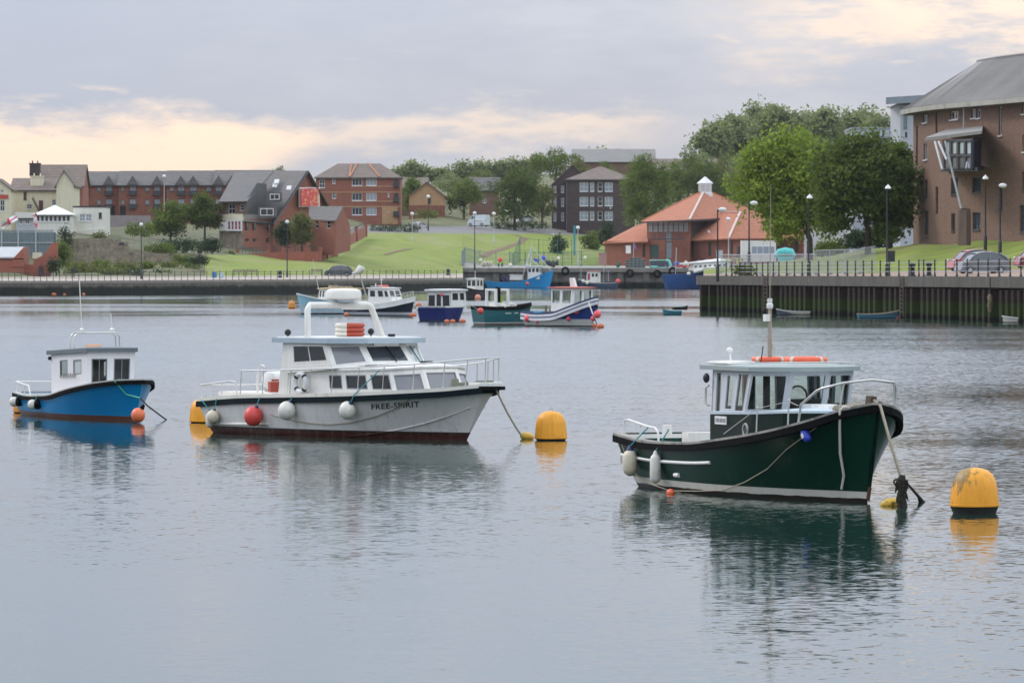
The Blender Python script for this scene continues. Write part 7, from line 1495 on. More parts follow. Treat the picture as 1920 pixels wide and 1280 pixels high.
for lb, px, y, w, h_ in (('round orange float pair behind the navy bow, upper one', 785, 575, 11, 10), ('orange sausage float at the bow of the white and navy boat', 774, 593, 14, 8), ('orange float between light blue boat and navy boat', 650, 592, 10, 8),
                         ('left orange float astern of the navy cuddy boat', 838, 605, 10, 8), ('second orange float astern of the navy cuddy boat', 849, 605, 10, 8), ('orange sausage float right of the navy cuddy boat', 867, 604, 13, 8),
                         ('dark orange float right of the striped boat bow', 1126, 615, 14, 11), ('tan float touching the dark orange one by the striped boat', 1115, 613, 11, 8),
                         ('far orange float, leftmost below the sea wall', 101, 553, 9, 5), ('small far orange float second from the left', 121, 553, 5, 4), ('far orange float behind the aerial of the blue boat', 157, 553, 6, 5), ('far orange float below the rubble wall', 219, 551, 9, 5), ('far orange float left of the far red ball', 302, 550, 8, 5), ('far orange float right of the far red ball', 341, 550, 9, 5)):
    float_(lb, px, y, w, h_, brick_o)
float_('far pink red ball float between two orange ones', 329, 550, 8, 7.5, pink_ball); float_('pink ball float by the light blue boat', 637, 586, 11, 10, pink_ball)
# ------------------------------------------------------------------ lamp posts
def lamp(label, px, yt, yb, D, kind='globe', m=None, hx=0, group=None):
    D *= K; z0, z1 = zrow(yb, D), zrow(yt, D); x = Xd(px, D); o = thing('lamp_post', label, 'lamp post', (x, D, z0), 0); hgt = z1 - z0; sc = D / F
    mb = MB(); mb.lathe([(.16, -.5), (.16, .9), (.10, 1.0), (.075, hgt * .5), (.06, hgt)], 8); mb.build('column', m or black_p, o, smooth=40, world=False)
    mb = MB(); lm = mat('lamp_white', (.70, .71, .70), .4, .05)
    if kind == 'globe': mb.ball((0, 0, hgt + 3.2 * sc), 3.6 * sc, (1, 1, .9), 12)
    elif kind == 'arm': mb.ball((hx * sc, 0, hgt + 0 * sc), 4.5 * sc, (1.7, .8, .95), 12)
    else: mb.lathe([(1.5 * sc, 0), (6 * sc, 1.5 * sc), (4.5 * sc, 5 * sc), (1.5 * sc, 7.5 * sc), (.4 * sc, 9.5 * sc)], 10, (hx * sc, 0, hgt - 2 * sc))
    mb.build('lantern', lm, o, smooth=50, world=False)
    if kind == 'arm': mb = MB(); mb.tube([(0, 0, hgt - 6 * sc), (hx * .3 * sc, 0, hgt - 1 * sc), (hx * sc, 0, hgt + 1 * sc)], .05, 5); mb.build('arm', m or black_p, o, world=False)
    return o
lamp('black lamp post at the quay corner, arm and white lantern to the right', 1345.5, 393, 518, 350, 'arm', hx=9); lamp('tall black lamp post left of the yellow green tree with long white lantern', 1404.5, 381, 490, 385, 'arm', hx=9)
lamp('black lamp post in front of the yellow green tree', 1516, 371, 514, 336, 'top', hx=2); lamp('black lamp post in front of the dark round tree', 1663, 353, 517, 318, 'top', hx=2)
lamp('black lamp post before the plum building, left of a pair', 1847.5, 335, 462, 342, 'top', hx=0); lamp('black lamp post before the plum building, right of a pair', 1875, 348, 474, 330, 'arm', hx=5)
lamp('black lamp post with white globe on the promenade below the rubble wall', 265, 424, 521, 543, 'globe'); lamp('black lamp post with white globe in front of the slate roofed pub', 538.5, 419, 519, 570, 'globe')
lamp('grey lamp post beside the pub garden wall', 592, 428, 486, 640, 'globe', galv); lamp('tall black lamp post standing at the end of the fishing quay', 890, 403, 503, 668, 'globe')
lamp('grey lamp post on the grass by the trimmed hedge', 773, 404, 462, 735, 'globe', galv); lamp('grey lamp post on the grass left of the fishing quay lamp', 926, 404, 458, 760, 'globe', galv); lamp('grey lamp post beside the teal post', 1083.5, 430, 495, 720, 'globe', galv)
lamp('dark lamp post at the gabled house', 803, 372, 428, 770, 'globe'); lamp('tall lamp post before the terrace roofs', 308, 334, 408, 700, 'globe', galv); lamp('thin grey lamp post in front of the orange roofed centre', 1366, 414, 500, 690, 'globe', galv)
mb = MB(); D = 712 * K; mb.bar(P(1077, 478, D), P(1077, 425, D), .38); mb.bar(P(1077, 425, D), P(1077, 423, D), .5); tag(mb.build('teal_post', mat('teal_post_paint', (.03, .22, .26), .5), None, loc=P(1077, 478, D)), 'thick teal green post standing on the fishing quay', 'post')
# ------------------------------------------------------------------ vehicles
tyre_m = mat('tyre', (.02, .02, .02), .8); rim_m = mat('alloy_rim', (.35, .36, .38), .4, .05, metal=.5); glass_car = glass_mat('car_glass', (.09, .10, .11), 0, .05); lamp_red = mat('tail_lamp', (.35, .02, .02), .3); lamp_clear = mat('head_lamp', (.6, .62, .62), .2)  # car glass base is lightened to stand in for reflection
def car(label, loc, rz, L, w, hgt, paint, cat='car', prof=None, name='parked_car', van=False, low=None):
    o = thing(name, label, cat, loc, rz); W2 = w / 2
    bm = mat(name + paint[0], paint[1], .3, .03, 1, coat=.6)
    belt = hgt * (.61 if not van else .62)
    side = [(0.0, .30), (.02, .48), (.06, belt * .86), (.24, belt * .98), (.60, belt * 1.03), (.93, belt * 1.02), (.99, belt * .8), (1.0, .35), (.96, .24), (.05, .2)] if not van else [(0, .35), (.02, .7), (.10, belt * .86), (.18, belt), (1.0, belt), (1.0, .35), (.96, .26), (.05, .25)]
    mb = MB(); st_ = [(-1, .94, .05), (-.93, 1, 0), (.93, 1, 0), (1, .94, .05)]
    for y, k, dz in st_:
        for u, z in side: mb.v.append((L * (.5 - (.5 + (u - .5) * (k if abs(y) == 1 else 1))), y * W2, z if abs(y) < 1 else .3 + (z - .3) * .93))
    n = len(side)
    for i in range(3):
        for j in range(n): a = i * n + j; c = i * n + (j + 1) % n; mb.f.append((a, c, c + n, a + n)); mb.m.append(0)
    mb.f += [tuple(range(n)), tuple(reversed(range(3 * n, 4 * n)))]; mb.m += [0, 0]; mb.build('body', bm, o, smooth=35, world=False)
    gl = [(.20, belt * .95), (.40, hgt * .97), (.76, hgt * .96), (.96, belt)] if not van else [(.14, belt * .95), (.27, hgt * .94), (1.0, hgt * .96), (1.0, belt * .95)]
    cab = MB(); T = lambda u, z, y: V(L * (.5 - u), y, z)
    lo, hi_ = W2 * .93, W2 * .76 if not van else W2 * .86
    q = [T(*gl[0], -lo), T(*gl[3], -lo), T(*gl[3], lo), T(*gl[0], lo)]; p_ = [T(*gl[1], -hi_), T(*gl[2], -hi_), T(*gl[2], hi_), T(*gl[1], hi_)]
    cab.hexa(q, p_); cab.build('glasshouse' if not van else 'upper_body', glass_car if not van else bm, o, world=False)
    if not van:
        pf = [(.17, belt * .93), (.25, hgt * .78), (.36, hgt * .93), (.50, hgt * .995), (.66, hgt * .985), (.80, hgt * .91), (.91, hgt * .76), (.97, belt * .95)]
        wz = lambda z: lo + (hi_ - lo) * max(0, min(1, (z - belt) / (hgt - belt))) ** 1.4
        bpy.data.objects.remove(o.children[-1]); cab = MB(); n_ = len(pf)
        for sg in (-1, 1):
            for u, z in pf: cab.v.append(tuple(T(u, z, sg * wz(z))))
        cab.f = [(i, i + 1, n_ + i + 1, n_ + i) for i in range(n_ - 1)] + [tuple(range(n_ - 1, -1, -1)), tuple(range(n_, 2 * n_))]; cab.m = [0] * len(cab.f); cab.build('glasshouse', glass_car, o, smooth=40, world=False)
        rs_ = MB(); top = [(.33, hgt * .905), (.40, hgt * .958), (.50, hgt * .995), (.66, hgt * .985), (.78, hgt * .925), (.82, hgt * .895)]
        for sg in (-1, -.82, -.4, .4, .82, 1):
            for u, z in top: rs_.v.append(tuple(T(u, z + .035 - .03 * (abs(sg) == 1), sg * (wz(z) + .012))))
        n_ = len(top); rs_.f = [(j * n_ + i, j * n_ + i + 1, (j + 1) * n_ + i + 1, (j + 1) * n_ + i) for j in range(5) for i in range(n_ - 1)]; rs_.m = [0] * len(rs_.f); rs_.build('roof_skin', bm, o, smooth=60, world=False)
        for sg in (-1, 1):
            for pts_ in (((.17, belt * .95), (.25, hgt * .78), (.36, hgt * .93)), ((.80, hgt * .91), (.91, hgt * .76), (.97, belt * .95)), ((.60, belt), (.60, hgt * .98))):
                pl = MB(); pl.tube([T(u, z, sg * (wz(z) + .008)) for u, z in pts_], .05 if pts_[0][0] != .80 else .10, 5); pl.build('pillar', bm, o, smooth=60, world=False)
    rf = MB(); e = .012; p2 = [x + V(0, 0, e) for x in p_]; k0 = .17
    rf.hexa([x - V(0, 0, .03) for x in p2], [V(x.x * .96, x.y * .9, x.z + .05) for x in p2])
    for sd in (0, 1, 2, 3): rf.bar(q[sd] + V(0, (q[sd].y > 0) * .02 - .01, 0), p_[sd], .07, .06)
    if not van:
        for sg in (-1, 1): rf.bar(T(.60, belt, sg * (lo + .005)), T(.60, hgt * .96, sg * (hi_ + .01)), .07, .04)
    if van: rf.build('roof', bm, o, smooth=40, world=False)
    if van:
        ws = MB()
        for sg in (-1, 1): ws.hexa([T(.20, belt * 1.02, sg * lo * .99), T(.36, belt * 1.02, sg * lo * .99), T(.36, hgt * .90, sg * (hi_ + .02)), T(.27, hgt * .90, sg * (hi_ + .02))], [T(.20, belt * 1.02, sg * (lo + .03)), T(.36, belt * 1.02, sg * (lo + .03)), T(.36, hgt * .90, sg * (hi_ + .05)), T(.27, hgt * .90, sg * (hi_ + .05))])
        ws.hexa([T(.13, belt, -lo * .9), T(.13, belt, lo * .9), T(.255, hgt * .9, hi_ * .9), T(.255, hgt * .9, -hi_ * .9)], [T(.12, belt, -lo * .9), T(.12, belt, lo * .9), T(.245, hgt * .9, hi_ * .9), T(.245, hgt * .9, -hi_ * .9)]); ws.build('windscreen', glass_car, o, world=False)
        sp = MB()
        for sg in (-1, 1): sp.box((-.3, sg * (W2 + .004), belt * .75), (L * .5, .012, .16))
        sp.build('side_stripe', mat('yellow_stripe', (.45, .42, .10), .6), o, world=False)
    for u in (.19, .80):
        for sg in (-1, 1):
            r = .30 if not van else .34; mb = MB(); mb.lathe([(r * .6, -.09), (r, -.08), (r, .08), (r * .6, .09)], 18, T(u, r, sg * (W2 - .06)), Matrix.Rotation(pi / 2, 3, 'X')); wh = mb.build('wheel', tyre_m, o, smooth=40, world=False)
            mb = MB(); mb.lathe([(r * .62, -.012), (r * .60, .0), (.02, .02)], 12, T(u, r, sg * (W2 + .03)), Matrix.Rotation(-sg * pi / 2, 3, 'X')); mb.build('rim', rim_m, wh, smooth=30, world=False)
            a = MB(); a.tube([T(u + .105 * cos(g), r + .40 * sin(g) * .95, sg * (W2 + .002)) for g in np.linspace(.1, pi - .1, 9)], .035, 5); a.build('wheel_arch', low or black_rubber, o, world=False)
    for sg in (-1, 1):
        mb = MB(); mb.ball(T(.045, belt * .82, sg * W2 * .78), .13, (.7, 1, .8)); mb.build('headlight', lamp_clear, o, smooth=60, world=False)
        mb = MB(); mb.box(T(.985, belt * .86, sg * W2 * .86), (.12, .22, .2)); mb.build('tail_light', lamp_red, o, world=False)
        if not van: mb = MB(); mb.ball(T(.27, belt * 1.02, sg * (W2 + .09)), .1, (.7, 1, .75)); mb.build('door_mirror', bm, o, smooth=60, world=False)
    mb = MB(); mb.box((0, 0, .25), (L * .9, w * .98, .16)); mb.build('sill', low or black_rubber, o, world=False)
    mb = MB()
    for sg in (-1, 1): mb.box(T(.62, belt * .80, sg * (W2 + .006)), (.16, .012, .03)); mb.box(T(.43, belt * .6, sg * (W2 + .001)), (.012, .006, belt * .6)); mb.box(T(.74, belt * .62, sg * (W2 + .001)), (.012, .006, belt * .55))
    mb.build('door_seams', dark_metal, o, world=False); return o
def on_quay(px, y, D): return V(Xd(px, D * K), D * K, gz(RIGHT, px, D * K) + .02)
car('small silver grey hatchback parked nearest behind the quay railing', on_quay(1841, 515, 306), pi + .28, 4.35, 1.75, 1.80, ('_grey', (.13, .135, .145)), low=mat('dark_sill', (.05, .05, .055), .5))
car('red hatchback parked just behind the silver grey one', on_quay(1823, 508, 318), pi + .30, 4.3, 1.75, 1.86, ('_red', (.36, .035, .035)))
car('dark red car cut by the right edge of the view', on_quay(1947, 505, 316), pi + .25, 4.2, 1.75, 1.75, ('_darkred', (.26, .03, .035)))
car('white van with yellow stripe on the road above the grass', at_px(897, 800 * K, zrow(425, 800 * K) + .0), pi - .5, 4.6, 2.0, 2.55, ('_white', (.55, .60, .62)), 'van', van=True, name='van')
car('white car parked under the broad dark tree', at_px(984, 812 * K, zrow(417.5, 812 * K)), pi + .7, 3.9, 1.7, 1.6, ('_whitecar', (.62, .64, .66)))
car('pale car half hidden at the end of the trimmed hedge', at_px(788, 790 * K, zrow(431, 790 * K)), .9, 3.9, 1.7, 1.6, ('_palecar', (.45, .40, .40)))
car('dark grey car parked on the promenade behind the radar dome', at_px(634, 592 * K, zrow(518.0, 592 * K)), 0.05 + pi, 4.6, 1.8, 1.75, ('_slate', (.05, .065, .07)))
# ------------------------------------------------------------------ quay furniture on the right
for i, (px, D) in enumerate(((1711, 311), (1742, 309))):
    o = thing('bollard', ('left' if i == 0 else 'right') + ' black mooring bollard of the pair behind the quay railing', 'bollard', on_quay(px, 0, D)); mb = MB(); mb.lathe([(.3, 0), (.3, .1), (.2, .16), (.18, .8), (.26, .88), (.28, 1.0), (.2, 1.08), (.03, 1.1)], 14); mb.build('post', black_p, o, smooth=50, world=False)
o = thing('litter_bin', 'black litter bin fixed to the lamp post by the dark round tree', 'bin', on_quay(1665, 0, 317.5)); mb = MB(); mb.box((.25, -.25, 1.65), (.62, .5, .85)); mb.box((.25, -.25, 2.1), (.7, .58, .06)); mb.build('bin', black_p, o, world=False); mb = MB(); mb.box((.25, -.51, 1.93), (.4, .02, .14)); mb.build('opening', gut, o, world=False)
hp = mat('fence_galvanised', (.40, .42, .43), .5, .1, metal=.2)
pts = [(1352, 384), (1376, 374), (1400, 368), (1426, 362), (1452, 357), (1478, 353), (1504, 349), (1530, 346), (1556, 344), (1584, 342), (1612, 342), (1641, 345)]
for i, (a, c) in enumerate(zip(pts, pts[1:])):
    A, C = on_quay(a[0], 0, a[1]), on_quay(c[0], 0, c[1]); C = C - (C - A).normalized() * .08; z = V(0, 0, 1.9 + .35 * (i > 6))
    o = thing('fence_panel', 'grey mesh fence panel ' + ('at the quay corner lamp post', 'behind the yellow hoop barriers', 'left of the white box trailer', 'before the white box trailer', 'before the aqua tarpaulin', 'right of the aqua tarpaulin', 'left of the black lamp post by the yellow green tree', 'under the yellow green tree trunk', 'between the two round trees', 'left of the dark round tree trunk', 'ending under the dark round tree')[i], 'fence', A, 0, 'temporary mesh fence panels on the quay'); mb = MB(); mb.tube([A, A + z, C + z, C], .035, 6, True)
    mb.bar(A + V(-.2, -.3, .1), A + V(.2, .3, .1), .2, .15); mb.build('frame', hp, o)
    mb = MB(); n = 16
    for k in range(1, n): q = A.lerp(C, k / n); mb.bar(q + V(0, 0, .1), q + z, .03)
    for k in range(1, 6): mb.bar(A + z * k / 6, C + z * k / 6, .025)
    stuff(mb.build('mesh', hp, o))
o = thing('white_van_body', 'white box trailer standing before the orange roofed centre', 'trailer', at_px(1422, 560 * K, zrow(497, 560 * K)))
f = Fac((Xd(1390, 560 * K), 560 * K), (Xd(1455, 560 * K), 560 * K), zrow(497, 560 * K) + .5, zrow(451, 560 * K)); mb = MB(); mb.hexa([V(p.x, p.y + d, p.z) for p, d in ((f.c4[0], 0), (f.c4[1], 0), (f.c4[1], 3), (f.c4[0], 3))], [V(p.x, p.y + d, p.z) for p, d in ((f.c4[3], 0), (f.c4[2], 0), (f.c4[2], 3), (f.c4[3], 3))]); mb.build('box', render_white, o)
window(o, f.fn, (.28, .35, .97, .75), f.n, frame_w, glass_net, .1, 4, 1, -.04, .06)
for k in (.2, .8): mb = MB(); q = f.fn(k, 0); mb.lathe([(.2, -.15), (.42, -.14), (.42, .14), (.2, .15)], 12, q + V(0, .3, -.1), Matrix.Rotation(pi / 2, 3, 'X')); mb.build('wheel', tyre_m, o)
q = P(1473, 474, 540 * K); mb = MB(); mb.tube([q + V(-1.4, 0, -.7), q + V(-.9, 0, .0), q + V(0, 0, .15), q + V(.8, 0, .05), q + V(1.3, 0, -.6)], [.35, .62, .68, .6, .3], 9); mb.box(q + V(0, 0, -1.1), (2.2, 1.2, 1.2)); tag(mb.build('tarpaulin_heap', mat('aqua_tarp', (.10, .48, .45), .7, .15, 1), None, smooth=50, loc=q), 'aqua green tarpaulin heap behind the mesh fence', 'tarpaulin')
def quay_face(px): 
    a, c = along(px - 4), along(px + 4); t = (c - a).normalized(); n = V(-t.y, t.x, 0); n = -n if n.x > 0 else n; return along(px), t, n
for px in (1709, 1452):
    a, t, n = quay_face(px); o = thing('quay_ladder', ('right' if px > 1600 else 'left') + ' rusty iron ladder fixed to the sheet pile quay', 'ladder', V(a.x, a.y, 0)); ln = mat('rusty_ladder', (.13, .09, .07), .8, .3, 3)
    for e in (-.28, .28): mb = MB(); mb.bar(a + n * .85 + t * e * 2 + V(0, 0, .1), a + n * .85 + t * e * 2 + V(0, 0, -a.z + .1), .09); mb.build('stile', ln, o)
    for k in range(9): mb = MB(); z = V(0, 0, -.15 - k * .34); mb.bar(a + n * .85 + t * .56 + z, a + n * .85 - t * .56 + z, .05); mb.build('rung', ln, o)
a, t, n = quay_face(1881); q = a + n * 1.05; o = thing('rope_fender', 'frayed brown rope fender hanging on the sheet piles at the right', 'fender', q - V(0, 0, 1.2)); mb = MB(); mb.tube([q - V(0, 0, 1.3), q - V(.03, 0, 1.5), q - V(-.03, 0, 1.85), q - V(.04, 0, 2.2), q - V(0, 0, 2.7)], [.07, .2, .17, .21, .1], 8); mb.build('body', mat('frayed_rope', (.20, .16, .09), .95, .5, 4, bump=1), o, smooth=60); mb = MB(); mb.tube([q + V(0, 0, .05), q - V(0, 0, 1.35)], .05, 5); mb.build('chain', dark_metal, o)
# ------------------------------------------------------------------ gear on the fishing quay
qg = zrow(501.5, 690 * K)
def qp(px, D=684): return V(Xd(px, D * K), D * K, gz(MID, px, D * K))
creel_m = mat('creel_net', (.05, .075, .075), .9, .6, 2, stain=(.25, .27, .25), stain_at=(.55, .7)); creel_f = mat('creel_frame', (.20, .22, .21), .7, .3)
cbase = None
for k, (px, n) in enumerate(((1177, 3), (1184.5, 4), (1192, 4), (1199.5, 4), (1206, 3), (1300, 2), (1310, 3), (1321, 2))):
    for j in range(n):
        lb = 'dark netted lobster pot, ' + ('bottom', 'second up', 'third up', 'topmost')[j if j < 3 else 3] + ' in the ' + ('left end stack by the notice board', 'stack just right of the left end one', 'middle stack below the purple pennant', 'stack left of the aqua netting', 'low stack touching the aqua netting', 'low stack by the cream net pile', 'three high stack near the quay corner', 'stack beside the grey gear heap')[k]
        if cbase is None:
            cbase = thing('lobster_pot', lb, 'lobster pot', (0, 0, 0), 0, 'lobster pots stacked on the fishing quay'); mb = MB()
            mb.prism([(-.36, -.25, .03), (.36, -.25, .03), (.36, -.25, .3), (.22, -.25, .42), (-.22, -.25, .42), (-.36, -.25, .3)], (0, .5, 0)); mb.build('net', creel_m, cbase, world=False)
            mb = MB()
            for y in (-.27, 0, .27): mb.tube([(-.38, y, .03), (-.38, y, .3), (-.22, y, .44), (.22, y, .44), (.38, y, .3), (.38, y, .03)], .035, 5, True)
            mb.build('frame', creel_f, cbase, world=False); o = cbase
        else: o = dup(cbase, label=lb)
        o.location = qp(px) + V(0, 0, j * .46); o.scale = (1, 1, 1)
def heap(name, label, cat, px, y0, y1, wpx, m, D=684, seed=1, n=7):
    rr_ = random.Random(seed); b0 = qp(px, D); w = wpx / F * D * K; hh = (y1 - y0) / F * D * K; mb = MB()
    for i in range(n): mb.ball((rr_.uniform(-.42, .42) * w, rr_.uniform(-.3, .3), hh * rr_.uniform(.25, .6)), hh * .38, (w / n / hh * 2.4, .9, 1), 8)
    o = mb.build(name, m, None, smooth=50); o.location = b0; return tag(o, label, cat)
heap('net_heap', 'white and cream floats piled on the fishing quay', 'net', 915, 489, 502, 22, mat('net_cream', (.50, .46, .38), .9, .4, 2), 690, 3)
heap('net_heap', 'dark green net heap with red float on the quay', 'net', 938, 492, 502, 12, mat('net_green', (.03, .10, .07), .9, .4, 2), 690, 4)
heap('net_heap', 'dark heap under the blue cover on the quay', 'net', 1035, 485, 500, 26, mat('net_dark', (.05, .055, .06), .9, .5, 2), 690, 5)
heap('net_heap', 'dark blue bundle beside the net frame', 'net', 1268, 479, 492, 13, mat('cover_blue', (.05, .10, .35), .8), 690, 6, 4)
heap('net_heap', 'pale cream net pile right of the blue bundle', 'net', 1290, 482, 496, 18, mat('net_cream', (.5, .46, .38)), 690, 7, 6)
heap('net_heap', 'dark grey gear heap left of the quay lamp post', 'net', 1328, 474, 494, 26, mat('net_grey', (.12, .15, .15), .9, .5, 2), 700, 8)
heap('net_heap', 'small green heap at the left of the lobster pots', 'net', 1158, 486, 499, 10, mat('net_green', (.03, .10, .07)), 690, 9, 4)
heap('net_heap', 'red net cover lying along the quay edge', 'net', 1280, 493, 499, 34, mat('net_red', (.40, .05, .06), .9, .3, 2), 678, 10, 8)
heap('net_heap', 'teal and green cover by the quay corner', 'net', 1362, 484, 499, 16, mat('net_teal', (.04, .22, .24), .9, .4, 2), 690, 11, 4)
o = thing('aqua_net_rack', 'aqua netting draped over a long frame on the fishing quay', 'net', qp(1238)); mb = MB(); a, c = qp(1218), qp(1254); z = V(0, 0, 1.35); mb.tube([a, a + z, c + z * 1.05, c], .09, 6, True); mb.tube([c + z * 1.02 - V(.5, 0, 0), c + z * .95, c + V(.35, 0, .3)], .28, 6); mb.tube([a + V(.2, -.2, .2), a + V(1.5, -.2, .15)], .18, 6); mb.build('aqua_netting', mat('aqua_net', (.16, .52, .48), .8, .3, 2), o, smooth=50)
mb = MB()
for k in range(1, 8): q = a.lerp(c, k / 8); mb.bar(q + V(0, .1, .1), q + z + V(0, .1, 0), .12)
mb.hexa([a + V(0, .2, .1), c + V(0, .2, .1), c + V(0, .5, .1), a + V(0, .5, .1)], [a + z * .9 + V(0, .2, 0), c + z * .9 + V(0, .2, 0), c + z * .9 + V(0, .5, 0), a + z * .9 + V(0, .5, 0)]); mb.build('stacked_gear', mat('stacked_gear', (.10, .11, .13), .9, .6, 3, stain=(.35, .33, .33), stain_at=(.55, .7)), o)
for lb, px, y, w, m in (('red ball float on the green net heap', 938, 487, 9, red_ball), ('blue ball float above the dark heap', 1019, 484, 9, blue_pl), ('white float on the quay left of the cream pile', 901, 488, 6, white_ball), ('white float hanging on the green fence, left one', 1047, 484, 6, white_ball), ('white float hanging on the green fence, right one', 1097, 483, 6, white_ball), ('pale float on the quay edge near the trawler mast', 957, 497, 7, white_ball), ('orange red ball float at the right end of the quay face', 1159, 528, 10, red_ball)):
    D = (684 if y < 520 else 668) * K; o = MB().ball((0, 0, 0), w / 2 / F * D, (1, 1, 1.1), 10).build('float', m, None, smooth=60); o.location = P(px, y, D); tag(o, lb, 'float')
gfm = mat('green_fence_mesh', (.03, .13, .11), .7)
def mesh_fence(label, pts, hh, m, step=.35, name='mesh_fence', D=0):
    o = thing(name, label, 'fence', at_px(pts[0][0], pts[0][1] * K, gz(MID, pts[0][0], pts[0][1] * K)))
    L = [at_px(x, d * K, gz(MID, x, d * K)) for x, d in pts]; st_ = MB()
    for a, c, ha, hc in zip(L, L[1:], hh, hh[1:]):
        n = max(2, int((c - a).length / step))
        for i in range(n): f_ = i / n; q = a.lerp(c, f_); st_.bar(q, q + V(0, 0, ha + (hc - ha) * f_), .10, .03)
        for k in (.1, .5, .97): st_.bar(a + V(0, 0, ha * k), c + V(0, 0, hc * k), .06)
    stuff(st_.build('pales', m, o))
    for a, h_ in zip(L, hh): mb = MB(); mb.bar(a, a + V(0, 0, h_ + .1), .14); mb.build('post', m, o)
    return o
mesh_fence('grey steel palisade fence at the left end of the fishing quay', [(866, 676), (872, 690), (900, 696), (930, 697), (960, 698)], [3.0, 2.9, 2.6, 2.4, 2.3], mat('fence_grey', (.2, .25, .27)), .28, 'palisade_fence')
mesh_fence('dark green palisade fence behind the gear on the fishing quay', [(955, 700), (985, 702), (1020, 704), (1055, 706), (1090, 708), (1135, 712)], [2.6, 2.6, 2.7, 2.8, 3.0, 3.2], gfm, .24, 'palisade_fence')
mesh_fence('tall green sports netting fence sloping down to the quay', [(962, 708), (975, 722), (1010, 724), (1045, 726), (1072, 728)], [2.2, 5.0, 5.0, 5.0, 5.0], gfm, 1.0)
for lb, px, y0, y1, w, m in (('pink boarded hut on the quay left of the lobster pots', 1130, 475, 497, 15, mat('pink_board', (.33, .19, .16), .9)), ('white notice board before the orange roofed centre', 1178, 461, 475, 9, white_paint), ('white upright tank on the quay', 1349, 470, 496, 12, galv)):
    D = 700 * K; q = qp(px, 700); mb = MB(); mb.box((0, 0, (y1 - y0) / F * D / 2), (w / F * D, .8, (y1 - y0) / F * D)); mb.box((0, 0, (y1 - y0) / F * D + .05), (w / F * D + .2, 1.0, .1)); o = mb.build('hut' if 'hut' in lb else ('notice_board' if 'board' in lb else 'tank'), m, None); o.location = q + V(0, 0, max(0, zrow(y1, D) - q.z)); tag(o, lb, 'hut' if 'hut' in lb else 'board' if 'board' in lb else 'tank')
fl = thing('flag', 'purple pennant on a short pole before the orange roofed centre', 'flag', qp(1189, 695)); D = 695 * K; mb = MB(); mb.tube([P(1187, 496, D), P(1188.5, 455, D)], .05, 5); mb.build('pole', galv, fl); mb = MB(); mb.prism([P(1188.5, 455, D), P(1193, 462, D), P(1192, 470, D), P(1189, 464, D)], (0, .06, 0)); mb.build('cloth', mat('purple_cloth', (.25, .08, .35), .8), fl)
for lb, px in (('left yellow hoop barrier by the quay corner', 1372), ('right yellow hoop barrier by the quay corner', 1393)):
    q = on_quay(px, 0, 392); o = MB().tube([(-.55, 0, 0), (-.55, 0, 1.35), (.55, 0, 1.35), (.55, 0, 0)], .09, 6).build('hoop_barrier', mat('barrier_yellow', (.55, .48, .10), .5), None); o.location = q; tag(o, lb, 'barrier')
mb = MB(); D = 330 * K; mb.bar(P(1915, 515, D), P(1915, 505, D), .2); 
for lb, px, y, D in (('dark litter bin on the promenade left of the parked car', 525, 518, 566), ('dark litter bin on the promenade near the fishing quay', 840, 515.5, 640)):
    o = thing('litter_bin', lb, 'bin', at_px(px, D * K, gz(LEFT, px, D * K))); mb = MB(); mb.lathe([(.28, 0), (.3, .9), (.34, .95), (.25, 1.1), (.02, 1.15)], 10); mb.build('bin', black_p, o, smooth=40, world=False); mb = MB(); mb.lathe([(.31, .35), (.31, .45)], 10); mb.build('band', galv, o, world=False)
def bench(label, px, D):
    o = thing('bench', label, 'bench', at_px(px, D * K, gz(LEFT, px, D * K)))
    for z, y in ((.45, 0), (.45, -.18), (.75, .2), (.95, .24)): mb = MB(); mb.box((0, y, z), (1.8, .14, .06) if z < .5 else (1.8, .05, .14)); mb.build('slat', wood_grey, o, world=False)
    for x in (-.75, .75): mb = MB(); mb.box((x, 0, .22), (.08, .5, .44)); mb.box((x, .22, .7), (.08, .06, .6)); mb.build('leg', dark_metal, o, world=False)
bench('left wooden bench on the promenade under the pub', 448, 568); bench('right wooden bench on the promenade under the pub', 472, 570); bench('wooden bench left of the parked car on the promenade', 594, 586)
def sign_post(label, px, D, col, h_=2.2):
    o = thing('sign_post', label, 'sign', at_px(px, D * K, gz(LEFT, px, D * K))); mb = MB(); mb.bar((0, 0, 0), (0, 0, h_), .08); mb.build('post', galv, o, world=False); mb = MB(); mb.box((0, -.06, h_ * .25), (.7, .04, .8)); mb.build('board', mat('board_' + label[:6], col, .6), o, world=False)
sign_post('pale blue notice board by the promenade railing', 415, 552, (.45, .55, .62)); sign_post('blue notice board left of the pale blue one', 402, 550, (.05, .18, .42), 2.6)
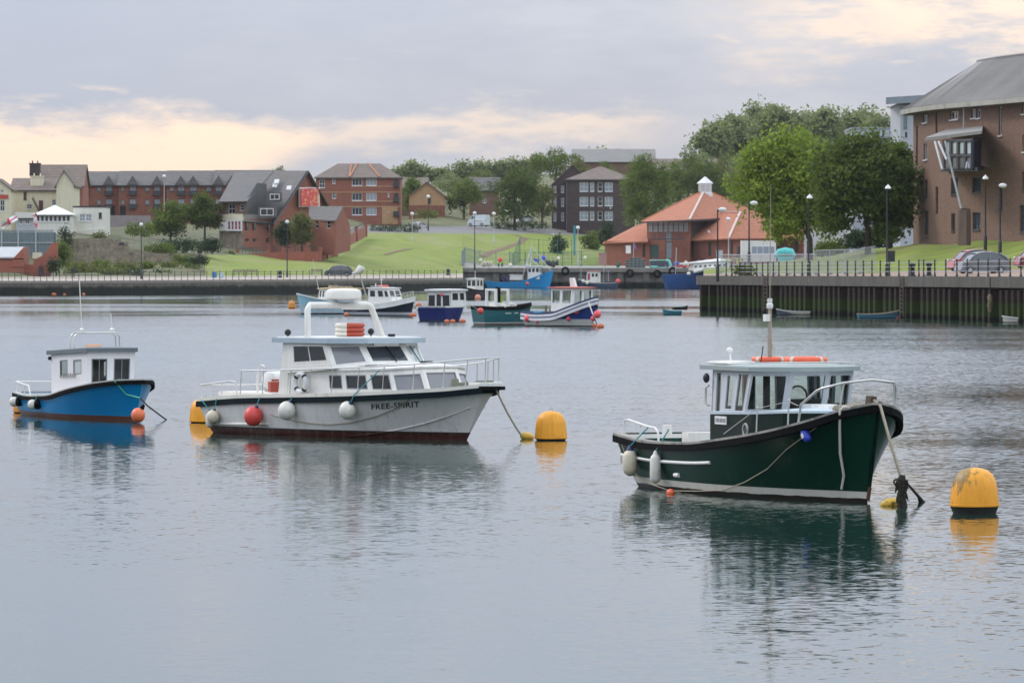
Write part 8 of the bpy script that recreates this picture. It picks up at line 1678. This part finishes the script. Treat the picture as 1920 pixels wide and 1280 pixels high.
# ------------------------------------------------------------------ person walking on the promenade, gulls
def person(label, px, D, cloth):
    D *= K; q = at_px(px, D, gz(LEFT, px, D)); o = thing('person', label, 'person', q)
    J = [(0, 0, .95), (0, 0, 1.2), (0, 0, 1.42), (0, 0, 1.52), (0, -.02, 1.66), (-.09, 0, .9), (-.13, -.15, .5), (-.13, -.05, .06), (.09, 0, .9), (.12, .1, .5), (.14, .28, .08), (-.2, 0, 1.4), (-.27, .08, 1.12), (-.24, -.08, .9), (.2, 0, 1.4), (.27, -.05, 1.12), (.25, -.2, .92), (-.13, -.2, .04), (.14, .14, .04)]
    E = [(0, 1), (1, 2), (2, 3), (3, 4), (0, 5), (5, 6), (6, 7), (7, 17), (0, 8), (8, 9), (9, 10), (10, 18), (2, 11), (11, 12), (12, 13), (2, 14), (14, 15), (15, 16)]
    R = [.15, .16, .15, .06, .11, .1, .07, .05, .1, .07, .05, .07, .05, .04, .07, .05, .04, .04, .04]
    me = bpy.data.meshes.new('body'); me.from_pydata(J, E, []); b_ = bpy.data.objects.new('body', me); COL.objects.link(b_); b_.parent = o
    b_.modifiers.new('skin', 'SKIN'); 
    for i, r in enumerate(R): me.skin_vertices[0].data[i].radius = (r, r)
    me.skin_vertices[0].data[0].use_root = True; b_.modifiers.new('sub', 'SUBSURF').levels = 1; me.materials.append(cloth); return o
person('person in dark clothes walking on the promenade below the rubble wall', 137, 541, mat('dark_clothes', (.02, .02, .03), .8))
def gull(label, px, y, D, span, bank=0.3, up=.3, rz=0.0):
    o = thing('gull', label, 'gull', P(px, y, D), rz); mb = MB(); s = span
    mb.tube([(-.28 * s, 0, 0), (-.16 * s, 0, .01 * s), (0, 0, .02 * s), (.14 * s, 0, .03 * s), (.2 * s, 0, .035 * s), (.25 * s, 0, .025 * s)], [.015 * s, .05 * s, .065 * s, .05 * s, .04 * s, .008 * s], 8); mb.build('body', mat('gull_white', (.7, .7, .7), .7, .05), o, smooth=60, world=False)
    for sg in (-1, 1):
        mb = MB(); mb.prism([(.1 * s, 0, .03 * s), (.13 * s, sg * .22 * s, up * .22 * s + .03 * s), (.02 * s, sg * .5 * s, up * .35 * s), (-.04 * s, sg * .3 * s, up * .24 * s), (-.06 * s, 0, .02 * s)], (0, 0, .012 * s)); mb.build('wing', mat('gull_grey', (.45, .46, .48), .7), o, world=False)
    return o
gull('white gull flying past the white car under the trees', 951, 396, 600, .75, up=.6, rz=1.2); gull('white gull gliding over the grass above the blue trawler', 1039, 440, 620, .9, up=.35, rz=1.0); gull('white gull in front of the dark brick flats', 1145, 391, 640, .55, up=.9, rz=.4)
gull('white gull flying before the orange roofed centre, left one', 1331, 436, 500, .7, up=.9, rz=.8); gull('white gull flying before the orange roofed centre, upper right one', 1361, 411, 500, .6, up=1.1, rz=2.2)
# ------------------------------------------------------------------ air
hz = MB(); hz.box((0, 4500, 22.5), (8400, 9240, 55)); 
hm_ = bpy.data.materials.new('haze'); hm_.use_nodes = True; t_ = hm_.node_tree; t_.nodes.clear(); vo = t_.nodes.new('ShaderNodeVolumePrincipled'); vo.inputs['Color'].default_value = (.86, .89, .95, 1); vo.inputs['Density'].default_value = .00003; vo.inputs['Anisotropy'].default_value = .2
t_.links.new(vo.outputs[0], t_.nodes.new('ShaderNodeOutputMaterial').inputs['Volume'])
if HAZE: stuff(hz.build('haze', hm_, None))
